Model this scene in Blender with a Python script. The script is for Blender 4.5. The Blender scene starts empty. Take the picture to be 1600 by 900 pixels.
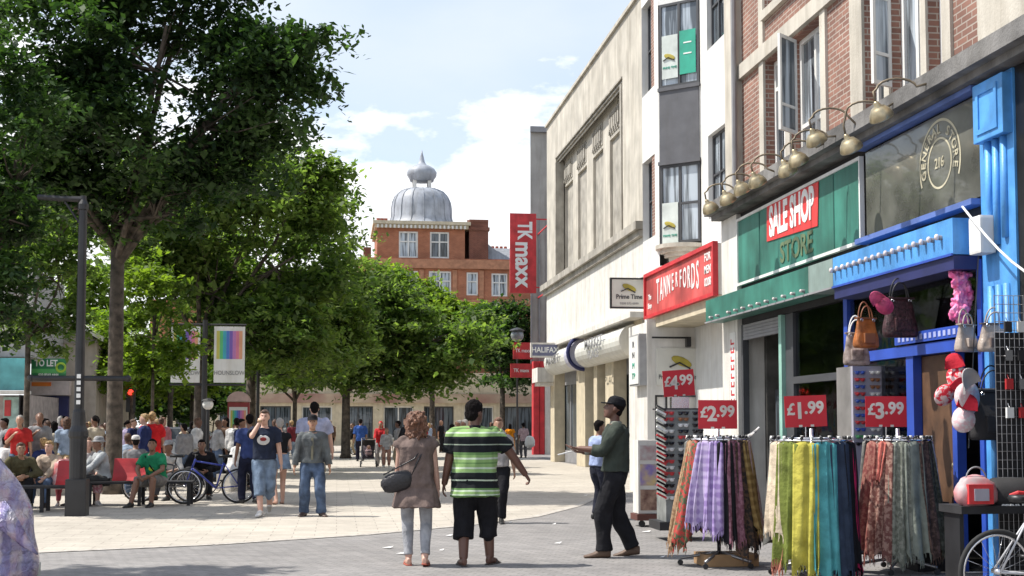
import bpy, bmesh, math, random
import numpy as np
from mathutils import Vector, Matrix, noise as mnoise
R = math.radians
random.seed(7)
scene = bpy.context.scene
C = scene.collection

# ------------------------------------------------------------------ camera
PITCH = R(3.5)
FP, PX0, HZ, EYE = 2000.0, 527.0, 665.0, 1.52          # focal length, vanishing point and horizon of a 1600x900 frame; eye height
YAW = math.atan((800 - PX0) / FP * math.cos(PITCH))
PYC = HZ - FP * math.tan(PITCH)
cam_d = bpy.data.cameras.new('camera')
cam = bpy.data.objects.new('camera', cam_d); C.objects.link(cam)
cam.location = (0, 0, EYE)
cam.rotation_euler = (R(90) + PITCH, 0, -YAW)
cam_d.sensor_width = 36; cam_d.lens = 36 * FP / 1600
cam_d.shift_y = (PYC - 450) / 1600
cam_d.clip_start = 0.1; cam_d.clip_end = 3000
scene.camera = cam

# ------------------------------------------------------------------ sky and sun
SUN_EL, SUN_AZ = R(57), R(-80)        # azimuth measured from +Y towards +X
world = bpy.data.worlds.new("World"); scene.world = world
world.use_nodes = True
wn, wl = world.node_tree.nodes, world.node_tree.links
wn.clear()
wout = wn.new('ShaderNodeOutputWorld'); bg = wn.new('ShaderNodeBackground')
sky = wn.new('ShaderNodeTexSky'); sky.sky_type = 'NISHITA'; sky.sun_disc = False
sky.sun_elevation = SUN_EL; sky.sun_rotation = SUN_AZ
sky.air_density = 1.0; sky.dust_density = 1.2; sky.ozone_density = 1.0
tc = wn.new('ShaderNodeTexCoord'); sep = wn.new('ShaderNodeSeparateXYZ')
wl.new(tc.outputs['Generated'], sep.inputs[0])
mp = wn.new('ShaderNodeMapping'); mp.inputs['Scale'].default_value = (1, 1, 2.2)
wl.new(tc.outputs['Generated'], mp.inputs[0])
nz = wn.new('ShaderNodeTexNoise'); nz.inputs['Scale'].default_value = 7.5; nz.inputs['Detail'].default_value = 9; nz.inputs['Roughness'].default_value = 0.55
wl.new(mp.outputs[0], nz.inputs['Vector'])
def wmath(op, a, b, clamp=False):
    n = wn.new('ShaderNodeMath'); n.operation = op; n.use_clamp = clamp
    for i, v in enumerate((a, b)):
        if isinstance(v, (int, float)): n.inputs[i].default_value = v
        else: wl.new(v, n.inputs[i])
    return n.outputs[0]
# low cumulus bank: the noise threshold rises with height above the horizon
thr = wmath('MULTIPLY', sep.outputs[2], 2.1)
m0 = wmath('SUBTRACT', wmath('ADD', nz.outputs['Fac'], 0.06), thr)
cmask = wmath('MULTIPLY', m0, 14.0, True)
nz2 = wn.new('ShaderNodeTexNoise'); nz2.inputs['Scale'].default_value = 2.6; nz2.inputs['Detail'].default_value = 8
wl.new(mp.outputs[0], nz2.inputs['Vector'])
veil = wmath('MULTIPLY', wmath('SUBTRACT', nz2.outputs['Fac'], 0.12), 1.6, True)
mixv = wn.new('ShaderNodeMixRGB'); wl.new(veil, mixv.inputs[0]); wl.new(sky.outputs[0], mixv.inputs[1]); mixv.inputs[2].default_value = (3.9, 4.25, 4.75, 1)
mixs = wn.new('ShaderNodeMixRGB'); mixs.inputs[2].default_value = (5.7, 5.8, 5.95, 1)
wl.new(cmask, mixs.inputs[0]); wl.new(mixv.outputs[0], mixs.inputs[1])
wl.new(mixs.outputs[0], bg.inputs['Color']); bg.inputs['Strength'].default_value = 0.15
wl.new(bg.outputs[0], wout.inputs['Surface'])
sd = bpy.data.lights.new('sun', 'SUN'); sd.energy = 4.3; sd.angle = R(0.6); sd.color = (1.0, 0.95, 0.87)
sun = bpy.data.objects.new('sun', sd); C.objects.link(sun)
sdir = Vector((math.sin(SUN_AZ) * math.cos(SUN_EL), math.cos(SUN_AZ) * math.cos(SUN_EL), math.sin(SUN_EL)))
sun.rotation_euler = sdir.to_track_quat('Z', 'Y').to_euler()
sun.location = (-40, 10, 60)
vs = scene.view_settings
vs.view_transform = 'Standard'; vs.look = 'None'; vs.exposure = 0.6; vs.gamma = 1
scene.cycles.max_bounces = 7; scene.cycles.transparent_max_bounces = 12; scene.cycles.use_denoising = True
scene.cycles.caustics_reflective = False; scene.cycles.caustics_refractive = False
scene.cycles.sample_clamp_indirect = 6

# ------------------------------------------------------------------ picture measurements -> places
def ray(px, py):
    u = (px - 800) / FP; v = (PYC - py) / FP
    f = Vector((math.sin(YAW) * math.cos(PITCH), math.cos(YAW) * math.cos(PITCH), math.sin(PITCH)))
    r = Vector((math.cos(YAW), -math.sin(YAW), 0))
    p = Vector((-math.sin(YAW) * math.sin(PITCH), -math.cos(YAW) * math.sin(PITCH), math.cos(PITCH)))
    return f + u * r + v * p
def G(px, py, z=0.0):
    d = ray(px, py); t = (z - EYE) / d.z; return Vector((d.x * t, d.y * t, z))
def Wx(px, py, X):
    d = ray(px, py); t = X / d.x; return (d.y * t, EYE + d.z * t)
def Dy(px, py, Y):
    d = ray(px, py); t = Y / d.y; return Vector((d.x * t, Y, EYE + d.z * t))

# ------------------------------------------------------------------ materials
MC = {}
def mat(key, col, rough=0.7, metal=0.0, var=0.12, vscale=3.0, bump=0.0, bscale=40.0, col2=None, spec=0.5, stain=0.0, two=None, coat=0.0):
    """plain painted/cloth/stone material with noise variation"""
    if key in MC: return MC[key]
    m = bpy.data.materials.new(key); m.use_nodes = True; MC[key] = m
    n, l = m.node_tree.nodes, m.node_tree.links
    b = n['Principled BSDF']; b.inputs['Roughness'].default_value = rough; b.inputs['Metallic'].default_value = metal
    b.inputs['Specular IOR Level'].default_value = spec; b.inputs['Coat Weight'].default_value = coat
    t = n.new('ShaderNodeTexCoord')
    z = n.new('ShaderNodeTexNoise'); z.inputs['Scale'].default_value = vscale; z.inputs['Detail'].default_value = 6
    l.new(t.outputs['Object'], z.inputs['Vector'])
    rp = n.new('ShaderNodeValToRGB'); l.new(z.outputs['Fac'], rp.inputs[0])
    c2 = col2 or tuple(max(0, c * (1 - 2 * var)) for c in col)
    rp.color_ramp.elements[0].position = 0.33; rp.color_ramp.elements[1].position = 0.67
    rp.color_ramp.elements[0].color = (*c2, 1); rp.color_ramp.elements[1].color = (*[min(1, c * (1 + var)) if not col2 else c for c in col], 1)
    out = rp.outputs[0]
    if stain:
        mp_ = n.new('ShaderNodeMapping'); mp_.inputs['Scale'].default_value = (2.2, 2.2, 0.25)
        l.new(t.outputs['Object'], mp_.inputs[0])
        z3 = n.new('ShaderNodeTexNoise'); z3.inputs['Scale'].default_value = 1.6; z3.inputs['Detail'].default_value = 7; z3.inputs['Roughness'].default_value = .65
        l.new(mp_.outputs[0], z3.inputs['Vector'])
        r3 = n.new('ShaderNodeValToRGB'); l.new(z3.outputs['Fac'], r3.inputs[0])
        r3.color_ramp.elements[0].position = .45; r3.color_ramp.elements[1].position = .75
        r3.color_ramp.elements[0].color = (1, 1, 1, 1); k = 1 - stain; r3.color_ramp.elements[1].color = (k, k * .97, k * .92, 1)
        mx = n.new('ShaderNodeMixRGB'); mx.blend_type = 'MULTIPLY'; mx.inputs[0].default_value = 1
        l.new(out, mx.inputs[1]); l.new(r3.outputs[0], mx.inputs[2]); out = mx.outputs[0]
    l.new(out, b.inputs['Base Color'])
    if bump:
        z2 = n.new('ShaderNodeTexNoise'); z2.inputs['Scale'].default_value = bscale; z2.inputs['Detail'].default_value = 4
        l.new(t.outputs['Object'], z2.inputs['Vector'])
        bp = n.new('ShaderNodeBump'); bp.inputs['Strength'].default_value = bump; bp.inputs['Distance'].default_value = .02
        l.new(z2.outputs['Fac'], bp.inputs['Height']); l.new(bp.outputs[0], b.inputs['Normal'])
    return m
def cloth(col, var=0.12, pat=None, col2=None):
    key = 'cloth_%02x%02x%02x_%s' % (*[int(c * 255) for c in col], pat or 'p')
    if key in MC: return MC[key]
    if pat in ('check', 'mottle', 'bands', 'plaid'):
        m = bpy.data.materials.new(key); m.use_nodes = True; MC[key] = m
        n, l = m.node_tree.nodes, m.node_tree.links; b = n['Principled BSDF']; b.inputs['Roughness'].default_value = .85
        t = n.new('ShaderNodeTexCoord')
        if pat == 'mottle':
            z = n.new('ShaderNodeTexNoise'); z.inputs['Scale'].default_value = 26; z.inputs['Detail'].default_value = 3
            l.new(t.outputs['Object'], z.inputs[0]); f = z.outputs['Fac']; e0, e1 = .46, .56
        else:
            sp = n.new('ShaderNodeSeparateXYZ'); l.new(t.outputs['Object'], sp.inputs[0])
            def wv(sock, k):
                a = n.new('ShaderNodeMath'); a.operation = 'MULTIPLY'; a.inputs[1].default_value = k; l.new(sock, a.inputs[0])
                s = n.new('ShaderNodeMath'); s.operation = 'SINE'; l.new(a.outputs[0], s.inputs[0]); return s.outputs[0]
            ax = n.new('ShaderNodeMath'); ax.operation = 'ADD'; l.new(sp.outputs[0], ax.inputs[0]); l.new(sp.outputs[1], ax.inputs[1])
            a = n.new('ShaderNodeMath'); a.operation = 'ADD'
            kk = {'check': 70, 'plaid': 34, 'bands': 60}[pat]
            l.new(wv(ax.outputs[0], kk if pat != 'bands' else 0), a.inputs[0]); l.new(wv(sp.outputs[2], kk), a.inputs[1])
            f = a.outputs[0]; e0, e1 = .0, .7
            mr = n.new('ShaderNodeMapRange'); mr.inputs[1].default_value = -1; mr.inputs[2].default_value = 1; l.new(f, mr.inputs[0]); f = mr.outputs[0]
        rp = n.new('ShaderNodeValToRGB'); l.new(f, rp.inputs[0])
        rp.color_ramp.elements[0].position = e0; rp.color_ramp.elements[1].position = e1
        rp.color_ramp.elements[0].color = (*col, 1); rp.color_ramp.elements[1].color = (*(col2 or [min(1, c * 2.4) for c in col]), 1)
        l.new(rp.outputs[0], b.inputs['Base Color'])
        return m
    return mat(key, col, .9, var=max(var, .16), vscale=7, bump=.9, bscale=13, spec=.2)
def brickmat(key, c1, c2, mortar, sc=1.0):
    if key in MC: return MC[key]
    m = bpy.data.materials.new(key); m.use_nodes = True; MC[key] = m
    n, l = m.node_tree.nodes, m.node_tree.links; b = n['Principled BSDF']; b.inputs['Roughness'].default_value = .9
    t = n.new('ShaderNodeTexCoord'); sp = n.new('ShaderNodeSeparateXYZ'); l.new(t.outputs['Object'], sp.inputs[0])
    a = n.new('ShaderNodeMath'); a.operation = 'ADD'; l.new(sp.outputs[0], a.inputs[0]); l.new(sp.outputs[1], a.inputs[1])
    cb = n.new('ShaderNodeCombineXYZ'); l.new(a.outputs[0], cb.inputs[0]); l.new(sp.outputs[2], cb.inputs[1])
    br = n.new('ShaderNodeTexBrick'); l.new(cb.outputs[0], br.inputs['Vector'])
    br.inputs['Color1'].default_value = (*c1, 1); br.inputs['Color2'].default_value = (*c2, 1); br.inputs['Mortar'].default_value = (*mortar, 1)
    br.inputs['Scale'].default_value = 1; br.inputs['Brick Width'].default_value = .225 * sc; br.inputs['Row Height'].default_value = .075 * sc
    br.inputs['Mortar Size'].default_value = .009 * sc; br.inputs['Mortar Smooth'].default_value = .2
    z = n.new('ShaderNodeTexNoise'); z.inputs['Scale'].default_value = 1.3; z.inputs['Detail'].default_value = 8; l.new(t.outputs['Object'], z.inputs[0])
    rp = n.new('ShaderNodeValToRGB'); l.new(z.outputs[0], rp.inputs[0]); rp.color_ramp.elements[0].position = .3; rp.color_ramp.elements[1].position = .7
    rp.color_ramp.elements[0].color = (.72, .7, .7, 1); rp.color_ramp.elements[1].color = (1.1, 1.1, 1.1, 1)
    mx = n.new('ShaderNodeMixRGB'); mx.blend_type = 'MULTIPLY'; mx.inputs[0].default_value = 1
    l.new(br.outputs[0], mx.inputs[1]); l.new(rp.outputs[0], mx.inputs[2]); l.new(mx.outputs[0], b.inputs['Base Color'])
    bp = n.new('ShaderNodeBump'); bp.inputs['Strength'].default_value = .5; bp.inputs['Distance'].default_value = .01; bp.invert = True
    l.new(br.outputs['Fac'], bp.inputs['Height']); l.new(bp.outputs[0], b.inputs['Normal'])
    return m
def glassmat(key, tint=(.07, .085, .10), trans=0.0, rough=.04):
    if key in MC: return MC[key]
    m = bpy.data.materials.new(key); m.use_nodes = True; MC[key] = m
    n, l = m.node_tree.nodes, m.node_tree.links; b = n['Principled BSDF']
    b.inputs['Base Color'].default_value = (*tint, 1); b.inputs['Roughness'].default_value = rough; b.inputs['IOR'].default_value = 1.52
    t = n.new('ShaderNodeTexCoord'); z = n.new('ShaderNodeTexNoise'); z.inputs['Scale'].default_value = 2.2; l.new(t.outputs['Object'], z.inputs[0])
    bp = n.new('ShaderNodeBump'); bp.inputs['Strength'].default_value = .12; bp.inputs['Distance'].default_value = .03
    l.new(z.outputs[0], bp.inputs['Height']); l.new(bp.outputs[0], b.inputs['Normal'])
    mpc = n.new('ShaderNodeMapping'); mpc.inputs['Scale'].default_value = (7, 7, .5); l.new(t.outputs['Object'], mpc.inputs[0])
    zc = n.new('ShaderNodeTexNoise'); zc.inputs['Scale'].default_value = 1; zc.inputs['Detail'].default_value = 3; l.new(mpc.outputs[0], zc.inputs[0])
    rc = n.new('ShaderNodeValToRGB'); l.new(zc.outputs[0], rc.inputs[0]); rc.color_ramp.elements[0].position = .42; rc.color_ramp.elements[1].position = .56
    rc.color_ramp.elements[0].color = (*[c * .35 for c in tint], 1); rc.color_ramp.elements[1].color = (*[min(1, c * 1.6) for c in tint], 1); l.new(rc.outputs[0], b.inputs['Base Color'])
    if trans:
        g = n.new('ShaderNodeBsdfGlossy'); g.inputs['Roughness'].default_value = rough; g.inputs['Color'].default_value = (.9, .95, 1, 1)
        l.new(bp.outputs[0], g.inputs['Normal'])
        tr = n.new('ShaderNodeBsdfTransparent'); tr.inputs['Color'].default_value = (*[.75] * 3, 1)
        fr = n.new('ShaderNodeFresnel'); fr.inputs['IOR'].default_value = 1.38
        mx = n.new('ShaderNodeMixShader'); l.new(fr.outputs[0], mx.inputs[0]); l.new(tr.outputs[0], mx.inputs[1]); l.new(g.outputs[0], mx.inputs[2])
        l.new(mx.outputs[0], n['Material Output'].inputs[0])
    return m
def leafmat(key, c_dark, c_light, tcol, tw=.45):
    m = bpy.data.materials.new(key); m.use_nodes = True; MC[key] = m
    n, l = m.node_tree.nodes, m.node_tree.links; n.clear()
    o = n.new('ShaderNodeOutputMaterial')
    g = n.new('ShaderNodeNewGeometry')
    rp = n.new('ShaderNodeValToRGB'); l.new(g.outputs['Random Per Island'], rp.inputs[0])
    rp.color_ramp.elements[0].color = (*c_dark, 1); rp.color_ramp.elements[1].color = (*c_light, 1)
    tcl = n.new('ShaderNodeTexCoord'); nzl = n.new('ShaderNodeTexNoise'); nzl.inputs['Scale'].default_value = .55; nzl.inputs['Detail'].default_value = 3; l.new(tcl.outputs['Object'], nzl.inputs[0])  # noise mixes lighter patches into the leaf colour, imitating lit foliage
    ml = n.new('ShaderNodeMath'); ml.operation = 'MULTIPLY_ADD'; ml.use_clamp = True; l.new(nzl.outputs[0], ml.inputs[0]); ml.inputs[1].default_value = 1.8; sl = n.new('ShaderNodeMath'); sl.operation = 'MULTIPLY_ADD'; l.new(g.outputs['Random Per Island'], sl.inputs[0]); sl.inputs[1].default_value = .9; sl.inputs[2].default_value = -.95; l.new(sl.outputs[0], ml.inputs[2]); l.new(ml.outputs[0], rp.inputs[0])
    p = n.new('ShaderNodeBsdfPrincipled'); p.inputs['Roughness'].default_value = .55; p.inputs['Specular IOR Level'].default_value = .3
    l.new(rp.outputs[0], p.inputs['Base Color'])
    tr = n.new('ShaderNodeBsdfTranslucent')
    mc = n.new('ShaderNodeMixRGB'); mc.blend_type = 'MULTIPLY'; mc.inputs[0].default_value = 1; l.new(rp.outputs[0], mc.inputs[1]); mc.inputs[2].default_value = (*tcol, 1)
    l.new(mc.outputs[0], tr.inputs['Color'])
    mx = n.new('ShaderNodeMixShader'); mx.inputs[0].default_value = tw
    l.new(p.outputs[0], mx.inputs[1]); l.new(tr.outputs[0], mx.inputs[2]); l.new(mx.outputs[0], o.inputs[0])
    return m
white = mat('white_paint', (.74, .74, .72), .6, var=.04, stain=.18)
offwhite = mat('offwhite_render', (.68, .66, .62), .8, var=.05, stain=.3, bump=.1)
stone = mat('portland_stone', (.52, .485, .42), .85, var=.1, vscale=1.4, bump=.25, bscale=30, stain=.35)
stone_d = mat('weathered_stone', (.39, .365, .32), .9, var=.15, vscale=2, bump=.3, bscale=30, stain=.3)
cream = mat('cream_stone', (.56, .49, .36), .8, var=.07, stain=.2)
concrete = mat('grey_concrete', (.36, .345, .32), .9, var=.1, vscale=.8, bump=.2, stain=.3)
black = mat('black_paint', (.018, .018, .02), .45, var=.2)
blackm = mat('black_matt', (.022, .021, .023), .8, var=.2, bump=.1)
darkgrey = mat('dark_grey_paint', (.06, .062, .068), .5, var=.1)
midgrey = mat('mid_grey_paint', (.25, .25, .26), .6, var=.08)
chrome = mat('chrome', (.7, .7, .72), .22, metal=1, var=.05)
red = mat('red_sign_paint', (.60, .035, .045), .55, var=.12, stain=.3)
redplastic = mat('red_plastic', (.62, .045, .05), .5, var=.15, vscale=2, stain=.25)  # slightly brighter red of plastic signs and goods
green = mat('green_fascia', (.045, .20, .155), .5, var=.2, vscale=1.5, stain=.4)
blue = mat('blue_gloss', (.09, .32, .70), .45, var=.14, vscale=3, stain=.35, bump=.15)
blued = mat('royal_blue_paint', (.03, .08, .42), .45, var=.1)
navy = mat('navy_paint', (.02, .025, .11), .5, var=.1)
brass = mat('aged_brass', (.5, .42, .27), .38, metal=.75, var=.2, vscale=8)
txtw = mat('white_lettering', (.8, .8, .78), .6, var=.02)
lead = mat('lead_roof', (.32, .345, .39), .55, metal=.0, var=.14, vscale=1.2, stain=.3)
brick_red = brickmat('near_brick', (.30, .155, .115), (.21, .11, .085), (.40, .35, .3))
brick_or = brickmat('orange_brick', (.44, .165, .085), (.36, .125, .065), (.40, .22, .14))
brick_dk = brickmat('dark_brick', (.22, .07, .045), (.16, .05, .035), (.25, .15, .1))
glass = glassmat('window_glass'); glass_b = glassmat('window_glass_pale', (.30, .34, .38), rough=.08); shopglass = glassmat('shop_glass', trans=1)  # pale glass: brighter reflections are put into its base colour

# ------------------------------------------------------------------ mesh helpers
class MB:
    def __init__(s): s.v = []; s.f = []
    def add(s, vs, fs, M=None):
        b = len(s.v)
        s.v += [tuple(M @ Vector(p)) if M else tuple(p) for p in vs]
        s.f += [tuple(b + i for i in f) for f in fs]
        return s
    def box(s, x0, x1, y0, y1, z0, z1, M=None):
        x0, x1 = sorted((x0, x1)); y0, y1 = sorted((y0, y1)); z0, z1 = sorted((z0, z1))
        return s.add([(x0, y0, z0), (x1, y0, z0), (x1, y1, z0), (x0, y1, z0), (x0, y0, z1), (x1, y0, z1), (x1, y1, z1), (x0, y1, z1)],
              [(0, 3, 2, 1), (4, 5, 6, 7), (0, 1, 5, 4), (1, 2, 6, 5), (2, 3, 7, 6), (3, 0, 4, 7)], M)
    def tube(s, pts, r, n=8, M=None, cap=True):
        pts = [Vector(p) for p in pts]; rs = r if isinstance(r, (list, tuple)) else [r] * len(pts)
        vs, fs = [], []; prev = None
        for i, p in enumerate(pts):
            d = (pts[min(i + 1, len(pts) - 1)] - pts[max(i - 1, 0)])
            d = d.normalized() if d.length > 1e-9 else Vector((0, 0, 1))
            a = prev if prev is not None else (Vector((1, 0, 0)) if abs(d.x) < .8 else Vector((0, 1, 0)))
            a = (a - d * a.dot(d)).normalized(); prev = a; b = d.cross(a)
            for k in range(n):
                t = 2 * math.pi * k / n; vs.append(p + (a * math.cos(t) + b * math.sin(t)) * rs[i])
        for i in range(len(pts) - 1):
            for k in range(n):
                k2 = (k + 1) % n; fs.append((i * n + k, i * n + k2, (i + 1) * n + k2, (i + 1) * n + k))
        if cap: fs += [tuple(range(n - 1, -1, -1)), tuple((len(pts) - 1) * n + k for k in range(n))]
        return s.add(vs, fs, M)
    def lathe(s, prof, n=24, M=None, c=(0, 0)):
        vs, fs = [], []
        for r, z in prof:
            for k in range(n):
                t = 2 * math.pi * k / n; vs.append((c[0] + r * math.cos(t), c[1] + r * math.sin(t), z))
        for i in range(len(prof) - 1):
            for k in range(n):
                k2 = (k + 1) % n; fs.append((i * n + k, i * n + k2, (i + 1) * n + k2, (i + 1) * n + k))
        fs += [tuple(range(n - 1, -1, -1)), tuple((len(prof) - 1) * n + k for k in range(n))]
        return s.add(vs, fs, M)
    def ball(s, c, r, nu=10, nv=7, M=None):
        rx, ry, rz = r if isinstance(r, (tuple, list)) else (r, r, r); c = Vector(c)
        vs = [(c.x, c.y, c.z - rz)]; fs = []
        for i in range(1, nv):
            a = -math.pi / 2 + math.pi * i / nv
            for k in range(nu):
                t = 2 * math.pi * k / nu; vs.append((c.x + rx * math.cos(a) * math.cos(t), c.y + ry * math.cos(a) * math.sin(t), c.z + rz * math.sin(a)))
        vs.append((c.x, c.y, c.z + rz)); top = len(vs) - 1
        for k in range(nu):
            k2 = (k + 1) % nu; fs.append((0, 1 + k2, 1 + k)); fs.append((top, top - nu + k, top - nu + k2))
            for i in range(nv - 2): fs.append((1 + i * nu + k, 1 + i * nu + k2, 1 + (i + 1) * nu + k2, 1 + (i + 1) * nu + k))
        return s.add(vs, fs, M)
    def rings(s, rings, M=None):
        """closed loft through rings = list of lists of points"""
        n = len(rings[0]); vs = [p for r in rings for p in r]; fs = []
        for i in range(len(rings) - 1):
            for k in range(n):
                k2 = (k + 1) % n; fs.append((i * n + k, i * n + k2, (i + 1) * n + k2, (i + 1) * n + k))
        fs += [tuple(range(n - 1, -1, -1)), tuple((len(rings) - 1) * n + k for k in range(n))]
        return s.add(vs, fs, M)
    def prism(s, poly, z0, z1, M=None):
        n = len(poly); vs = [(x, y, z0) for x, y in poly] + [(x, y, z1) for x, y in poly]
        fs = [tuple(range(n - 1, -1, -1)), tuple(range(n, 2 * n))] + [(k, (k + 1) % n, n + (k + 1) % n, n + k) for k in range(n)]
        return s.add(vs, fs, M)
    def torus(s, R_, r, n=28, m=8, M=None):
        vs, fs = [], []
        for i in range(n):
            a = 2 * math.pi * i / n
            for k in range(m):
                t = 2 * math.pi * k / m; rr = R_ + r * math.cos(t); vs.append((rr * math.cos(a), r * math.sin(t), rr * math.sin(a)))
        for i in range(n):
            for k in range(m):
                i2, k2 = (i + 1) % n, (k + 1) % m; fs.append((i * m + k, i * m + k2, i2 * m + k2, i2 * m + k))
        return s.add(vs, fs, M)
    def mesh(s, name, smooth=False, bevel=0):
        me = bpy.data.meshes.new(name); me.from_pydata([tuple(v) for v in s.v], [], s.f)
        bm = bmesh.new(); bm.from_mesh(me); bmesh.ops.recalc_face_normals(bm, faces=bm.faces)
        if bevel: bmesh.ops.bevel(bm, geom=list(bm.edges), offset=bevel, segments=2, affect='EDGES', profile=.7)
        bm.to_mesh(me); bm.free()
        if smooth: me.polygons.foreach_set('use_smooth', [True] * len(me.polygons))
        return me
    def build(s, name, m, parent=None, smooth=False, bevel=0):
        o = bpy.data.objects.new(name, s.mesh(name, smooth, bevel)); C.objects.link(o)
        if m: o.data.materials.append(m)
        if parent: o.parent = parent; o.matrix_parent_inverse = parent.matrix_basis.inverted()
        return o
def rel(parent, o): o.parent = parent; o.matrix_parent_inverse = Matrix.Identity(4); return o
def tag(o, label=None, cat=None, group=None, kind=None):
    if label: o['label'] = label
    if cat: o['category'] = cat
    if group: o['group'] = group
    if kind: o['kind'] = kind
    return o
def thing(name, label, cat, loc=(0, 0, 0), rz=0, group=None):
    o = bpy.data.objects.new(name, None); C.objects.link(o); o.location = loc; o.rotation_euler = (0, 0, rz); o.empty_display_size = .2
    return tag(o, label, cat, group)
class Pl:
    """wall plane: u runs right as seen from outside, v up, w outwards"""
    def __init__(s, ox, oy, ux, uy):
        l = math.hypot(ux, uy); s.u = Vector((ux / l, uy / l, 0)); s.w = s.u.cross(Vector((0, 0, 1))); s.o = Vector((ox, oy, 0))
        s.M = Matrix(((s.u.x, 0, s.w.x, ox), (s.u.y, 0, s.w.y, oy), (0, 1, 0, 0), (0, 0, 0, 1)))
    def box(s, mb, u0, u1, v0, v1, w0, w1): return mb.box(u0, u1, v0, v1, w0, w1, s.M)
    def wall(s, mb, u0, u1, v0, v1, holes, depth=.25):
        us = sorted({u0, u1, *[h[0] for h in holes], *[h[1] for h in holes]}); vs_ = sorted({v0, v1, *[h[2] for h in holes], *[h[3] for h in holes]})
        us = [x for x in us if u0 <= x <= u1]; vs_ = [x for x in vs_ if v0 <= x <= v1]
        idx = {}
        def vi(i, j):
            if (i, j) not in idx: idx[i, j] = len(vv); vv.append((us[i], vs_[j], 0))
            return idx[i, j]
        vv, ff = [], []
        for i in range(len(us) - 1):
            for j in range(len(vs_) - 1):
                cu, cv = (us[i] + us[i + 1]) / 2, (vs_[j] + vs_[j + 1]) / 2
                if any(h[0] < cu < h[1] and h[2] < cv < h[3] for h in holes): continue
                ff.append((vi(i, j), vi(i + 1, j), vi(i + 1, j + 1), vi(i, j + 1)))
        for a, b, c, d in [h[:4] for h in holes]:
            k = len(vv); vv += [(a, c, 0), (b, c, 0), (b, d, 0), (a, d, 0), (a, c, -depth), (b, c, -depth), (b, d, -depth), (a, d, -depth)]
            ff += [(k, k + 4, k + 5, k + 1), (k + 1, k + 5, k + 6, k + 2), (k + 2, k + 6, k + 7, k + 3), (k + 3, k + 7, k + 4, k)]
        mb.add(vv, ff, s.M); return mb
    def window(s, par, u0, u1, v0, v1, cols=2, rows=1, fw=.05, fm=white, gm=None, w=-.15, fd=.06, name='window', transom=None):
        mb = MB(); e = .002
        s.box(mb, u0 + e, u1 - e, v0 + e, v0 + fw, w, w + fd); s.box(mb, u0 + e, u1 - e, v1 - fw, v1 - e, w, w + fd)
        us_ = [u0 + (u1 - u0) * k / cols for k in range(cols + 1)]
        for k, x in enumerate(us_):
            a = x + e if k == 0 else (x - fw - e if k == cols else x - fw / 2)
            s.box(mb, a, a + fw, v0 + fw, v1 - fw, w, w + fd)
        rr = [v0 + (v1 - v0) * k / rows for k in range(1, rows)] if transom is None else [v0 + (v1 - v0) * transom]
        for z in rr:
            for k in range(cols):
                s.box(mb, us_[k] + (fw if k == 0 else fw / 2), us_[k + 1] - (fw if k == cols - 1 else fw / 2), z - fw * .4, z + fw * .4, w, w + fd)
        f = mb.build(name, fm, par)
        g = MB(); s.box(g, u0 + fw * .5, u1 - fw * .5, v0 + fw * .5, v1 - fw * .5, w + .012, w + .022); g.build('pane', gm or glass, f)
        return f
def PX(X): return Pl(X, 0, 0, -1)      # wall facing the street (towards -X); u = -Y
def PY(Y): return Pl(0, Y, 1, 0)       # wall facing the camera (towards -Y); u = X
def text(body, size, m, pl, u, v, w=.0, parent=None, align='CENTER', name='lettering', sx=1.0, off=0.0, rot=0, ext=.004, skew=0, smax=None):
    cu = bpy.data.curves.new('t', 'FONT'); cu.body = body; cu.size = size; cu.align_x = align; cu.align_y = 'CENTER'
    cu.extrude = ext; cu.offset = off; cu.resolution_u = 3
    tmp = bpy.data.objects.new('t', cu); C.objects.link(tmp); bpy.context.view_layer.update()
    me = bpy.data.meshes.new_from_object(tmp.evaluated_get(bpy.context.evaluated_depsgraph_get()))
    bpy.data.objects.remove(tmp); bpy.data.curves.remove(cu)
    M = pl.M @ Matrix.Translation((u, v, w + ext)) @ Matrix.Rotation(rot, 4, 'Z') @ Matrix(((sx, skew, 0, 0), (0, 1, 0, 0), (0, 0, 1, 0), (0, 0, 0, 1)))
    me.transform(M); me.materials.clear(); me.materials.append(m)
    o = bpy.data.objects.new(name, me); C.objects.link(o); me.name = name
    if parent: o.parent = parent; o.matrix_parent_inverse = parent.matrix_basis.inverted()
    return o

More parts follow.
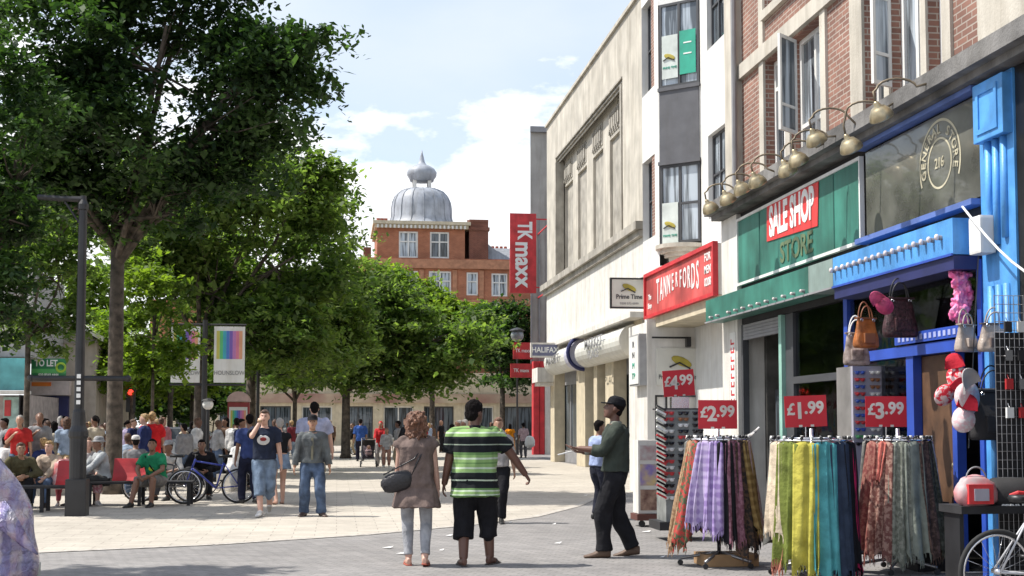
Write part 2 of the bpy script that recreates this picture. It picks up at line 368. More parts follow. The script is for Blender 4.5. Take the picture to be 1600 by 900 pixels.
# ------------------------------------------------------------------ ground
def pavemat(key, c1, c2, mortar, bw, bh, ang=0, ms=.006, stainc=.8, rough=.85):
    m = bpy.data.materials.new(key); m.use_nodes = True; MC[key] = m
    n, l = m.node_tree.nodes, m.node_tree.links; b = n['Principled BSDF']; b.inputs['Roughness'].default_value = rough; b.inputs['Specular IOR Level'].default_value = .3
    t = n.new('ShaderNodeTexCoord'); mp = n.new('ShaderNodeMapping'); mp.inputs['Rotation'].default_value = (0, 0, ang); l.new(t.outputs['Object'], mp.inputs[0])
    br = n.new('ShaderNodeTexBrick'); l.new(mp.outputs[0], br.inputs['Vector'])
    for k, c in (('Color1', c1), ('Color2', c2), ('Mortar', mortar)): br.inputs[k].default_value = (*c, 1)
    br.inputs['Scale'].default_value = 1; br.inputs['Brick Width'].default_value = bw; br.inputs['Row Height'].default_value = bh
    br.inputs['Mortar Size'].default_value = ms; br.inputs['Mortar Smooth'].default_value = .3
    out = br.outputs[0]
    for sc, lo, p0, p1 in ((.35, stainc, .3, .65), (2.5, .86, .35, .6), (28, .85, .3, .55)):
        z = n.new('ShaderNodeTexNoise'); z.inputs['Scale'].default_value = sc; z.inputs['Detail'].default_value = 8; z.inputs['Roughness'].default_value = .6; l.new(t.outputs['Object'], z.inputs[0])
        rp = n.new('ShaderNodeValToRGB'); l.new(z.outputs[0], rp.inputs[0]); rp.color_ramp.elements[0].position = p0; rp.color_ramp.elements[1].position = p1
        rp.color_ramp.elements[0].color = (lo, lo, lo, 1); rp.color_ramp.elements[1].color = (1, 1, 1, 1)
        mx = n.new('ShaderNodeMixRGB'); mx.blend_type = 'MULTIPLY'; mx.inputs[0].default_value = 1; l.new(out, mx.inputs[1]); l.new(rp.outputs[0], mx.inputs[2]); out = mx.outputs[0]
    # gum spots and litter specks
    vo = n.new('ShaderNodeTexVoronoi'); vo.inputs['Scale'].default_value = 2.3; l.new(t.outputs['Object'], vo.inputs[0])
    r4 = n.new('ShaderNodeValToRGB'); l.new(vo.outputs['Distance'], r4.inputs[0]); r4.color_ramp.elements[0].position = .035; r4.color_ramp.elements[1].position = .05
    r4.color_ramp.elements[0].color = (.72, .72, .72, 1); r4.color_ramp.elements[1].color = (1, 1, 1, 1)
    mx = n.new('ShaderNodeMixRGB'); mx.blend_type = 'MULTIPLY'; mx.inputs[0].default_value = 1; l.new(out, mx.inputs[1]); l.new(r4.outputs[0], mx.inputs[2]); out = mx.outputs[0]
    l.new(out, b.inputs['Base Color'])
    bp = n.new('ShaderNodeBump'); bp.inputs['Strength'].default_value = .35; bp.inputs['Distance'].default_value = .006; bp.invert = True
    l.new(br.outputs['Fac'], bp.inputs['Height']); l.new(bp.outputs[0], b.inputs['Normal'])
    return m
blockp = pavemat('grey_block_paving', (.31, .295, .285), (.25, .24, .235), (.15, .145, .14), .20, .10, R(32), .006, .80)
lightp = pavemat('pale_stone_paving', (.52, .475, .41), (.47, .43, .37), (.33, .30, .26), .60, .30, 0, .008, .78)
mb = MB(); mb.add([(-400, -60, 0), (400, -60, 0), (400, 900, 0), (-400, 900, 0)], [(0, 1, 2, 3)])
tag(mb.build('ground', blockp), kind='structure')
pts = [(-30, 14.6), (-6, 15.3), (-3.72, 16.1), (-1.6, 16.9), (.31, 18.1), (1.9, 19.6), (3.17, 21.2), (4.4, 23.9), (5.4, 26.9), (6.6, 28.8), (9.2, 29.3), (9.2, 75), (16, 120), (-30, 120)]
bm = MB(); bm.add([(x, y, .004) for x, y in pts], [tuple(range(len(pts)))])
tag(bm.build('pavement', lightp), kind='structure')
gut = mat('darker_stone_setts', (.42, .39, .35), .9, var=.15, vscale=10)
mb = MB()
for (a, b) in zip(pts[:9], pts[1:10]):
    d = Vector((b[0] - a[0], b[1] - a[1])).normalized(); nn = Vector((-d.y, d.x)) * -.16
    mb.add([(a[0], a[1], .008), (b[0], b[1], .008), (b[0] + nn.x, b[1] + nn.y, .008), (a[0] + nn.x, a[1] + nn.y, .008)], [(0, 1, 2, 3)])
tag(mb.build('paving_edge_strip', gut), kind='structure')
# litter
for i, (px, py) in enumerate([(797, 818), (702, 838), (606, 857), (866, 820), (915, 775), (628, 866), (690, 861), (872, 850), (1010, 832), (1035, 872)]):
    p = G(px, py); m = MB(); s = .035 + .02 * (i % 3); a = i * .8
    m.add([(p.x - s, p.y, .012), (p.x + s * .3, p.y - s * .7, .012), (p.x + s, p.y + s * .3, .03), (p.x, p.y + s, .012)], [(0, 1, 2, 3)])
    tag(m.build('paper_scrap', white), 'small white scrap of paper littering the open paving', 'litter', 'paper scraps on the paving')

# ------------------------------------------------------------------ near building: brick upper floors over two shops
P66 = PX(6.65); P65 = PX(6.5)
bld = thing('brick_shop_building', 'brick and stone fronted building over the green and blue shops on the right', 'building', (6.65, 16, 0))
holes = []; wins = []
def addw(y0, y1, z0, z1): holes.append((-y0, -y1, z0, z1)); wins.append((-y0, -y1, z0, z1))
for z0, z1 in ((5.42, 7.24), (8.05, 9.9)):
    for y0, y1 in ((19.18, 18.25), (18.05, 16.8), (15.36, 14.75), (14.6, 13.75), (13.6, 13.2)): addw(y0, y1, z0, z1)
mb = MB(); P66.wall(mb, -21, -11.3, 5.2, 11.5, holes, .28); bld_wall = mb.build('wall', brick_red, bld)
mb = MB()
def st(y0, y1, z0, z1, w1=.02, w0=-.1): P66.box(mb, -y0, -y1, z0, z1, w0, w1)
st(21.0, 20.36, 5.2, 11.5, .10); st(12.21, 10.9, 5.2, 11.5, .14)
for a, b in ((19.39, 19.182), (16.798, 16.6), (15.75, 15.362), (13.198, 13.0)): st(a, b, 5.2, 7.27, .04); st(a, b, 7.52, 11.5, .04)
for a, b in ((18.248, 18.052), (14.748, 14.602), (13.748, 13.602)): st(a, b, 5.42, 7.27, .03, -.2); st(a, b, 8.0, 9.92, .03, -.2)
st(20.35, 12.22, 7.275, 7.515, .075)
for a, b in ((19.18, 16.81), (15.35, 13.21)): st(a, b, 9.93, 10.2, .05); st(a, b, 7.9, 8.04, .08)
mb.build('stone_dressing', stone, bld)
for i, (u0, u1, z0, z1) in enumerate(wins):
    P66.window(bld, u0, u1, z0, z1, cols=2 if u1 - u0 > .7 else 1, fw=.075, gm=glass_b if i % 2 else glass, w=-.2, transom=.28 if i % 3 else .75)
# open casements swung out
for yy, z0, z1, wd, ang in ((17.7, 5.75, 7.15, .48, 50), (14.5, 5.6, 6.7, .34, 62)):
    pl = Pl(6.6, yy, -math.sin(R(ang)), -math.cos(R(ang))); f = MB(); e = .05
    pl.box(f, 0, wd, z0, z0 + e, -.02, .02); pl.box(f, 0, wd, z1 - e, z1, -.02, .02); pl.box(f, 0, e, z0 + e, z1 - e, -.02, .02); pl.box(f, wd - e, wd, z0 + e, z1 - e, -.02, .02); pl.box(f, e, wd - e, z0 + .36, z0 + .40, -.02, .02)
    o = f.build('open_casement', white, bld); g = MB(); pl.box(g, e - .01, wd - e + .01, z0 + e - .01, z1 - e + .01, -.005, .005); g.build('pane', glass_b, o)
mb = MB(); mb.tube([(6.5, 20.33, 5.4), (6.5, 20.33, 11.5)], .045, 8); mb.build('drainpipe', midgrey, bld)
mb = MB(); mb.box(6.16, 6.95, 10.6, 21.0, 5.07, 5.26); mb.box(6.28, 6.95, 10.6, 20.97, 4.99, 5.07); mb.build('ledge', mat('sooty_concrete', (.17, .165, .16), .9, var=.3, vscale=2, bump=.4, stain=.4), bld)
mb = MB(); mb.box(6.95, 14, 11.3, 21, 3.3, 11.6); mb.box(7.0, 14, 20.3, 20.95, 0, 3.29); mb.build('back_wall', blackm, bld)
mb = MB(); mb.box(6.45, 6.9, 20.12, 20.95, 0, 4.98); mb.build('end_pier', offwhite, bld)
mb = MB(); mb.box(6.52, 6.94, 11.5, 20.1, 3.16, 4.985); mb.build('sign_backing', blackm, bld)
mb = MB(); mb.box(6.46, 14, 8, 11.42, 0, 4.98); mb.build('neighbour_wall', mat('black_tile', (.012, .012, .013), .3, var=.2), bld)
mb = MB(); mb.box(6.5, 6.9, 10.2, 11.29, 5.27, 11.6); mb.build('corner_pier', stone, bld)
# pale strip with pink marks on the end pier
mb = MB(); mb.box(6.435, 6.448, 20.2, 20.5, 1.6, 3.05); strip = mb.build('painted_strip', white, bld)
mb = MB()
for k in range(9):
    z = 2.85 - k * .14; P = PX(6.435); P.box(mb, -20.44, -20.26, z, z + .03, 0, .004); P.box(mb, -20.44, -20.40, z + .03, z + .09, 0, .004)
    if k % 2: P.box(mb, -20.30, -20.26, z + .03, z + .09, 0, .004)
tag(mb.build('pink_marks', red, strip), kind=None)

# shop interior: one lined room each
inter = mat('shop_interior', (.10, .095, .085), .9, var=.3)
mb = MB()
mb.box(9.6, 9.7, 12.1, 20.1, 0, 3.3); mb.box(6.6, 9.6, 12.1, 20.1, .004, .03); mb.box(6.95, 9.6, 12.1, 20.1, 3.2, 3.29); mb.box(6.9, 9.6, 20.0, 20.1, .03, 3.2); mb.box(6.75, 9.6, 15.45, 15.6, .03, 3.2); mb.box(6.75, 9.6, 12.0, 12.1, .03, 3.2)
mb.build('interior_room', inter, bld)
# green shop front
gf = thing('green_shopfront', 'dark glazed shopfront with pale green post under the green fascia', 'shopfront', (6.55, 18, 0))
palegreen = mat('pale_green_paint', (.28, .5, .42), .5, var=.1)
mb = MB(); mb.box(6.46, 6.58, 18.08, 18.2, .01, 3.15); mb.build('door_post', palegreen, gf)
mb = MB(); mb.box(6.5, 6.6, 20.0, 20.08, .01, 3.15); mb.box(6.5, 6.6, 17.7, 17.78, .01, 3.15); mb.box(6.5, 6.6, 15.66, 15.78, .01, 3.15); mb.box(6.49, 6.61, 15.79, 17.69, 2.12, 2.22); mb.box(6.49, 6.61, 15.79, 17.69, .5, .6); mb.box(6.52, 6.58, 17.79, 18.07, .01, 3.15)
mb.build('frame', darkgrey, gf)
mb = MB()
for k in range(5): mb.box(6.5, 6.56 + .01 * (k % 2), 18.22, 19.98, 2.9 + k * .05, 2.945 + k * .05)
mb.build('roller_shutter', midgrey, gf)
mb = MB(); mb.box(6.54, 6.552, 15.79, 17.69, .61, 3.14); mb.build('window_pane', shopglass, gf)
mb = MB(); mb.box(6.5, 6.58, 15.79, 17.69, .01, .49); mb.build('stall_riser', darkgrey, gf)
mb = MB(); mb.box(7.0, 7.04, 18.9, 19.9, .05, 2.1); d = mb.build('door', darkgrey, gf)
mb = MB(); mb.box(6.98, 6.99, 18.98, 19.82, .9, 2.0); mb.build('door_pane', glass, d)
mb = MB(); mb.box(6.94, 7.0, 18.95, 19.0, .9, 1.3); mb.build('handle', chrome, d)
# display shelves with folded clothes
colz = [(.5, .5, .45), (.3, .3, .28), (.14, .15, .2), (.55, .48, .36), (.36, .08, .08), (.1, .2, .18)]
sh = thing('display_shelving', 'shelving of folded clothes behind the green shop window', 'shelves', (7.4, 16.7, 0))
mb = MB()
for k in range(5): mb.box(7.1, 7.6, 15.7, 17.6, .55 + k * .3, .57 + k * .3)
for y in (15.7, 16.6, 17.58): mb.box(7.1, 7.6, y, y + .02, .05, 2.0)
mb.build('shelf_frame', offwhite, sh)
rr = random.Random(3)
for k in range(5):
    for j in range(4):
        mb = MB(); y = 15.85 + j * .43 + (j > 1) * .05; h = .1 + .12 * rr.random()
        for q in range(3): mb.box(7.12 + .01 * q, 7.45, y + .01 * rr.random(), y + .3, .572 + k * .3 + q * h / 3, .57 + k * .3 + (q + 1) * h / 3 - .004)
        tag(mb.build('folded_clothes', cloth(colz[(k * 3 + j) % 6]), bevel=0), 'pile of folded clothes on the shelving behind the green shop window', 'clothes', 'folded clothes in the window')
# poster in window with vertical colour bars
def barposter(name, label, cat, pl, u, v, w_, h_, wo, group=None, txt=None, thick=.01, body=None, parent=None):
    t = thing(name, label, cat, (pl.M @ Vector((u, v - h_ / 2, wo))).to_tuple(), 0, group)
    mb = MB(); pl.box(mb, u - w_ / 2, u + w_ / 2, v - h_ / 2, v + h_ / 2, wo - thick, wo); mb.build('sheet', body or white, t)
    cols = [(.55, .5, .12), (.12, .5, .2), (.06, .4, .5), (.08, .2, .55), (.2, .12, .45), (.5, .2, .45), (.65, .2, .3), (.7, .35, .2)]
    n = len(cols)
    for i, c in enumerate(cols):
        mb = MB(); a = u - w_ * .42 + w_ * .84 * i / n
        pl.box(mb, a + .001, a + w_ * .84 / n - .001, v - h_ * .08, v + h_ * .42, wo + .001, wo + .006); mb.build('colour_bar', mat('bar_%d' % i, c, .6, var=.05), t)
    if txt: text(txt, w_ * .2, midgrey, pl, u, v - h_ * .33, wo + .002, t, sx=.85)
    return t
barposter('window_poster', 'white poster with vertical colour bars inside the green shop window', 'poster', PX(6.56), -16.2, 2.62, .95, .85, -.02)
# sale shop sign
def sign(name, label, cat, pl, u0, u1, v0, v1, w0, w1, m, fr=None, fw=.05, frm=white, group=None):
    t = thing(name, label, cat, (pl.M @ Vector(((u0 + u1) / 2, v0, w0))).to_tuple(), 0, group)
    mb = MB(); pl.box(mb, u0, u1, v0, v1, w0, w1); mb.build('board', m, t)
    if fr:
        mb = MB(); q = w1 + .02
        pl.box(mb, u0 - .01, u1 + .01, v0 - fw, v0 - .001, w0, q); pl.box(mb, u0 - .01, u1 + .01, v1 + .001, v1 + fw, w0, q)
        pl.box(mb, u0 - fw, u0 - .011, v0 - fw, v1 + fw, w0, q); pl.box(mb, u1 + .011, u1 + fw, v0 - fw, v1 + fw, w0, q); mb.build('frame', frm, t)
    return t
s1 = sign('fascia_sign', 'long green fascia sign carrying a red panel with white SALE lettering', 'sign', P65, -20.05, -15.15, 3.83, 4.84, 0, .04, green, True, .045)
Q = .045
mb = MB(); mb.add([(-18.62, 3.93 + .38, Q), (-16.55, 3.93 + .30, Q), (-16.5, 4.83, Q), (-18.6, 4.85, Q), (-18.62, 3.93 + .38, Q + .01), (-16.55, 3.93 + .30, Q + .01), (-16.5, 4.83, Q + .01), (-18.6, 4.85, Q + .01)], [(0, 1, 2, 3), (4, 5, 6, 7), (0, 1, 5, 4), (1, 2, 6, 5), (2, 3, 7, 6), (3, 0, 4, 7)], P65.M)
mb.build('red_panel', mat('red_panel', (.66, .05, .05), .5, var=.06), s1)
text('SALE SHOP', .62, txtw, P65, -17.57, 4.56, Q + .011, s1, sx=.60, off=.022, name='lettering')
text('STORE', .42, mat('faded_gold_lettering', (.12, .17, .09), .7, var=.2), P65, -17.4, 4.04, Q, s1, sx=1.05, off=.008, name='faded_lettering')
for u_ in (-16.0, -19.0): mb = MB(); P65.box(mb, u_ - .015, u_ + .015, 3.84, 4.83, .041, .046); mb.build('panel_joint', mat('joint_green', (.02, .1, .08), .6), s1)
# general store sign
gs = mat('grey_brown_glass_board', (.14, .14, .12), .2, var=.3, vscale=1.2, coat=.6)
s2 = sign('fascia_sign', 'dark glossy sign board with a round cream emblem', 'sign', P65, -14.98, -12.12, 3.85, 4.9, 0, .03, gs)
gold = mat('faded_cream_lettering', (.50, .46, .33), .6, var=.15)
cu, cv = -13.02, 4.37
for rad, th, a0, a1 in ((.47, .014, -25, 205), (.27, .012, 0, 360)):
    nseg = 40; mb = MB()
    for k in range(nseg):
        b0, b1 = R(a0 + (a1 - a0) * k / nseg), R(a0 + (a1 - a0) * (k + 1) / nseg)
        q = [(cu + r_ * math.cos(b), cv + r_ * math.sin(b), .034) for r_, b in ((rad - th, b0), (rad + th, b0), (rad + th, b1), (rad - th, b1))]
        mb.add(q, [(0, 1, 2, 3)], P65.M)
    mb.build('emblem_ring', gold, s2)
for k, ch in enumerate('GENERAL STORE'):
    a = R(192 - 204 * k / 12)
    if ch != ' ': text(ch, .15, gold, P65, cu + .37 * math.cos(a), cv + .37 * math.sin(a), .031, s2, rot=a - R(90), name='lettering', off=.002)
text('216', .16, gold, P65, cu, cv, .031, s2, sx=.9, off=.002)
mb = MB(); P65.box(mb, -15.05, -12.1, 4.93, 4.985, 0, .14); P65.box(mb, -15.05, -12.1, 3.76, 3.82, 0, .16); mb.build('edge_rail', mat('blue_grey_rail', (.10, .16, .40), .5), s2)
# projecting fascia boxes (shutter housings)
for nm, y0, y1, m, lab in (('shutter_housing', 20.9, 16.15, green, 'dark green projecting box fascia above the green shop window'), ('shutter_housing', 16.14, 15.3, mat('grey_green_panel', (.22, .29, .27), .6, var=.1, stain=.2), 'short unpainted grey section between green and blue projecting fascias'), ('shutter_housing', 15.29, 12.13, blue, 'bright blue projecting box fascia over the general store front')):
    t = thing(nm, lab, 'fascia box', (6.15, (y0 + y1) / 2, 3.25), 0, 'projecting shutter housings')
    mb = MB(); mb.box(6.15, 6.49, y1, y0, 3.25, 3.62); mb.build('box', m, t)
    mb = MB(); mb.box(6.13, 6.149, y1, y0, 3.235, 3.26); mb.build('lower_rail', midgrey if m is not blue else blued, t)
    if m is not blue: continue
    mb = MB(); mb.box(6.16, 6.48, y1 + .01, y0 - .01, 3.10, 3.24); mb.build('shutter_slot', navy, t)
bulbm = mat('bulb_glass', (.72, .62, .6), .25, var=.1)
for i in range(17):
    y = 15.22 - i * .178
    t = thing('fascia_bulb', 'small unlit bulb in the row along the blue box fascia', 'bulb', (6.1, y, 3.46), 0, 'bulbs along the blue fascia')
    mb = MB(); mb.tube([(6.149, y, 3.45), (6.12, y, 3.45)], .026, 8); mb.build('socket', midgrey, t)
    mb = MB(); mb.ball((6.098, y, 3.455), (.028, .024, .034), 8, 6); mb.build('globe', bulbm, t, smooth=True)
for i in range(12):
    y = 20.5 - i * .36 - .25 * (i > 1)
    t = thing('fascia_bulb', 'small unlit bulb in the row under the green box fascia', 'bulb', (6.1, y, 3.3), 0, 'bulbs along the green fascia')
    mb = MB(); mb.tube([(6.149, y, 3.31), (6.12, y, 3.31)], .022, 8); mb.build('socket', midgrey, t)
    mb = MB(); mb.ball((6.1, y, 3.31), .022, 8, 6); mb.build('globe', bulbm, t, smooth=True)
# blue pilaster
pil = thing('blue_pilaster', 'tall bright blue pilaster with square capital at the right edge', 'pilaster', (6.4, 11.75, 0))
mb = MB(); mb.box(6.44, 6.68, 11.43, 12.09, 0.01, 4.98); mb.build('shaft', blue, pil)
mb = MB(); mb.box(6.34, 6.45, 11.45, 12.03, 4.35, 4.94)
mb.build('capital', blue, pil, bevel=.012)
mb = MB(); mb.box(6.325, 6.339, 11.54, 11.95, 4.42, 4.47); mb.box(6.325, 6.339, 11.54, 11.95, 4.82, 4.87); mb.box(6.325, 6.339, 11.54, 11.59, 4.47, 4.82); mb.box(6.325, 6.339, 11.90, 11.95, 4.47, 4.82); mb.build('capital_panel', blue, pil)
mb = MB()
for k in range(3): mb.tube([(6.43, 11.60 + k * .15, 3.35 - .05 * (k == 1)), (6.43, 11.60 + k * .15, 4.345)], .04, 8)
for k in range(3): mb.tube([(6.43, 11.60 + k * .15, .05), (6.43, 11.60 + k * .15, 2.9)], .04, 8)
mb.build('fluting', blue, pil, smooth=True)
# alarm box and cable
al = thing('alarm_box', 'white alarm box with a trailing cable on the blue pilaster', 'alarm box', (6.3, 12.0, 3.3))
mb = MB(); mb.box(6.26, 6.43, 11.78, 12.02, 3.22, 3.60); mb.build('casing', white, al, bevel=.03)
mb = MB(); a = Vector((6.22, 12.05, 3.72)); b = Vector((6.15, 9.6, 2.6)); pp = [a.lerp(b, k / 10) - Vector((0, 0, .25 * math.sin(math.pi * k / 10))) for k in range(11)]
mb.tube(pp, .012, 6); mb.build('cable', white, al)
# general store front
bf = thing('blue_shopfront', 'blue framed general store front with a brown door', 'shopfront', (6.55, 13.6, 0))
mb = MB(); mb.box(6.4, 6.5, 13.62, 13.8, .01, 2.3); mb.box(6.4, 6.5, 12.62, 12.72, .01, 2.3); mb.box(6.38, 6.5, 12.12, 15.5, 2.3, 2.42); mb.box(6.42, 6.52, 15.52, 15.64, .01, 3.2); mb.box(6.42, 6.52, 12.1, 12.18, .01, 3.2)
mb.box(6.42, 6.5, 13.81, 15.51, .01, .45); mb.build('frame', blued, bf)
mb = MB(); mb.box(6.5, 6.54, 12.73, 13.61, .05, 2.29); dr = mb.build('door', mat('brown_door', (.10, .05, .025), .6, var=.2, vscale=5), bf)
mb = MB(); mb.ball((6.47, 12.82, 1.1), .035); mb.build('handle', brass, dr)
mb = MB(); mb.box(6.36, 6.379, 12.3, 14.0, 2.44, 2.56); nb = mb.build('name_board', blued, bf)
mb = MB(); PXn = PX(6.358)
for k in range(14): PXn.box(mb, -13.9 + k * .11, -13.84 + k * .11, 2.47, 2.53, 0, .004)
mb.build('name_board_pattern', mat('pale_blue', (.35, .4, .7), .6), nb)
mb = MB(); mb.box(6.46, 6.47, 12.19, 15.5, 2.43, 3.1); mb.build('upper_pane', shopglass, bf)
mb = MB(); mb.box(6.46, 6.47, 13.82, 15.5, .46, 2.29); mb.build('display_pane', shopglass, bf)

# gooseneck lamps
lampspec = [(1108, 322), (1135, 308), (1157, 292), (1181, 280), (1228, 262), (1245, 246), (1273, 214), (1327, 224), (1374, 174)]
lamplab = ['farthest brass gooseneck lamp, over the gap before the white building', 'second brass gooseneck lamp from the far end of the ledge', 'third brass gooseneck lamp from the far end of the ledge', 'fourth brass gooseneck lamp from the far end of the ledge', 'low brass gooseneck lamp of the close pair above the SALE panel', 'high brass gooseneck lamp of the close pair above the SALE panel', 'brass gooseneck lamp under the open casement window', 'lower large brass gooseneck lamp above the green sign end', 'nearest and largest brass gooseneck lamp, above the dark glossy sign']
for i, ((px, py), lb) in enumerate(zip(lampspec, lamplab)):
    X = 5.72; y, z = Wx(px, py, X)
    t = thing('gooseneck_lamp', lb, 'lamp', (X, y, z), 0, 'brass gooseneck lamps along the ledge')
    mb = MB(); pr = [(.012, .12), (.03, .10), (.035, .06), (.075, .045), (.115, -.01), (.135, -.07), (.13, -.085)]
    Mx = Matrix.Translation((X, y, z)) @ Matrix.Rotation(R(-32), 4, 'Y') @ Matrix.Rotation(R(18), 4, 'X')
    mb.lathe(pr, 20, Mx); mb.build('shade', brass, t, smooth=True)
    mb = MB(); tp = Mx @ Vector((0, 0, .12))
    zl = 5.1; path = [tp, tp + Vector((-.02, 0, .10))]
    for k in range(9):
        a = math.pi * (1 - k / 8); path.append(Vector((X + .2 + .19 * math.cos(a) - .04, y - .02 * k, max(z + .26, zl) - .02 + .10 * math.sin(a))))
    path.append(Vector((6.17, y - .2, 5.14))); mb.tube(path, .013, 6); mb.build('arm', mat('arm_brown', (.2, .16, .11), .5, metal=.5), t, smooth=True)

# ------------------------------------------------------------------ white building with canted bay
wb = thing('white_bay_building', 'white rendered building with dark framed canted bay windows', 'building', (8, 27, 0))
P8 = PX(8.0); hol = []; ww = []
for z0, z1 in ((6.0, 7.85), (9.75, 11.6)): hol.append((-26.9, -25.25, z0, z1)); ww.append(hol[-1])
mb = MB(); P8.wall(mb, -27.45, -20.8, 5.0, 14, hol, .22)
BAY = [(8.0, 27.45), (7.22, 28.15), (7.22, 29.75), (8.9, 31.2)]
far = PX(7.22); cant = Pl(8.0, 27.45, -(7.22 - 8.0), -(28.15 - 27.45)); cl = math.hypot(.78, .7)
cant = Pl(7.22, 28.15, .78, -.70)
for z0, z1 in ((7.5, 9.12), (11.15, 14)): cant.wall(mb, 0, cl, z0, z1, [], 0)
mb.build('wall', white, wb)
for k, (u0, u1, z0, z1) in enumerate(ww):
    P8.window(wb, u0, u1, z0, z1, cols=3, fw=.06, fm=darkgrey, gm=glass_b if k == 0 else glass, w=-.16, transom=.52)
mb = MB(); P8.box(mb, -25.24, -25.0, 5.9, 7.95, .001, .02); P8.box(mb, -25.24, -25.0, 9.7, 11.6, .001, .02); mb.build('brick_reveal', brick_red, wb)
# cant: glazed panels and grey spandrel
mb = MB(); cant.box(mb, .0, cl, 7.42, 7.5, -.02, .06); cant.box(mb, 0, cl, 9.12, 9.2, -.02, .06); cant.box(mb, .03, cl - .03, 7.5, 9.12, .002, .03)
mb.build('grey_spandrel', mat('slate_grey_panel', (.11, .112, .125), .6, var=.08, stain=.1), wb)
for z0, z1 in ((5.62, 7.42), (9.2, 11.15)): cant.window(wb, .02, cl - .02, z0, z1, cols=2, fw=.06, fm=darkgrey, gm=glass_b, w=-.05, transom=.5)
agm = mat('estate_green', (.03, .36, .25), .5); goldm = mat('olive_gold', (.4, .33, .05), .6)
agp = mat('estate_poster_white', (.6, .65, .62), .6)
def emblem(pl, u, v, s, par, w=.012):
    mb = MB(); mb.ball((0, 0, 0), (s * .5, .004, s * .2), 16, 6, pl.M @ Matrix.Translation((u, v, w)) @ Matrix.Rotation(R(90), 4, 'X') @ Matrix.Rotation(R(-22), 4, 'Y')); mb.build('emblem_leaf', goldm, par, smooth=True)
    mb = MB(); mb.tube([pl.M @ Vector((u - s * .55, v - s * .25, w)), pl.M @ Vector((u - s * .1, v - s * .05, w + .01)), pl.M @ Vector((u + s * .4, v - s * .32, w))], s * .04, 6); mb.build('emblem_stroke', black, par)
for (u, v, k) in ((.3, 9.85, 0), (.28, 6.0, 0), (.75, 9.9, 1)):
    t = thing('window_poster', ['white poster with gold leaf emblem in the upper bay window', 'white poster with gold leaf emblem in the lower bay window', 'green poster in the upper bay window'][0 if v > 9 and not k else (2 if k else 1)], 'poster', (cant.M @ Vector((u, v, .03))).to_tuple())
    mb = MB(); cant.box(mb, u - .2, u + .2, v - .45, v + .55, .016, .024); mb.build('sheet', agm if k else agp, t)
    if k:
        mb = MB(); [cant.box(mb, u - .1, u + .1, v + d, v + d + .03, .026, .03) for d in (.0, .25)]; mb.build('text_bar', txtw, t)
    else: emblem(cant, u, v + .05, .3, t, .032); text('PRIME TIME', .07, agm, cant, u, v - .2, .026, t)
# far face of the bay
hh = [(-29.7, -28.6, 6.0, 7.75), (-29.7, -28.6, 9.4, 11.5)]
mb = MB(); far.wall(mb, -29.75, -28.16, 5.0, 14, [(-29.75, -28.55, 5.9, 7.8), (-29.75, -28.55, 9.4, 11.6)], .3); mb.build('far_wall', white, wb)
mb = MB(); [far.box(mb, -28.9, -28.56, z0, z1, -.35, -.02) for z0, z1 in ((5.9, 7.8), (9.4, 11.6))]; mb.build('brick_pier', brick_red, wb)
for z0, z1 in ((5.9, 7.8), (9.4, 11.6)): far.window(wb, -29.7, -28.92, z0, z1, cols=1, rows=2, fm=darkgrey, w=-.2)
mb = MB(); mb.prism([(7.30, 29.75), (7.30, 28.25), (8.07, 27.55), (8.08, 21.1), (12, 21.1), (12, 36.7), (9.2, 36.7), (8.9, 31.2)], 11.66, 13.98); mb.prism([(7.4, 29.7), (7.5, 28.3), (8.3, 27.6), (8.4, 21.1), (12, 21.1), (12, 36.6), (9.3, 36.6), (9.0, 31.2)], 0.0, 11.19)
mb.build('core', concrete, wb)
mb = MB()   # rounded corbel under the bay and sloped white ledge
for k in range(5):
    r_ = .62 - .1 * k; c0 = (7.72, 28.0); mb.prism([(c0[0] - r_ * math.cos(a) * 1.0, c0[1] - r_ * math.sin(a)) for a in [R(-60 + 15 * j) for j in range(15)]] + [(8.2, 28.0)], 5.58 - .09 * (k + 1), 5.58 - .09 * k)
mb.build('corbel', stone, wb)
mb = MB(); mb.prism([(7.1, 29.8), (7.1, 28.1), (7.9, 27.35), (7.9, 21.0), (8.2, 21.0), (8.2, 29.8)], 5.02, 5.12); mb.build('ledge', white, wb)
mb = MB(); mb.prism([(7.25, 29.75), (7.25, 27.9), (8.1, 27.9), (8.1, 29.75)], 3.85, 5.01); mb.prism([(7.95, 27.89), (7.95, 20.8), (8.3, 20.8), (8.3, 27.89)], 0, 5.01); mb.build('lower_wall', white, wb)
# red sign box
rs = thing('fascia_sign', 'large red box sign with arched white lettering on the white building', 'sign', (7.0, 25.9, 3.9))
mb = MB(); mb.box(7.03, 7.9, 23.15, 28.6, 3.98, 4.95); mb.build('cabinet', offwhite, rs)
mb = MB(); mb.box(7.0, 7.029, 23.2, 28.55, 4.02, 4.9); mb.build('panel', mat('red_panel2', (.64, .10, .095), .5, var=.25, vscale=1, stain=.3), rs)
mb = MB(); P7 = PX(7.0); P7.box(mb, -28.62, -23.12, 3.95, 4.02, -.05, .05); P7.box(mb, -28.62, -23.12, 4.9, 4.98, -.05, .05); P7.box(mb, -28.62, -28.55, 4.02, 4.9, -.05, .05); P7.box(mb, -23.2, -23.12, 4.02, 4.9, -.05, .05); mb.build('frame', red, rs)
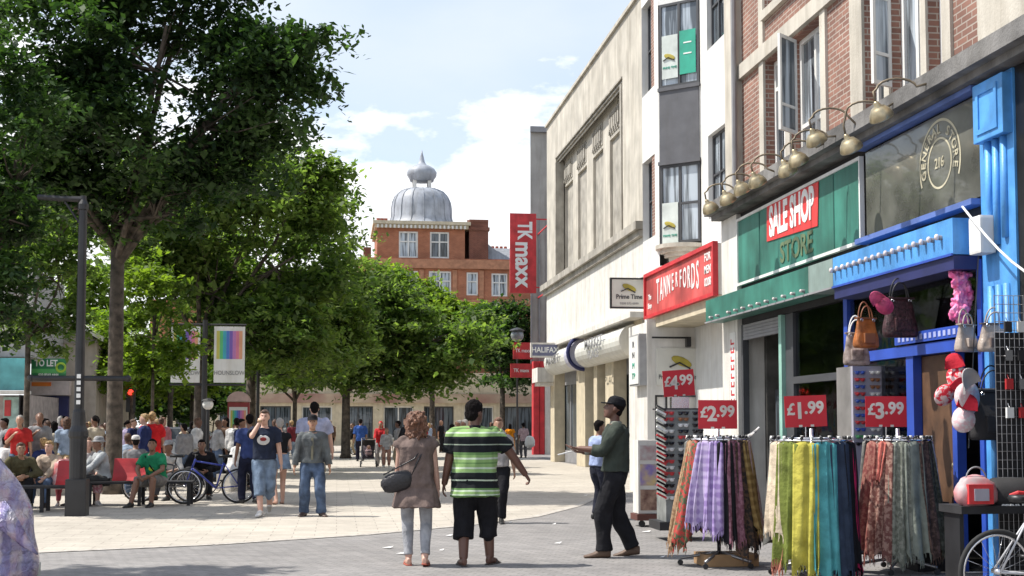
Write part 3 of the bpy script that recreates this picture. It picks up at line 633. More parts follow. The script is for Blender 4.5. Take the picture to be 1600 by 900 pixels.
# letters grow taller at both ends like the arched lettering of the sign
word = 'TANNERFORDS'
for k, ch in enumerate(word):
    q = abs(k - 5) / 5.0; text(ch, .44 + .34 * q, txtw, P7, -27.45 + k * .315, 4.55 - .10 * q, .004, rs, sx=.62 - .1 * q, off=.006)
for k, s_ in enumerate(('The', 'Shop')): text(s_, .17, txtw, P7, -28.2, 4.42 - .2 * k, .004, rs, off=.003)
for k, s_ in enumerate(('FOR', 'MEN', '0208')): text(s_, .22, txtw, P7, -23.62, 4.74 - .24 * k, .004, rs, off=.003)
mb = MB(); mb.prism([(7.05, 28.6), (7.05, 23.15), (7.94, 23.15), (7.94, 28.6)], 3.72, 3.975); mb.build('soffit', cream, rs)
# shopfront return under the bay facing down the street
PR = PY(27.88)
sf = thing('agency_shopfront', 'white agency shopfront with leaf emblem panel below the red box sign', 'shopfront', (7.6, 27.8, 0))
mb = MB(); PR.wall(mb, 6.85, 8.3, 0.0, 3.9, [(7.02, 7.30, .5, 2.2), (7.42, 8.1, .7, 2.2)], .15); mb.build('wall', offwhite, sf)
mb = MB(); PR.box(mb, 7.05, 8.22, 2.42, 3.25, .002, .04); pnl = mb.build('emblem_panel', mat('panel_cream', (.62, .61, .55), .6, var=.03), sf)
emblem(PR, 7.62, 2.95, .5, pnl, .055); text('Prime Time Recruitment', .15, darkgrey, PR, 7.64, 2.6, .042, pnl, sx=.72)
PR.window(sf, 7.02, 7.30, .5, 2.2, 1, 1, .04, black, mat('blank_white_card', (.6, .56, .54), .7), -.05)
PR.window(sf, 7.42, 8.1, .7, 2.2, 1, 2, .04, darkgrey, mat('pale_window_card', (.55, .5, .5), .7), -.05)
mb = MB(); PR.box(mb, 6.93, 7.75, 3.46, 3.50, .1, .14); PR.box(mb, 7.72, 7.82, 3.28, 3.5, .0, .14); mb.build('bracket', black, sf)
mb = MB(); PR.box(mb, 8.06, 8.2, 3.32, 3.46, .03, .15); mb.build('orange_light', mat('amber', (.8, .35, .02), .4), sf)
mb = MB(); mb.box(6.85, 8.3, 27.9, 29.7, 0, 3.84); mb.build('shop_body', offwhite, sf)
bx = thing('projecting_sign', 'white projecting box sign with green marks under the framed sign', 'sign', (6.7, 28.5, 2.4))
mb = MB(); mb.box(6.68, 7.04, 27.95, 28.9, 2.42, 3.58); mb.build('cabinet', mat('sign_grey', (.36, .36, .36), .6), bx)
mb = MB(); mb.box(6.66, 6.679, 27.98, 28.87, 2.46, 3.54); mb.build('face', white, bx)
for k, s_ in enumerate(('R', 'N', 'M', 'TP')): text(s_, .2, agm if k > 1 else darkgrey, PX(6.66), -28.42, 3.35 - .24 * k, .002, bx, sx=1.5)
# framed projecting sign
PT = PY(29.5); a = Dy(956, 436, 29.5); b = Dy(1010, 480, 29.5)
ps = sign('projecting_sign', 'white projecting sign with gold leaf emblem and dark frame above the street', 'sign', PT, a.x, b.x, b.z, a.z, -.1, 0, MC['panel_cream'], True, .035, black)
um = (a.x + b.x) / 2; emblem(PT, um, a.z - .2, .36, ps, .02); text('Prime Time', .15, darkgrey, PT, um, b.z + .24, .002, ps, sx=.9, off=.003); text('0208 572 0099', .075, midgrey, PT, um, b.z + .08, .002, ps)
mb = MB(); mb.box(b.x, 7.22, 29.42, 29.48, a.z - .1, a.z - .05); mb.build('bracket', black, ps)

# ------------------------------------------------------------------ limestone building
lb = thing('limestone_building', 'pale stone art deco building with tall recessed windows', 'building', (9, 46, 0))
P9 = PX(9.0); Z0, ZT = 7.62, 14.55
# tall recess holding a row of tall openings
rec = (-52.4, -39.75, 7.6, 12.75)
mb = MB(); P9.wall(mb, -54.75, -37.0, 7.6, ZT, [rec], .35)
P9.box(mb, -54.75, -37.0, ZT, ZT + .12, -.6, .09)
ops = []
for c in (-51.3, -48.4, -45.35, -42.4): ops.append((c - .92, c + .92, 7.62, 11.45))
ops.append((-40.62, -40.12, 7.62, 12.0))
Pr = PX(9.35); Pr.wall(mb, -52.4, -39.75, 7.6, 12.75, ops, 1.1); mb.build('wall', stone, lb)
mb = MB()
for d, h in ((.0, 0), (.1, .1), (.2, .2)):     # stepped surround
    P9.box(mb, -52.4 + d, -39.75 - d, 12.74 - d - .06, 12.74 - d, -.3 + d, .06 - d * .6 - .02)
P9.box(mb, -39.95, -39.76, 7.62, 12.5, -.3, .05); P9.box(mb, -52.39, -52.2, 7.62, 12.5, -.3, .05)
mb.build('surround_moulding', stone_d, lb)
for k, (u0, u1, v0, v1) in enumerate(ops[:4]):     # relief panels over each opening
    mb = MB(); Pr.box(mb, u0 + .05, u1 - .05, 11.58, 12.4, .001, .02)
    for j in range(5):
        uu = u0 + .16 + j * .32; Pr.box(mb, uu, uu + .2, 11.75, 12.15, .02, .07); Pr.box(mb, uu + .05, uu + .15, 12.18, 12.32, .02, .08); Pr.box(mb, uu - .03, uu + .08, 11.6, 11.72, .02, .08)
    mb.build('relief_carving', stone_d, lb)
for k, (u0, u1, v0, v1) in enumerate(ops[:4]):
    Pr.window(lb, u0 + .01, u1 - .01, v0, v1 - (1.5 if k % 2 else .4), cols=2, rows=2, fw=.07, w=-1.05, gm=glass)
    if True:
        mb = MB(); Pr.box(mb, u0 + .01, u1 - .01, v1 - (1.5 if k % 2 else .4), v1 - .005, -1.05, -.97); mb.build('window_head', stone_d, lb)
mb = MB(); P9.box(mb, -55.0, -36.85, 7.35, 7.59, -.3, .28); P9.box(mb, -54.95, -36.9, 7.15, 7.34, -.3, .16); mb.build('cornice', stone_d, lb)
mb = MB(); P9.box(mb, -54.75, -37.0, 4.9, 7.14, -.4, .02); mb.build('plain_band', offwhite, lb)
mb = MB(); P9.box(mb, -54.6, -36.9, 4.72, 4.89, -.4, .45); mb.build('canopy', offwhite, lb)
mb = MB(); mb.box(9.45, 20, 37.0, 54.75, 4.9, ZT); mb.box(10.4, 20, 37.0, 54.75, 0, 4.89); mb.box(9.0, 9.44, 37.0, 37.3, 0, 4.89); mb.build('core', stone_d, lb)
for y0, y1 in ((53.9, 52.9), (47.9, 46.2), (44.6, 44.0), (42.6, 41.3), (38.4, 37.31)):
    mb = MB(); mb.box(9.0, 9.44, y1, y0, 0.01, 4.71); mb.build('column', cream, lb)
mb = MB(); mb.box(9.44, 9.55, 37.3, 53.9, .01, .5); mb.box(9.44, 9.55, 37.3, 53.9, 3.2, 4.71)
for y in (51.5, 49.5, 45.3, 43.3, 40.0): mb.box(9.44, 9.55, y, y + .12, .5, 3.2)
mb.build('shop_frame', midgrey, lb)
mb = MB(); mb.box(9.48, 9.5, 37.3, 53.9, .5, 3.2); mb.build('shop_pane', glass, lb)
# barrel fascia sign
for y0, y1, l1, l2, lab in ((45.6, 38.2, 'MARKET', 'PLACE', 'long white barrel fascia sign with grey lettering on the stone building'), (52.6, 47.6, 'MARKET', '', 'shorter white barrel fascia sign at the far end of the stone building')):
    bs = thing('barrel_sign', lab, 'sign', (8.8, (y0 + y1) / 2, 3.6))
    mb = MB(); prof = [(9.0, 3.62)] + [(9.0 - .5 * math.sin(R(a)), 4.12 - .5 * math.cos(R(a))) for a in range(10, 171, 16)] + [(9.0, 4.62)]
    mb.rings([[(x, y, z) for x, z in prof] for y in (y0, y1)]); mb.build('shell', mat('barrel_white', (.62, .62, .58), .45, var=.05, stain=.15), bs)
    Pb = Pl(8.46, 0, 0, -1)
    um = -(y0 + y1) / 2
    text(l1, .5, midgrey, Pb, um, 4.28 if l2 else 4.12, .02, bs, sx=1.6, off=.006)
    if l2: text(l2, .4, midgrey, Pb, um, 3.9, .02, bs, sx=1.6, off=.006)
mb = MB()
for rr_ in (0,):
    pts_ = [(9.0 - .62 * math.sin(R(a)), 46.3, 4.2 - .62 * math.cos(R(a))) for a in range(0, 181, 15)]; mb.tube(pts_, .07, 8)
tag(mb.build('curved_bracket', navy), 'dark blue curved bracket between the two barrel signs', 'bracket')
mb = MB(); mb.rings([[(9.0 - .56 * math.sin(R(a)) , y, 4.15 - .56 * math.cos(R(a))) for a in range(0, 181, 15)] for y in (47.5, 46.4)])
tag(mb.build('sign_cabinet', mat('pale_lilac', (.5, .5, .62), .5, var=.1)), 'pale lilac curved cabinet between the two barrel signs', 'sign')
# halifax sign
PH = PY(50.0); a = Dy(830, 536, 50); b = Dy(873, 558, 50)
hs = sign('projecting_sign', 'white framed projecting sign with white capitals on navy', 'sign', PH, a.x + .05, b.x - .05, b.z + .05, a.z - .05, -.15, 0, mat('halifax_grey', (.16, .17, .27), .5), True, .07, offwhite)
text('HALIFAX', .3, txtw, PH, (a.x + b.x) / 2, (a.z + b.z) / 2, .002, hs, sx=.9, off=.006)
mb = MB(); mb.box(b.x, 9.0, 49.9, 49.96, b.z + .2, b.z + .26); mb.build('bracket', midgrey, hs)
mb = MB(); mb.box(8.3, 9.0, 53.0, 54.5, 3.35, 3.95); mb.box(8.4, 9.0, 53.1, 54.4, 3.2, 3.34); tag(mb.build('shop_canopy', offwhite), 'small white box canopy below the navy and white sign', 'canopy')

# ------------------------------------------------------------------ red banner store
tk = thing('concrete_store_building', 'grey concrete store with red entrance column beyond the stone building', 'building', (10.2, 67, 0))
mb = MB(); mb.prism([(10.12, 67), (14.3, 67), (20, 90), (14.2, 90)], 4.5, 17.4); mb.prism([(10.9, 67.4), (14.3, 67.4), (20, 90), (15, 90)], 0, 4.49); mb.build('wall', concrete, tk)
mb = MB(); mb.box(10.1, 14.4, 66.8, 66.99, 17.2, 17.5)
for k in range(3): mb.box(10.13 + .42 * k, 10.2 + .42 * k, 66.93, 66.99, 4.5, 12.5)
mb.build('trim', midgrey, tk)
a = Dy(833, 560, 66.5); b = Dy(851, 710, 66.5)
mb = MB(); mb.box(a.x, (a.x + b.x) / 2, 66.4, 67, 0, 4.9); mb.box((a.x + b.x) / 2 + .04, b.x, 66.5, 67, 0, 4.9); mb.build('red_column', red, tk)
mb = MB(); mb.box(b.x + .02, b.x + .3, 66.5, 67, 0, 4.4); mb.build('white_jamb', offwhite, tk)
PB = PY(62.0); a = Dy(797, 333, 62); b = Dy(838, 458, 62)
bn = thing('vertical_banner_sign', 'tall red banner sign with white lettering running downwards', 'sign', ((a.x + b.x) / 2, 62, b.z))
mb = MB(); PB.box(mb, a.x, b.x, b.z, a.z, -.12, 0); mb.build('board', redplastic, bn)
text('TK', .98, txtw, PB, (a.x + b.x) / 2 + .05, a.z - .85, .003, bn, rot=R(-90), off=.03, sx=.7)
text('maxx', 1.18, txtw, PB, (a.x + b.x) / 2, b.z + 1.42, .003, bn, rot=R(-90), off=.035, sx=.86, name='lettering')
mb = MB()
for z in (a.z - .3, b.z + .25): mb.box(b.x, b.x + .9, 62.0, 62.06, z, z + .06)
mb.box(b.x + .84, b.x + .9, 61.9, 67.1, a.z - .3, a.z - .24); mb.box(b.x + .84, b.x + .9, 61.9, 67.1, b.z + .25, b.z + .31); mb.build('bracket', red, bn)
for (x0, y0, x1, y1, yy, lab) in ((802, 535, 832, 561, 64, 'upper small red projecting sign beside the red column'), (798, 568, 831, 590, 63, 'lower small red projecting sign beside the red column')):
    a = Dy(x0, y0, yy); b = Dy(x1, y1, yy); Pq = PY(yy)
    t = sign('projecting_sign', lab, 'sign', Pq, a.x, b.x, b.z, a.z, -.12, 0, redplastic)
    text('TK maxx', .26, txtw, Pq, (a.x + b.x) / 2, (a.z + b.z) / 2, .003, t, off=.004, sx=.8)
    mb = MB(); mb.box(b.x, b.x + .3, yy, yy + .1, (a.z + b.z) / 2, (a.z + b.z) / 2 + .08); mb.box(b.x + .22, b.x + .3, yy, 67, (a.z + b.z) / 2, (a.z + b.z) / 2 + .08); mb.build('bracket', red, t)

# ------------------------------------------------------------------ domed brick building at the end of the street
YD = 100.0; PD = PY(YD)
def dx(px): return Dy(px, 600, YD).x
def dz(py): return Dy(660, py, YD).z
dm = thing('domed_brick_building', 'orange brick corner building with grey lead dome and lantern', 'building', (dx(660), YD, 0))
xl, xr = dx(588), dx(726)
h1 = [(dx(622), dx(652), dz(403), dz(362)), (dx(671), dx(701), dz(403), dz(362))]
mb = MB(); PD.wall(mb, xl, xr, dz(418), dz(352), h1, .3)
mb.box(xl, xr, YD + .31, YD + 8, dz(418), dz(352)); mb.box(xl, xl + .01, YD, YD + .3, dz(418), dz(352)); mb.box(xr - .01, xr, YD, YD + .3, dz(418), dz(352))
mb.build('tower_wall', brick_or, dm)
PD2 = PY(YD - .3)
h2 = [(dx(x0), dx(x1), dz(y1), dz(y0)) for x0, x1, y0, y1 in ((617, 652, 424, 462), (669, 704, 424, 462), (728, 746, 425, 461), (767, 792, 426, 462), (617, 652, 490, 530), (669, 704, 490, 530), (728, 746, 490, 530), (767, 792, 490, 530), (575, 595, 424, 462))]
mb = MB(); PD2.wall(mb, dx(560), dx(845), 5.6, dz(404), h2, .3); mb.box(dx(560), dx(845), YD + .01, YD + 14, 5.6, dz(404)); mb.build('main_wall', brick_or, dm)
terr = mat('terracotta_trim', (.44, .21, .12), .8, var=.12)
mb = MB(); PD2.box(mb, dx(575), dx(845), dz(420), dz(406), .001, .25); PD2.box(mb, dx(560), dx(845), dz(476), dz(468), .001, .12)
for a, b in ((654, 667), (706, 726), (748, 765)): PD2.box(mb, dx(a), dx(a) + .35, dz(466), dz(422), .001, .08)
mb.build('terracotta_band', terr, dm)
for k, (u0, u1, v0, v1) in enumerate(h1): PD.window(dm, u0, u1, v0, v1, 2, 1, .12, white, glass_b if k == 0 else glass, -.15, .1, transom=.62)
for k, (u0, u1, v0, v1) in enumerate(h2): PD2.window(dm, u0, u1, v0, v1, 2 if u1 - u0 > 1.2 else 1, 1, .12, white, glass_b, -.15, .1, transom=.6)
mb = MB(); PD.box(mb, dx(584), dx(731), dz(362) + .25, dz(352), -8, .35); PD.box(mb, dx(581), dx(734), dz(352), dz(347), -8.2, .55); mb.build('cornice', cream, dm)
mb = MB()
for k in range(22): PD.box(mb, dx(587) + k * .325, dx(587) + k * .325 + .15, dz(360) + .1, dz(353), .351, .5)
mb.build('cornice_brackets', offwhite, dm)
mb = MB(); mb.box(dx(588), dx(606), YD + 2, YD + 4, dz(352), dz(341)); mb.box(dx(567), dx(579), YD + 1, YD + 2.5, dz(404), dz(385)); lc = mb.build('left_chimney', brick_dk, dm)
mb = MB(); mb.box(dx(733), dx(763), YD + .1, YD + 4, dz(404), dz(345)); mb.box(dx(731), dx(765), YD, YD + 4.2, dz(358), dz(353)); mb.box(dx(733), dx(763), YD + .05, YD + 4.1, dz(345), dz(341)); rc = mb.build('chimney_stack', brick_dk, dm)
potm = mat('chimney_pot', (.35, .1, .06), .8)
for c, xs in ((rc, (737, 744, 751, 758)), (lc, (591, 597, 603))):
    for x in xs: mb = MB(); mb.lathe([(.18, dz(341)), (.14, dz(337)), (.17, dz(335))], 8, c=(dx(x), YD + 2.4)); mb.build('chimney_pot', potm, c)
# slate roof wing at right with chimney pots
mb = MB(); mb.add([(dx(763), YD + .2, dz(404)), (dx(845), YD + .2, dz(404)), (dx(845), YD + 5, dz(372)), (dx(763), YD + 5, dz(372)), (dx(763), YD + 10, dz(404)), (dx(845), YD + 10, dz(404))], [(0, 1, 2, 3), (3, 2, 5, 4), (0, 3, 4), (1, 5, 2)]); mb.build('wing_roof', mat('slate', (.2, .21, .23), .7, var=.15, vscale=4), dm)
mb = MB(); mb.box(dx(768), dx(812), YD + 5.5, YD + 6.5, dz(385), dz(372)); c3 = mb.build('wing_chimney', brick_dk, dm)
for x in range(770, 812, 7): mb = MB(); mb.lathe([(.15, dz(372)), (.13, dz(366))], 8, c=(dx(x), YD + 6)); mb.build('chimney_pot', potm, c3)
mb = MB(); mb.add([(dx(753), YD + .6, dz(404)), (dx(798), YD + .6, dz(404)), (dx(764), YD + .6, dz(378)), (dx(753), YD + .6, dz(378)), (dx(753), YD + 3, dz(404)), (dx(798), YD + 3, dz(404)), (dx(764), YD + 3, dz(378)), (dx(753), YD + 3, dz(378))], [(0, 1, 2, 3), (4, 5, 6, 7), (0, 1, 5, 4), (1, 2, 6, 5), (2, 3, 7, 6), (3, 0, 4, 7)]); mb.build('gable_roof', lead, dm)
# dome
cx, cy = dx(662), YD + 3.4
def rp(w): return w * YD / FP
mb = MB()
prof = [(rp(61), dz(347)), (rp(55), dz(343)), (rp(51), dz(337)), (rp(49), dz(330)), (rp(48.5), dz(315)), (rp(47), dz(305)), (rp(43), dz(296)), (rp(36), dz(289)), (rp(27), dz(285)), (rp(15), dz(283))]
mb.lathe(prof, 8 * 4, c=(cx, cy)); dome = mb.build('dome', lead, dm, smooth=True)
mb = MB()
for k in range(16):
    a = 2 * math.pi * k / 16; mb.tube([(cx + (r_ + .03) * math.cos(a), cy + (r_ + .03) * math.sin(a), z) for r_, z in prof], .028, 5)
mb.build('dome_ribs', lead, dome)
mb = MB()
for k in range(4):
    a = 2 * math.pi * (k + .5) / 4; x, y = cx + rp(17) * math.cos(a), cy + rp(14) * math.sin(a); mb.box(x - .14, x + .14, y - .14, y + .14, dz(285), dz(270))
mb.build('lantern_posts', offwhite, dm)
mb = MB(); mb.lathe([(rp(19), dz(271)), (rp(20), dz(268)), (rp(24), dz(262)), (rp(24.5), dz(256)), (rp(21), dz(251)), (rp(15), dz(247)), (rp(8), dz(244)), (rp(5), dz(240)), (rp(4.2), dz(236)), (rp(3), dz(231)), (rp(1.6), dz(226)), (rp(.4), dz(220))], 16, c=(cx, cy)); mb.build('lantern_cap', lead, dm, smooth=True)
# cream ground-floor shops along the bottom of it
fs = thing('cream_shop_row', 'cream ground floor shop row closing the end of the street', 'building', (3, 99, 0))
mb = MB(); hs_ = [(-12 + k * 3.1, -9.7 + k * 3.1, .5, 3.0) for k in range(10)]
Pf = PY(98.6); Pf.wall(mb, -14, 18.5, 0, 5.59, hs_, .4); mb.box(-14, 18.5, 99.0, 99.6, 0, 5.59); mb.build('wall', cream, fs)
mb = MB(); Pf.box(mb, -14, 18.5, 3.25, 3.95, .001, .2); mb.build('fascia', mat('mixed_fascia', (.5, .42, .3), .6, var=.2, vscale=.4, col2=(.25, .12, .1)), fs)
for k, (u0, u1, v0, v1) in enumerate(hs_): Pf.window(fs, u0, u1, v0, v1, 2, 1, .1, white if k % 2 else darkgrey, glass, -.3, name='shop_window')
mb = MB(); Pf.box(mb, -14, dx(560), 5.6, 11, -6, 0); mb.build('upper_floor', brick_or, fs)

# ------------------------------------------------------------------ left side of the square
YL = 58.0; PLf = PY(YL)
def lx(px): return Dy(px, 600, YL).x
def lz(py): return Dy(100, py, YL).z
hb = thing('gabled_house', 'pale rendered gabled house behind the TO LET board', 'building', (lx(85), YL, 0))
x0, x1 = lx(48), lx(150); ge = lz(530); gt = lz(478)
mb = MB(); mb.prism([(x0, YL), (x1, YL), (x1, YL + 9), (x0, YL + 9)], 0, ge)
xm = lx(52); mb.add([(x0, YL, ge), (x1, YL, ge), (xm, YL, gt), (x0, YL + 9, ge), (x1, YL + 9, ge), (xm, YL + 9, gt)], [(0, 1, 2), (3, 5, 4), (0, 2, 5, 3)]); mb.build('wall', mat('pinkish_render', (.46, .40, .34), .85, var=.06, stain=.25), hb)
mb = MB(); mb.add([(x1 + .3, YL - .3, ge - .1), (xm, YL - .3, gt + .12), (xm, YL + 9, gt + .12), (x1 + .3, YL + 9, ge - .1), (x1 + .3, YL - .3, ge + .1), (xm, YL - .3, gt + .32), (xm, YL + 9, gt + .32), (x1 + .3, YL + 9, ge + .1)], [(0, 1, 2, 3), (4, 5, 6, 7), (0, 1, 5, 4), (2, 3, 7, 6), (0, 3, 7, 4), (1, 2, 6, 5)]); mb.build('roof', offwhite, hb)
mb = MB(); PLf.box(mb, x0, x1, lz(536), lz(532), .001, .08); mb.build('string_course', stone_d, hb)
mb = MB(); PLf.box(mb, lx(46), lx(112), lz(618), lz(596), .001, .5); fb = mb.build('fascia', mat('peach_white', (.6, .52, .5), .6), hb)
mb = MB(); PLf.box(mb, lx(54), lx(84), lz(604), lz(598), .501, .53); mb.build('fascia_orange_panel', mat('orange_panel', (.75, .13, .03), .5, col2=(.7, .3, .02), vscale=1), fb)
mb = MB(); PLf.box(mb, lx(50), lx(109), 0, lz(619), .001, .3); mb.build('blue_front', navy, hb)
mb = MB(); PLf.box(mb, lx(52), lx(75), .3, lz(628), .301, .33); mb.build('shop_window', glass, hb)
fb2 = thing('fin_fronted_building', 'white building with vertical fins at the left edge', 'building', (lx(10), YL - 6, 0))
Y6 = YL - 6; P6 = PY(Y6)
def fx(px): return Dy(px, 560, Y6).x
def fz(py): return Dy(20, py, Y6).z
mb = MB(); mb.box(fx(-330), fx(48), Y6, Y6 + 5.9, 4.2, fz(420)); mb.build('wall', mat('pale_grey_render', (.40, .39, .39), .8, var=.06, stain=.2), fb2)
mb = MB()
for k in range(26): xx = fx(44) - k * .45; P6.box(mb, xx, xx + .12, 5.2, fz(425), .001, .4)
mb.build('fins', offwhite, fb2)
mb = MB(); P6.box(mb, fx(-330), fx(47), fz(610), fz(560), .0, .35); mb.build('teal_fascia', mat('teal_fascia', (.12, .42, .44), .5, var=.25, vscale=1), fb2)
mb = MB(); P6.box(mb, fx(-330), fx(50), fz(616), fz(611), .0, .5); mb.build('fascia_edge', offwhite, fb2)
mb = MB(); mb.box(fx(-330), fx(44), Y6 + .4, Y6 + 5.9, 0, fz(617)); mb.build('ground_floor', mat('shop_pale', (.42, .36, .34), .7, var=.15), fb2)
mb = MB(); P6.box(mb, fx(4), fx(30), .4, fz(620), -.38, -.3); sw = mb.build('window_display', mat('display_pale_green', (.4, .55, .5), .5, var=.2), fb2)
mb = MB(); P6.box(mb, fx(6), fx(16), fz(650), fz(625), -.29, -.27); mb.build('display_poster', redplastic, sw)
mb = MB(); P6.box(mb, fx(32), fx(34), 0, fz(617), -.38, .1); P6.box(mb, fx(40), fx(42), 0, fz(617), -.38, .1); mb.build('post', black, fb2)
# to let board
tl = thing('to_let_board', 'green TO LET board on a post in front of the gabled house', 'sign', (lx(75), YL - 4, 0))
PTl = PY(YL - 4); Y4 = YL - 4
a = Dy(49, 560, Y4); b = Dy(103, 588, Y4)
mb = MB(); PTl.box(mb, a.x, b.x, b.z, a.z, -.04, 0); mb.build('board', mat('estate_board_green', (.02, .2, .07), .5), tl)
mb = MB(); PTl.box(mb, a.x, b.x, b.z + .12, b.z + .30, .001, .006); mb.build('board_stripe', mat('leaf_green', (.1, .42, .12), .5), tl)
text('TO LET', .36, txtw, PTl, a.x + .58, a.z - .2, .002, tl, sx=.75, off=.012)
text('020 8569 4444', .13, txtw, PTl, a.x + .68, b.z + .06, .002, tl, off=.003)
mb = MB(); c_ = PTl.M @ Vector((b.x - .2, (a.z + b.z) / 2, .03)); mb.torus(.17, .045, 20, 6, Matrix.Translation(c_)); mb.build('ring_logo', mat('lime', (.4, .6, .05), .5), tl)
mb = MB(); mb.box(a.x - .12, a.x - .04, Y4 - .02, Y4 + .05, 0, a.z + .1); mb.build('post', black, tl)

# ------------------------------------------------------------------ trees
def leaves(name, m, pts, size, rng, parent, droop=.5):
    """pts: (n,3) leaf positions; each leaf a small folded rhombus"""
    n = len(pts)
    a = rng.uniform(0, 2 * np.pi, n); tilt = rng.normal(0, .55, n) - .25 * droop
    d = np.stack([np.cos(a) * np.cos(tilt), np.sin(a) * np.cos(tilt), np.sin(tilt)], 1)
    side = np.stack([-np.sin(a), np.cos(a), rng.normal(0, .45, n)], 1); side /= np.linalg.norm(side, axis=1)[:, None]
    L = (size * np.clip(rng.lognormal(-.03, .32, n), .45, 1.9))[:, None]; Wd = L * rng.uniform(.22, .38, (n, 1))
    v = np.empty((n, 4, 3)); v[:, 0] = pts - d * L * .5; v[:, 1] = pts + side * Wd; v[:, 2] = pts + d * L * .5; v[:, 3] = pts - side * Wd
    v[:, 1, 2] += (L * .06)[:, 0]; v[:, 3, 2] += (L * .06)[:, 0]
    me = bpy.data.meshes.new(name); me.vertices.add(4 * n); me.vertices.foreach_set('co', v.reshape(-1).astype(np.float32))
    me.loops.add(4 * n); me.loops.foreach_set('vertex_index', np.arange(4 * n, dtype=np.int32))
    me.polygons.add(n); me.polygons.foreach_set('loop_start', np.arange(0, 4 * n, 4, dtype=np.int32)); me.polygons.foreach_set('loop_total', np.full(n, 4, dtype=np.int32))
    me.update(); me.validate(); me.materials.append(m)
    o = bpy.data.objects.new(name, me); C.objects.link(o)
    o.parent = parent; o.matrix_parent_inverse = parent.matrix_basis.inverted()
    return o
bark = mat('bark', (.10, .08, .062), .95, var=.3, vscale=6, bump=.8, bscale=14)
def tree(name, label, base, blobs, nclus, nleaf, size, m, seed, trunk_r=.18, fork=None, bend=(0, 0), crad=.7, group=None, shell=.55, flat=.55):
    """blobs: list of (centre, (rx, ry, rz), weight); clusters sit in the outer part of every blob"""
    rng = np.random.default_rng(seed); base = Vector(base)
    t = thing(name, label, 'tree', base, 0, group)
    wts = np.array([b[2] for b in blobs], float); wts /= wts.sum()
    cl = []
    for i in rng.choice(len(blobs), nclus, p=wts):
        c, r, _ = blobs[i]
        for _try in range(6):
            u = rng.normal(size=3); u /= np.linalg.norm(u); q = rng.uniform(shell, 1.02) ** .8; cc = np.array(c) + u * q * np.array(r)
            if mnoise.noise(Vector(cc) / (crad * 2.6) + Vector((seed, 0, 0))) > -.06: break
        cl.append(cc); continue
        u = rng.normal(size=3); u /= np.linalg.norm(u); q = rng.uniform(shell, 1.02) ** .8
        cl.append(np.array(c) + u * q * np.array(r))
    cl = np.array(cl)
    per = nleaf // nclus; P_ = []
    for c in cl:
        k = max(5, int(per * rng.uniform(.35, 1.7))); cr = crad * rng.uniform(.55, 1.35)
        # twigs radiate in the cluster: leaves strung along them
        ntw = max(3, k // 14)
        for _ in range(ntw):
            u = rng.normal(size=3); u[2] *= .5; u /= np.linalg.norm(u)
            tt = rng.uniform(.1, 1, k // ntw)[:, None]; P_.append(c + u * tt * cr * np.array([1, 1, flat]) + rng.normal(0, .10 * crad, (k // ntw, 3)) - np.array([0, 0, .12]) * tt ** 2 * cr)
    P_ = np.concatenate(P_)
    leaves('crown', m, P_, size, rng, t)
    fork = fork or base.z + 3
    mb = MB(); f = Vector((base.x + bend[0], base.y + bend[1], fork))
    mb.tube([base + Vector((0, 0, -.05)), base + Vector((bend[0] * .1, bend[1] * .1, .25)), base.lerp(f, .5), f], [trunk_r * 1.35, trunk_r, trunk_r * .88, trunk_r * .75], 12)
    for c, r, w_ in blobs:
        c = Vector(c); st = f - Vector((0, 0, .5 + .4 * rng.random())); mid = st.lerp(c, .5) + Vector((rng.normal() * .2, rng.normal() * .2, .35))
        mb.tube([st, mid, c], [trunk_r * .5, trunk_r * .32, trunk_r * .18], 7)
        near = [q for q in cl if (Vector(q) - c).length < max(r) * 1.1]
        for q in near[:9]:
            q = Vector(q); mb.tube([mid.lerp(c, .6), mid.lerp(q, .6) + Vector((0, 0, .15)), q], [trunk_r * .2, trunk_r * .1, trunk_r * .04], 5)
    mb.build('trunk', bark, t, smooth=True)
    return t
lf_dark = leafmat('leaf_dark_green', (.018, .04, .018), (.085, .15, .045), (1.2, 1.5, .5), .42)
lf_mid = leafmat('leaf_mid_green', (.065, .11, .035), (.21, .27, .085), (1.35, 1.6, .6), .58)
lf_lite = leafmat('leaf_fresh_green', (.08, .14, .025), (.22, .31, .05), (1.5, 1.6, .55), .55)
def bl(px, py, Y, rpx, rpy, ry=None, w=None):
    c = Dy(px, py, Y); k = Y / FP
    return ((c.x, c.y, c.z), (rpx * k, ry or (rpx + rpy) / 2 * k, rpy * k), w or rpx * rpy)
b = Dy(178, 700, 29.5); b.z = 0
tree('broad_tree', 'large dark leaved tree with a tall straight trunk behind the benches', b,
     [bl(90, 60, 28, 190, 130), bl(260, 40, 27, 150, 140), bl(60, 210, 29, 110, 90), bl(215, 210, 27.5, 150, 90), bl(360, 160, 27, 120, 110), bl(425, 70, 26.5, 70, 80), bl(478, 48, 26, 45, 34), bl(455, 130, 27, 45, 40), bl(330, 250, 28, 110, 70), bl(200, 310, 29.5, 90, 55), bl(185, 350, 29.2, 55, 45), bl(60, 300, 28.5, 80, 60), bl(270, 335, 28.5, 60, 45), bl(120, 300, 29, 70, 60), bl(400, 240, 28, 60, 55), bl(120, -120, 29, 220, 130), bl(330, -110, 28, 170, 120)],
     800, 78000, .155, lf_dark, 1, .19, fork=6.0, crad=.85, shell=.35)
b = Dy(-60, 700, 24); b.z = 0
tree('broad_tree', 'dark tree whose low branches hang in at the left edge', b, [bl(-60, 200, 24, 130, 160), bl(5, 330, 24, 50, 60), bl(-10, 460, 23.5, 48, 75), bl(25, 250, 24.5, 60, 60), bl(-80, 430, 24, 80, 100), bl(15, 500, 24, 22, 35)], 230, 24000, .13, lf_dark, 2, .2, fork=4.5, crad=.6)
b = Dy(40, 700, 37); b.z = 0
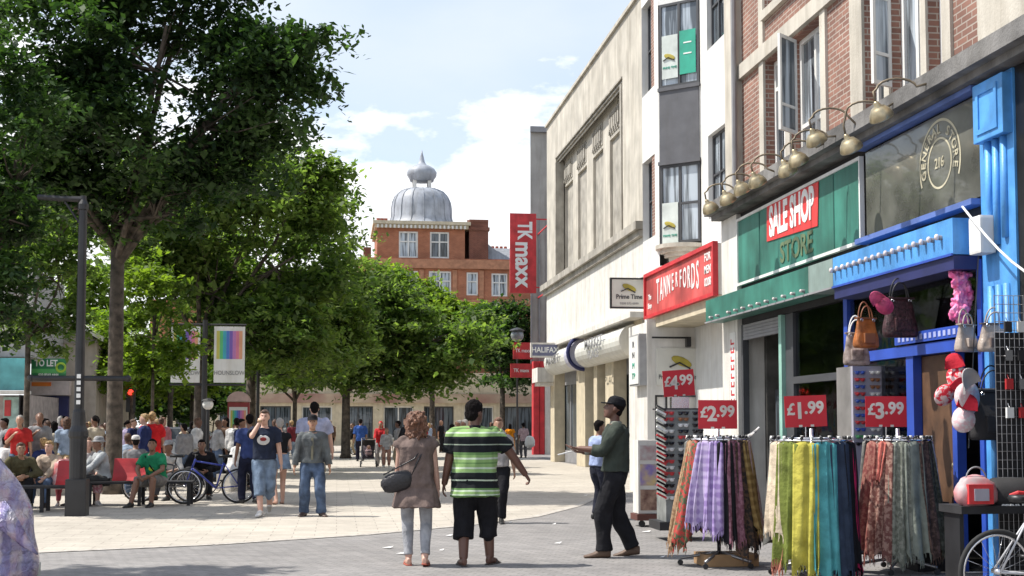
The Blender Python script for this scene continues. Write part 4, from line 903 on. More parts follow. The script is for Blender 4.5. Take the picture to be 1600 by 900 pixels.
tree('airy_tree', 'thin airy tree left of the tall lamp column', b, [bl(45, 360, 37, 70, 70), bl(95, 430, 37, 45, 60), bl(20, 450, 37, 50, 70), bl(110, 345, 37, 50, 45), bl(70, 520, 37, 40, 30), bl(105, 505, 37, 32, 26)], 130, 9500, .17, lf_mid, 31, .09, fork=4.6, crad=.7)
b = Vector((-7.0, 14.2, 0))
tree('broad_tree', 'tree outside the left edge whose shadow falls across the foreground', b, [((-6.4, 14.0, 7.6), (1.3, 1.0, .9), 1), ((-7.2, 14.3, 8.3), (1.1, 1.0, .8), 1)], 50, 6000, .14, lf_dark, 32, .12, fork=6, crad=.5)
b = Dy(310, 700, 40); b.z = 0
tree('broad_tree', 'light green tree behind the two striped banners', b, [bl(300, 330, 40, 130, 110), bl(420, 300, 40, 100, 90), bl(460, 400, 40, 90, 100), bl(480, 260, 40.5, 50, 50), bl(340, 450, 40, 110, 70), bl(250, 430, 41, 70, 90), bl(400, 520, 39, 100, 60), bl(480, 540, 39.5, 60, 45)], 560, 50000, .20, lf_mid, 3, .17, fork=4.6, crad=1.0, shell=.4)
b = Dy(391, 700, 46); b.z = 0
tree('broad_tree', 'mid green tree with trunk beside the striped poster kiosk', b, [bl(420, 440, 46, 110, 90), bl(500, 450, 46, 80, 70), bl(500, 350, 47, 60, 70), bl(440, 550, 45, 90, 45), bl(520, 540, 46, 60, 50)], 320, 27000, .22, lf_mid, 4, .2, fork=4.2, crad=1.1, shell=.4)
b = Dy(540, 707, 60); b.z = 0
tree('broad_tree', 'round dense green tree standing left of the walking couple', b, [bl(555, 470, 60, 80, 65), bl(520, 550, 60, 100, 55), bl(620, 520, 60, 95, 70), bl(690, 530, 59, 80, 60), bl(600, 590, 59, 110, 28), bl(740, 515, 60, 38, 30)], 400, 38000, .25, lf_mid, 5, .22, fork=4.0, crad=1.3, shell=.4)
b = Dy(785, 690, 80); b.z = 0
tree('broad_tree', 'dark narrow tree by the red entrance column', b, [bl(785, 520, 80, 42, 60), bl(790, 570, 80, 38, 40), bl(750, 545, 82, 40, 45)], 150, 20000, .28, lf_dark, 6, .2, fork=4.3, crad=1.3, shell=.4)
b = Dy(675, 690, 88); b.z = 0
tree('broad_tree', 'bright green tree before the orange brick building', b, [bl(665, 500, 86, 70, 45), bl(735, 500, 86, 48, 40), bl(600, 450, 88, 45, 40), bl(640, 455, 88, 45, 30)], 220, 24000, .3, lf_lite, 7, .2, fork=6, crad=1.5, shell=.4)
b = Dy(237, 700, 33); b.z = 0
tree('young_tree', 'slender young tree with thin stem left of the banners', b, [bl(236, 470, 33, 38, 60), bl(250, 540, 33, 48, 50), bl(205, 560, 33, 30, 40), bl(235, 420, 33, 25, 35)], 100, 6500, .14, lf_lite, 8, .045, fork=4.3, crad=.5)
for k, (px, py, Y, rx, ry, lab, m_) in enumerate([(135, 480, 74, 40, 70, 'pale green background tree beside the lamp column', lf_lite), (205, 545, 60, 62, 62, 'fresh green background tree behind the tall trunk', lf_lite), (300, 570, 66, 80, 50, 'low fresh green background tree behind the banners', lf_lite), (75, 330, 66, 60, 60, 'tall background tree between the left buildings', lf_mid), (265, 330, 62, 90, 90, 'high light background tree behind the dark crown', lf_lite), (460, 560, 75, 90, 45, 'far tree over the cream shops', lf_mid)]):
    b = Dy(px, 700, Y); b.z = 0
    tree('background_tree', lab, b, [bl(px, py, Y, rx, ry), bl(px - rx * .5, py + ry * .5, Y, rx * .6, ry * .5), bl(px + rx * .5, py + ry * .4, Y + 1, rx * .6, ry * .5)], 130, 13000, .28, m_, 20 + k, .15, fork=3.5, crad=1.2, group=None)
for k, (px, lab) in enumerate([(170, 'dark green shrub clump far behind the tall trunk'), (260, 'dark green shrub clump far behind the young tree'), (330, 'dark green shrub clump far behind the kiosk')]):
    b = Dy(px, 700, 72); b.z = 0
    tree('shrub', lab, b, [bl(px, 625, 72, 55, 30)], 70, 7000, .3, lf_dark, 40 + k, .1, fork=1.2, crad=1.1)

# ------------------------------------------------------------------ street furniture
b = G(120, 806)
lp = thing('lamp_column', 'tall black lamp column with box base beside the benches', 'lamp post', b)
mb = MB(); mb.box(b.x - .17, b.x + .17, b.y - .17, b.y + .17, 0, .62); mb.build('base_box', black, lp, bevel=.015)
mb = MB(); mb.lathe([(.14, .62), (.145, 1.3), (.165, 1.34), (.165, 1.42), (.12, 1.52), (.105, 1.75), (.085, 1.8), (.078, 3.2), (.07, 5.2), (.09, 5.21), (.09, 5.3), (.055, 5.38), (.05, Dy(120, 306, b.y).z)], 16, c=(b.x, b.y)); mb.build('column', black, lp, smooth=False)
mb = MB(); mb.lathe([(.09, 1.72), (.092, 1.73), (.092, 1.75), (.09, 1.76)], 16, c=(b.x, b.y)); mb.build('gold_band', mat('gold_paint', (.5, .35, .08), .4), lp)
mb = MB(); z = Dy(120, 591, b.y).z
mb.tube([(Dy(48, 590, b.y).x, b.y, z), (Dy(200, 590, b.y).x, b.y, z)], .045, 8); mb.ball((Dy(200, 590, b.y).x, b.y, z), .06); mb.ball((Dy(48, 590, b.y).x, b.y, z), .06); mb.build('cross_arm', black, lp)
mb = MB(); zt = Dy(120, 311, b.y).z
mb.tube([(b.x, b.y, zt), (b.x - .35, b.y, zt), (b.x - .75, b.y, zt + .02)], .05, 8); mb.tube([(b.x, b.y, zt - .5), (b.x - .3, b.y, zt - .05)], .02, 6); mb.build('top_arm', black, lp)
mb = MB(); Pc = PY(b.y - .083)
for k in range(5): Pc.box(mb, b.x - .03, b.x + .035, 2.32 - k * .11, 2.39 - k * .11, 0, .006)
mb.build('number_plate', txtw, lp)
# banner posts
bp_ = Dy(318, 700, 36); bx_, by_ = bp_.x, 36.0
post = thing('banner_post', 'black post carrying the two striped banners', 'post', (bx_, by_, 0))
mb = MB(); mb.lathe([(.13, 0), (.13, .9), (.08, 1.0), (.07, Dy(318, 500, 36).z)], 12, c=(bx_, by_)); mb.build('column', black, post)
zt, zb_ = Dy(318, 507, 36).z, Dy(318, 601, 36).z
mb = MB(); mb.tube([(Dy(266, 500, 36).x, by_, zb_), (Dy(385, 500, 36).x, by_, zb_)], .035, 6); mb.tube([(Dy(266, 500, 36).x, by_, zt), (Dy(385, 500, 36).x, by_, zt)], .03, 6); mb.build('cross_arm', black, post)
for x0, x1, lab in ((268, 312, 'left hanging banner with vertical colour bars'), (335, 382, 'right hanging banner with vertical colour bars')):
    a, c = Dy(x0, 510, 36), Dy(x1, 598, 36)
    barposter('street_banner', lab, 'banner', PY(36), (a.x + c.x) / 2, (a.z + c.z) / 2, c.x - a.x, a.z - c.z, .02, 'striped banners on the black post', 'HOUNSLOW', .02)
b = Dy(402, 700, 44)
t = thing('lamp_column', 'distant black lamp column with a short crossbar right of the kiosk', 'lamp post', (b.x, 44, 0))
mb = MB(); mb.lathe([(.12, 0), (.12, 1), (.06, 1.1), (.055, 5)], 10, c=(b.x, 44)); mb.build('column', black, t)
mb = MB(); z = Dy(400, 585, 44).z; mb.tube([(b.x - .1, 44, z), (b.x + 1.0, 44, z)], .03, 6); mb.build('cross_arm', black, t)
# kiosk with poster
b = Dy(372, 700, 41)
t = thing('poster_kiosk', 'red framed poster kiosk with rounded pale top', 'kiosk', (b.x, 41, 0))
mb = MB(); mb.box(b.x - .33, b.x + .33, 40.9, 41.3, .5, 2.25); mb.box(b.x - .15, b.x + .15, 41, 41.2, 0, .5); mb.build('frame', mat('maroon_frame', (.3, .04, .04), .5), t)
mb = MB(); mb.rings([[(b.x + .36 * math.cos(R(a)), y, 2.27 + .32 * math.sin(R(a))) for a in range(0, 181, 15)] for y in (40.85, 41.35)]); mb.build('rounded_top', mat('pale_pink_top', (.62, .45, .42), .6), t)
barposter('kiosk_poster', 'poster with vertical colour bars in the red framed kiosk', 'poster', PY(40.9), b.x, 1.45, .56, 1.3, .02)
# globe lamp head
def globe(px, py, Y, r, m, lab):
    p = Dy(px, py, Y); t = thing('globe_lamp', lab, 'lamp', (p.x, Y, 0))
    mb = MB(); mb.ball((p.x, Y, p.z), r, 14, 10); mb.build('globe', m, t, smooth=True)
    mb = MB(); mb.lathe([(.1, 0), (.1, .8), (.05, .9), (.045, p.z - r * .9)], 10, c=(p.x, Y)); mb.build('post', black, t)
    mb = MB(); mb.lathe([(r * 1.25, p.z + r * .7), (r * .9, p.z + r * .95), (.03, p.z + r * 1.2)], 12, c=(p.x, Y)); mb.build('cap', black, t)
globe(325, 632, 34, .14, white, 'small white globe lamp in front of the kiosk trees')
globe(808, 524, 66, .34, mat('smoked_globe', (.2, .22, .23), .15, coat=.5), 'dark glass globe lamp beside the red signs')
# bins / benches
redbench = mat('red_bench_panel', (.48, .03, .035), .4, var=.15, vscale=2)
def bench(lab, px0, px1, py, panels, group='benches in the square'):
    a, c = G(px0, py), G(px1, py); y = (a.y + c.y) / 2; L = c.x - a.x
    t = thing('park_bench', lab, 'bench', (a.x, y, 0), 0, group)
    def B(name, m, *boxes):
        mb = MB(); [mb.box(*q) for q in boxes]; return rel(t, mb.build(name, m))
    B('seat', blackm, *[(0, L, -.22 + k * .15, -.09 + k * .15, .42, .46) for k in range(4)])
    n = max(2, round(L / 1.1))
    for k in range(n + 1):
        x = .06 + (L - .12) * k / n
        for yy in (-.2, .3): B('leg', blackm, (x - .03, x + .03, yy - .03, yy + .03, 0, .419))
    for p0, p1 in panels:
        mb = MB(); x0, x1 = Dy(p0, 700, y).x - a.x, Dy(p1, 700, y).x - a.x
        mb.rings([[(x, .06 + .25 * s_, .47 + .42 * s_ - .06 * math.sin(math.pi * s_)) for s_ in (0, .25, .5, .75, 1)] + [(x, .10 + .25 * s_, .47 + .42 * s_ - .06 * math.sin(math.pi * s_)) for s_ in (1, .75, .5, .25, 0)] for x in (x0, x1)])
        rel(t, mb.build('backrest', redbench))
    return t
bench('long black bench with a red backrest behind the lamp column', 140, 300, 790, [(175, 226)])
bench('black bench with a red backrest left of the lamp column', 22, 116, 800, [(86, 112)])
bench('distant black bench near the kiosk', 335, 385, 752, [])
# person-high clutter: traffic light
b = Dy(196, 700, 60); t = thing('traffic_light', 'distant traffic light showing red under the trees', 'traffic light', (b.x, 60, 0))
mb = MB(); z = Dy(200, 613, 60).z; mb.tube([(b.x + .2, 60, 0), (b.x + .2, 60, z - .5)], .06, 6); mb.build('pole', black, t)
mb = MB(); mb.box(b.x, b.x + .4, 59.9, 60.1, z - .9, z + .25); mb.build('housing', black, t)
rl = bpy.data.materials.new('red_lamp'); rl.use_nodes = True; rl.node_tree.nodes['Principled BSDF'].inputs['Base Color'].default_value = (.6, .02, .02, 1); rl.node_tree.nodes['Principled BSDF'].inputs['Emission Color'].default_value = (1, .05, .03, 1); rl.node_tree.nodes['Principled BSDF'].inputs['Emission Strength'].default_value = 1.6
mb = MB(); mb.ball((b.x + .2, 59.88, z), .13); mb.build('red_lens', rl, t)
# parked vehicles far behind the crowd
def car(lab, px, Y, col, L=4.2, H=1.45):
    p = Dy(px, 700, Y); t = thing('parked_car', lab, 'car', (p.x, Y, 0))
    body = [(-.5, .25), (-.5, .62), (-.47, .78), (-.27, .86), (-.16, 1.0 * H), (.2, 1.0 * H), (.34, .88), (.48, .78), (.5, .6), (.5, .25)]
    mb = MB(); mb.rings([[(x * L, y, z) for x, z in body] for y in (-.85, .85)]); rel(t, mb.build('body', mat('car_%s' % lab[:6], col, .25, coat=.7), bevel=.04))
    mb = MB(); [mb.rings([[(x * L, y, z) for x, z in ((-.24, .9), (-.15, H - .08), (.18, H - .08), (.31, .92))] for y in (yy, yy + .01)]) for yy in (-.865,)]; rel(t, mb.build('side_window', glass))
    for x in (-.32, .32):
        mb = MB(); mb.tube([(x * L, -.88, .31), (x * L, -.7, .31)], .31, 18); w_ = rel(t, mb.build('wheel', blackm))
        mb = MB(); mb.tube([(x * L, -.895, .31), (x * L, -.881, .31)], .18, 12); rel(w_, mb.build('rim', chrome))
car('silver car parked behind the left crowd', 290, 62, (.45, .46, .48)); car('white car parked behind the left crowd', 205, 60, (.6, .6, .6))

# ------------------------------------------------------------------ bicycles
tyre = mat('tyre_rubber', (.025, .025, .025), .85, var=.1)
def bicycle(lab, loc, rz, col, lean=0, group=None):
    t = thing('bicycle', lab, 'bicycle', loc, rz, group); t.rotation_euler = (lean, 0, rz)
    fm = mat('bike_%s' % (col[2]), col, .35, coat=.4)
    def B(name, m, mb, par=None, smooth=True): return rel(par or t, mb.build(name, m, smooth=smooth))
    A, F_ = Vector((-.52, 0, .34)), Vector((.52, 0, .34)); BB = Vector((-.08, 0, .30)); ST = Vector((-.22, 0, .80)); HT = Vector((.34, 0, .84)); HB = Vector((.38, 0, .70))
    for c in (A, F_):
        T = Matrix.Translation(c); w_ = B('wheel', tyre, MB().torus(.325, .02, 36, 8, T))
        B('rim', chrome, MB().torus(.298, .013, 36, 6, T), w_)
        sp = MB()
        for k in range(18):
            a = 2 * math.pi * k / 18; sp.tube([c + Vector((0, .02 * (-1) ** k, 0)), c + Vector((.295 * math.cos(a), 0, .295 * math.sin(a)))], .0022, 3)
        sp.tube([c + Vector((0, -.05, 0)), c + Vector((0, .05, 0))], .024, 8); B('spokes', chrome, sp, w_)
    mb = MB()
    for p, q, r_ in ((BB, ST, .017), (ST - Vector((0, 0, .06)), HT, .017), (BB, HB, .02), (HT + Vector((-.02, 0, .04)), HB, .02), (A + Vector((0, -.05, 0)), BB, .01), (A + Vector((0, .05, 0)), BB, .01), (A + Vector((0, -.05, 0)), ST, .009), (A + Vector((0, .05, 0)), ST, .009)): mb.tube([p, q], r_, 8)
    B('frame', fm, mb)
    mb = MB(); mb.tube([HB, HB + Vector((.02, 0, -.06)), F_ + Vector((0, .05, 0))], .013, 6); mb.tube([HB + Vector((.02, 0, -.06)), F_ + Vector((0, -.05, 0))], .013, 6); B('fork', fm, mb)
    mb = MB(); mb.tube([HT, HT + Vector((-.03, 0, .13))], .012, 6); top = HT + Vector((.0, 0, .14)); mb.tube([top + Vector((-.07, -.29, .01)), top + Vector((.02, -.12, 0)), top + Vector((.03, 0, 0)), top + Vector((.02, .12, 0)), top + Vector((-.07, .29, .01))], .012, 6); B('handlebar', black, mb)
    mb = MB(); mb.tube([ST, ST + Vector((-.03, 0, .12))], .012, 6); mb.rings([[(-.25 + x, y * w_, .93 + z) for y, z in ((-1, 0), (-.6, .025), (.6, .025), (1, 0), (.5, -.03), (-.5, -.03))] for x, w_ in ((-.14, .07), (-.08, .075), (.03, .03), (.13, .02))]); B('saddle', black, mb)
    mb = MB(); mb.torus(.085, .008, 20, 5, Matrix.Translation(BB + Vector((0, -.05, 0)))); mb.tube([BB + Vector((.0, -.06, 0)), BB + Vector((.1, -.07, -.13))], .011, 5); mb.tube([BB + Vector((0, .06, 0)), BB + Vector((-.1, .07, .13))], .011, 5); mb.box(BB.x + .06, BB.x + .15, -.16, -.07, BB.z - .15, BB.z - .13); mb.box(BB.x - .15, BB.x - .06, .07, .16, BB.z + .13, BB.z + .15); B('crankset', black, mb)
    return t
g = G(331, 787)
bicycle('blue bicycle leaning by the bench end', (g.x, g.y, 0), R(188), (.03, .05, .35), R(8))
bicycle('dark bicycle half hidden behind the blue bicycle', (g.x - .95, g.y + .45, 0), R(170), (.05, .05, .055), R(-6))
bicycle('silver bicycle leaning near the black shelf at the right edge', (Dy(1552, 895, 9.9).x + .52, 9.9, 0), R(4), (.5, .5, .52), R(3))

# ------------------------------------------------------------------ scarves on round rails
SCN = 0
def scarf(lab, ctr, phi, zt, zb, r0, r1, w0, w1, m, seed, fringe=True, slant=0.0, group='scarves on the market rails'):
    rng = random.Random(seed); c = Vector(ctr)
    rad = Vector((math.sin(phi), -math.cos(phi), 0)); tan = Vector((math.cos(phi), math.sin(phi), 0))
    nu, nv = 15, 22; ph = rng.uniform(0, 6); k1 = rng.uniform(1.1, 2.4); k2 = rng.uniform(3, 5); ph2 = rng.uniform(0, 6)
    mb = MB(); vs, fs = [], []
    def P(u, t, lay):
        w = w0 + (w1 - w0) * t ** .8; s_ = (u - .5) * w; am = .008 + .024 * t; uu = u + .10 * math.sin(2.3 * math.pi * u + ph2) + .05 * math.sin(3 * t + ph)
        r_ = r0 + (r1 - r0) * t + am * math.sin(k1 * 2 * math.pi * uu + ph + 1.1 * t) + .011 * math.sin(k2 * 2 * math.pi * uu + ph2 - 2 * t) * (.4 + t) + .03 * t * mnoise.noise(Vector((u * 2, t * 2.5, seed))) - lay * (.03 + .05 * t)
        z = zt - (zt - zb) * t * (1 - .04 * math.sin(9 * u + ph) * (t > .9)) - (.02 * (2 * u - 1) ** 2 if t > .1 else .03 * (2 * u - 1) ** 2)
        if lay: z += .06 * t
        return c + rad * r_ + tan * (s_ + slant * t) + Vector((0, 0, z))
    for lay in (0, 1):
        b_ = len(vs)
        for j in range(nv + 1):
            for i in range(nu + 1): vs.append(P(i / nu, j / nv, lay))
        for j in range(nv):
            for i in range(nu): a = b_ + j * (nu + 1) + i; fs.append((a, a + 1, a + nu + 2, a + nu + 1))
    n1 = (nu + 1) * (nv + 1)
    for i in range(nu): fs.append((i, i + 1, n1 + i + 1, n1 + i))
    for j in range(nv):
        for e in (0, nu): a = j * (nu + 1) + e; fs.append((a, a + nu + 1, n1 + a + nu + 1, n1 + a))
    mb.add(vs, fs)
    o = mb.build('scarf', m, None, smooth=True)
    tag(o, lab, 'scarf', group)
    if fringe:
        f = MB()
        for i in range(16):
            p = P((i + .5) / 16, 1, 0); q = p + Vector((rng.uniform(-.012, .012), rng.uniform(-.01, .01), -rng.uniform(.05, .085))); f.tube([p + Vector((0, 0, .01)), p.lerp(q, .5) + Vector((.004, 0, 0)), q], [.005, .006, .002], 4)
        f.build('fringe', m, o)
    return o
def rail(lab, x, y, zr, r, group='round scarf rails'):
    t = thing('scarf_rail', lab, 'clothes rail', (x, y, 0), 0, group)
    def B(name, m, mb): return rel(t, mb.build(name, m, smooth=True))
    mb = MB(); mb.tube([(0, 0, .14), (0, 0, zr + .12)], .022, 10); B('post', chrome, mb)
    M90 = Matrix.Rotation(R(90), 4, 'X'); mb = MB(); mb.torus(r, .012, 40, 6, Matrix.Translation((0, 0, zr)) @ M90); mb.torus(r * .6, .01, 30, 6, Matrix.Translation((0, 0, zr + .02)) @ M90)
    for k in range(6): a = math.pi * k / 3; mb.tube([(0, 0, zr + .02), (r * math.cos(a), r * math.sin(a), zr)], .008, 6)
    B('ring', chrome, mb)
    for k in range(5):
        a = 2 * math.pi * k / 5 + .3; mb = MB(); mb.tube([(0, 0, .15), (.12 * math.cos(a), .12 * math.sin(a), .13), (.42 * math.cos(a), .42 * math.sin(a), .075)], .017, 6); lg = B('leg', midgrey if False else mat('dull_chrome', (.3, .3, .31), .35, metal=.8), mb)
        mb = MB(); mb.tube([(.42 * math.cos(a), .42 * math.sin(a) - .012, .03), (.42 * math.cos(a), .42 * math.sin(a) + .012, .03)], .03, 12); w_ = mb.build('castor', black); rel(lg, w_)
    # hanger hooks and clips on the ring
    for k in range(26):
        a = 2 * math.pi * k / 26; px, py = r * math.cos(a), r * math.sin(a); mb = MB(); td = Vector((-math.sin(a), math.cos(a), 0))
        pts_ = [Vector((px, py, zr)) + td * (.0) + Vector((0, 0, .012)) + Vector((math.cos(a), math.sin(a), 0)) * .02 * math.sin(q) + Vector((0, 0, .02 * math.cos(q) - .0)) for q in (0, 1, 2, 3, 4)]
        mb.tube(pts_ + [Vector((px * 1.05, py * 1.05, zr - .03))], .004, 4); mb.box(px - .013, px + .013, py - .013, py + .013, zr + .014, zr + .045)
        B('clip', white if k % 3 == 0 else black, mb)
    return t
def fringecol(): pass
DY_ = {'A': (Dy(1122, 700, 13.6).x, 13.6), 'B': (Dy(1268, 700, 12.6).x, 12.6), 'C': (Dy(1400, 700, 12.8).x + .02, 12.8)}
rail('round chrome rail of patterned scarves under the £2.99 card', *DY_['A'], 1.37, .33)
rail('round chrome rail of plain scarves under the £1.99 card', *DY_['B'], 1.37, .40)
rail('round chrome rail of patterned scarves under the £3.99 card', *DY_['C'], 1.37, .33)
A_ = [('tan brown scarf at the left end of the left rail', -80, (.26, .15, .08), 'mottle', (.4, .27, .16), -.20, .2), ('red and green scarf second from the left on the left rail', -66, (.4, .05, .04), 'mottle', (.07, .1, .05), -.14, .26), ('pale lilac check scarf on the left rail', -42, (.27, .20, .39), 'check', (.42, .35, .52), -.07, .47), ('purple check scarf on the left rail', -22, (.24, .16, .38), 'check', (.40, .31, .54), -.02, .4), ('black scarf between purple and plum scarves', -5, (.012, .012, .015), None, None, 0, .3), ('plum patterned scarf on the left rail', 10, (.16, .06, .085), 'mottle', (.26, .12, .16), 0, .32), ('black and brown net scarf on the left rail', 30, (.02, .015, .014), 'mottle', (.09, .05, .03), .02, .2), ('gold brown check scarf on the left rail', 48, (.2, .12, .035), 'check', (.32, .22, .08), .05, .4), ('pink grey scarf near the right end of the left rail', 67, (.42, .28, .26), 'mottle', (.5, .4, .38), .10, .35), ('black scarf at the right end of the left rail', 80, (.015, .015, .018), None, None, .14, .28)]
B_ = [('cream scarf at the left end of the middle rail', -80, (.6, .5, .38), None, None, -.02, .42), ('olive green scarf on the middle rail', -56, (.15, .18, .04), None, None, -.03, .16), ('bright yellow scarf on the middle rail', -29, (.48, .43, .08), None, None, -.01, .1), ('turquoise scarf on the middle rail', -3, (.09, .34, .37), None, None, .01, .06), ('dark slate scarf on the middle rail', 23, (.035, .05, .085), None, None, .02, .04), ('plain black scarf on the middle rail', 46, (.010, .010, .013), None, None, .03, .1), ('crimson scarf at the right end of the middle rail', 68, (.48, .02, .10), None, None, .03, .1)]
C_ = [('brick red silk scarf at the left end of the right rail', -76, (.20, .05, .045), 'mottle', (.30, .13, .10), -.06, .2), ('rust patterned scarf on the right rail', -48, (.15, .055, .045), 'mottle', (.32, .19, .15), -.03, .2), ('grey green patterned scarf on the right rail', -22, (.14, .15, .12), 'mottle', (.24, .25, .21), -.01, .16), ('light grey green scarf on the right rail', 3, (.20, .22, .19), None, None, 0, .2), ('dark brown lace scarf on the right rail', 30, (.05, .028, .022), 'mottle', (.12, .07, .055), .03, .2), ('dark olive patterned scarf on the right rail', 52, (.045, .045, .028), 'mottle', (.10, .10, .07), .07, .2), ('white scarf slanting at the right end of the right rail', 72, (.62, .6, .66), None, None, .16, .24)]
for key, lst, zt, rr0, n0 in (('A', A_, 1.36, .34, 100), ('B', B_, 1.36, .41, 200), ('C', C_, 1.36, .34, 300)):
    x, y = DY_[key]; w0 = {'A': .165, 'B': .25, 'C': .20}[key]
    for i, (lab, phi, c1, pat, c2, sl, zb) in enumerate(lst):
        scarf(lab, (x, y, 0), R(phi), zt, zb, rr0, rr0 + (.03 if key == 'B' else (.12 if abs(phi) > 40 else .09)), w0 * (.8 if abs(phi) > 60 else 1), w0 * (1.35 if key != 'B' else 1.05), cloth(c1, pat=pat, col2=c2), n0 + i, True, sl)
    for i, phi in enumerate((125, 155, 185, 215, 240)):
        lst2 = [(.1, .02, .03), (.02, .03, .08), (.3, .2, .1), (.02, .02, .02), (.15, .15, .14)]
        scarf('dark scarf on the far side of a rail, mostly hidden', (x, y, 0), R(phi), zt, .35, rr0, rr0 + .06, .2, .24, cloth(lst2[i]), n0 + 50 + i, False)
# extra hanging ends seen at ground level
scarf('salmon silk strip hanging low between left and middle rails', (*DY_['B'], 0), R(-70), .5, .1, .40, .44, .08, .13, cloth((.6, .25, .18)), 401, True, -.05)
scarf('pale salmon ribbon over the rust scarf of the right rail', (*DY_['C'], 0), R(-50), 1.36, .95, .36, .385, .09, .05, cloth((.66, .2, .16)), 402, False, -.03)
# price cards
card = mat('red_price_card', (.60, .022, .035), .5, var=.03)
def pricecard(txt, x0, y0, x1, y1, Y, lab, tilt=0, wire=.3):
    a, c = Dy(x0, y0, Y), Dy(x1, y1, Y); cx_, cz = (a.x + c.x) / 2, (a.z + c.z) / 2; w_, h = c.x - a.x, a.z - c.z
    t = thing('price_card', lab, 'price card', (cx_, Y, cz - h / 2), 0, 'red price cards')
    pl = PY(Y); M0 = pl.M; T = Matrix.Translation((cx_, cz, 0)) @ Matrix.Rotation(tilt, 4, 'Z'); pl.M = M0 @ T
    mb = MB(); pl.box(mb, -w_ / 2, w_ / 2, -h / 2, h / 2, -.006, 0); mb.build('card', card, t)
    cream_t = mat('card_lettering', (.78, .7, .62), .6)
    text('£', h * .52, cream_t, pl, -w_ * .36, h * .06, .001, t, off=.0045, ext=.001)
    text(txt[0], h * .72, cream_t, pl, -w_ * .15, h * .0, .001, t, off=.007, ext=.001)
    text('.' + txt[1:], h * .54, cream_t, pl, w_ * .2, h * .09, .001, t, off=.006, ext=.001, sx=1.0)
    mb = MB()
    for k in (-.14, .14): pl.box(mb, w_ * k - .018, w_ * k + .018, -h / 2 - .0, -h / 2 + .022, .001, .003)
    mb.build('clip_mark', cream_t, t)
    mb = MB(); mb.tube([(cx_, Y + .01, cz - h / 2), (cx_, Y + .02, cz - h / 2 - wire)], .006, 5); mb.build('stalk', chrome, t)
pricecard('499', 1036, 578, 1085, 619, 17.2, 'red price card reading £4.99 on the glasses column', R(4))
pricecard('299', 1091, 625, 1152, 670, DY_['A'][1] - .1, 'red price card reading £2.99 above the left scarf rail', 0, .18)
pricecard('199', 1226, 618, 1292, 667, DY_['B'][1] - .1, 'red price card reading £1.99 above the middle scarf rail', R(2), .18)
pricecard('399', 1352, 619, 1417, 667, DY_['C'][1] - .1, 'red price card reading £3.99 above the right scarf rail', 0, .18)
mb = MB(); p = DY_['A']; mb.box(p[0] - .2, p[0] + .4, p[1] - .15, p[1] + .3, .004, .13); tag(mb.build('cardboard_box', mat('cardboard', (.4, .25, .13), .85), bevel=.004), 'low brown cardboard box under the left scarf rail', 'box')

# ------------------------------------------------------------------ sunglasses stands
lensd = mat('dark_lens', (.01, .01, .012), .08)
def glasses(lab, x, y, z, fm, group, s=1.0):
    pl = PY(y); t = MB(); w_ = .062 * s
    for q in (-1, 1): t.ball((0, 0, 0), (.028 * s, .012, .021 * s), 8, 5, Matrix.Translation((x + q * .033 * s, y, z)))
    t.box(x - .012, x + .012, y - .008, y, z + .004, z + .012); t.box(x - w_ - .004, x + w_ + .004, y - .006, y + .0, z + .014 * s, z + .021 * s)
    for q in (-1, 1): t.box(x + q * w_, x + q * (w_ + .004), y, y + .05, z + .01, z + .018)
    tag(t.build('sunglasses', fm), lab, 'sunglasses', group)
gcol = {'black': lensd, 'red': redplastic, 'white': white, 'brown': mat('amber_frame', (.25, .1, .04), .3), 'blue': mat('blue_frame', (.05, .1, .4), .3), 'green': mat('green_frame', (.1, .4, .15), .4)}
Yg = 14.6; a, c = Dy(1332, 572, Yg), Dy(1426, 690, Yg)
st_ = thing('glasses_stand', 'grey panelled sunglasses stand behind the right scarf rail', 'display stand', ((a.x + c.x) / 2, Yg, 0))
mb = MB(); mb.box(a.x, c.x, Yg, Yg + .06, .5, a.z); mb.build('panel', mat('lilac_grey_panel', (.33, .32, .38), .6, var=.05), st_)
mb = MB(); mb.box(c.x + .001, c.x + .11, Yg - .02, Yg + .5, .1, a.z + .02); mb.box(a.x, c.x, Yg + .061, Yg + .5, .1, a.z); mb.build('case', mat('dull_grey_case', (.2, .19, .18), .6, var=.15), st_)
mb = MB(); mb.box(a.x - .03, c.x + .12, Yg - .05, Yg + .5, .02, .1); mb.build('base', black, st_)
names = ['black', 'brown', 'green', 'black', 'brown', 'red', 'green', 'black']
rng = random.Random(5)
for r_ in range(11):
    for k in range(4):
        cn = ['red' if r_ % 2 else 'blue', 'white' if r_ % 3 == 0 else 'brown', 'green', 'black'][k] if r_ < 8 else rng.choice(list(gcol))
        glasses('%s framed sunglasses on the grey stand behind the right rail' % cn, a.x + .085 + k * (c.x - a.x - .17) / 3, Yg - .015, a.z - .08 - r_ * .085, gcol[cn], 'sunglasses on the grey stand')
Y2 = 16.6; a, c = Dy(1034, 640, Y2), Dy(1100, 800, Y2)
st2 = thing('glasses_stand', 'square column stand packed with sunglasses left of the scarf rails', 'display stand', ((a.x + c.x) / 2, Y2, 0))
mb = MB(); mb.box(a.x + .05, c.x, Y2, Y2 + .5, .25, a.z); mb.build('column', mat('stand_grey_green', (.22, .23, .22), .5, var=.2, vscale=6), st2)
mb = MB(); mb.box(a.x - .05, c.x + .05, Y2 - .05, Y2 + .55, .14, .25); mb.build('base', black, st2); mb = MB(); mb.box(a.x, c.x, Y2, Y2 + .5, a.z + .001, a.z + .02); mb.build('top_plate', black, st2)
mb = MB(); mb.box((a.x + c.x) / 2 - .12, (a.x + c.x) / 2 + .12, Y2 + .1, Y2 + .2, a.z + .02, a.z + .17); mb.build('mirror_top', chrome, st2)
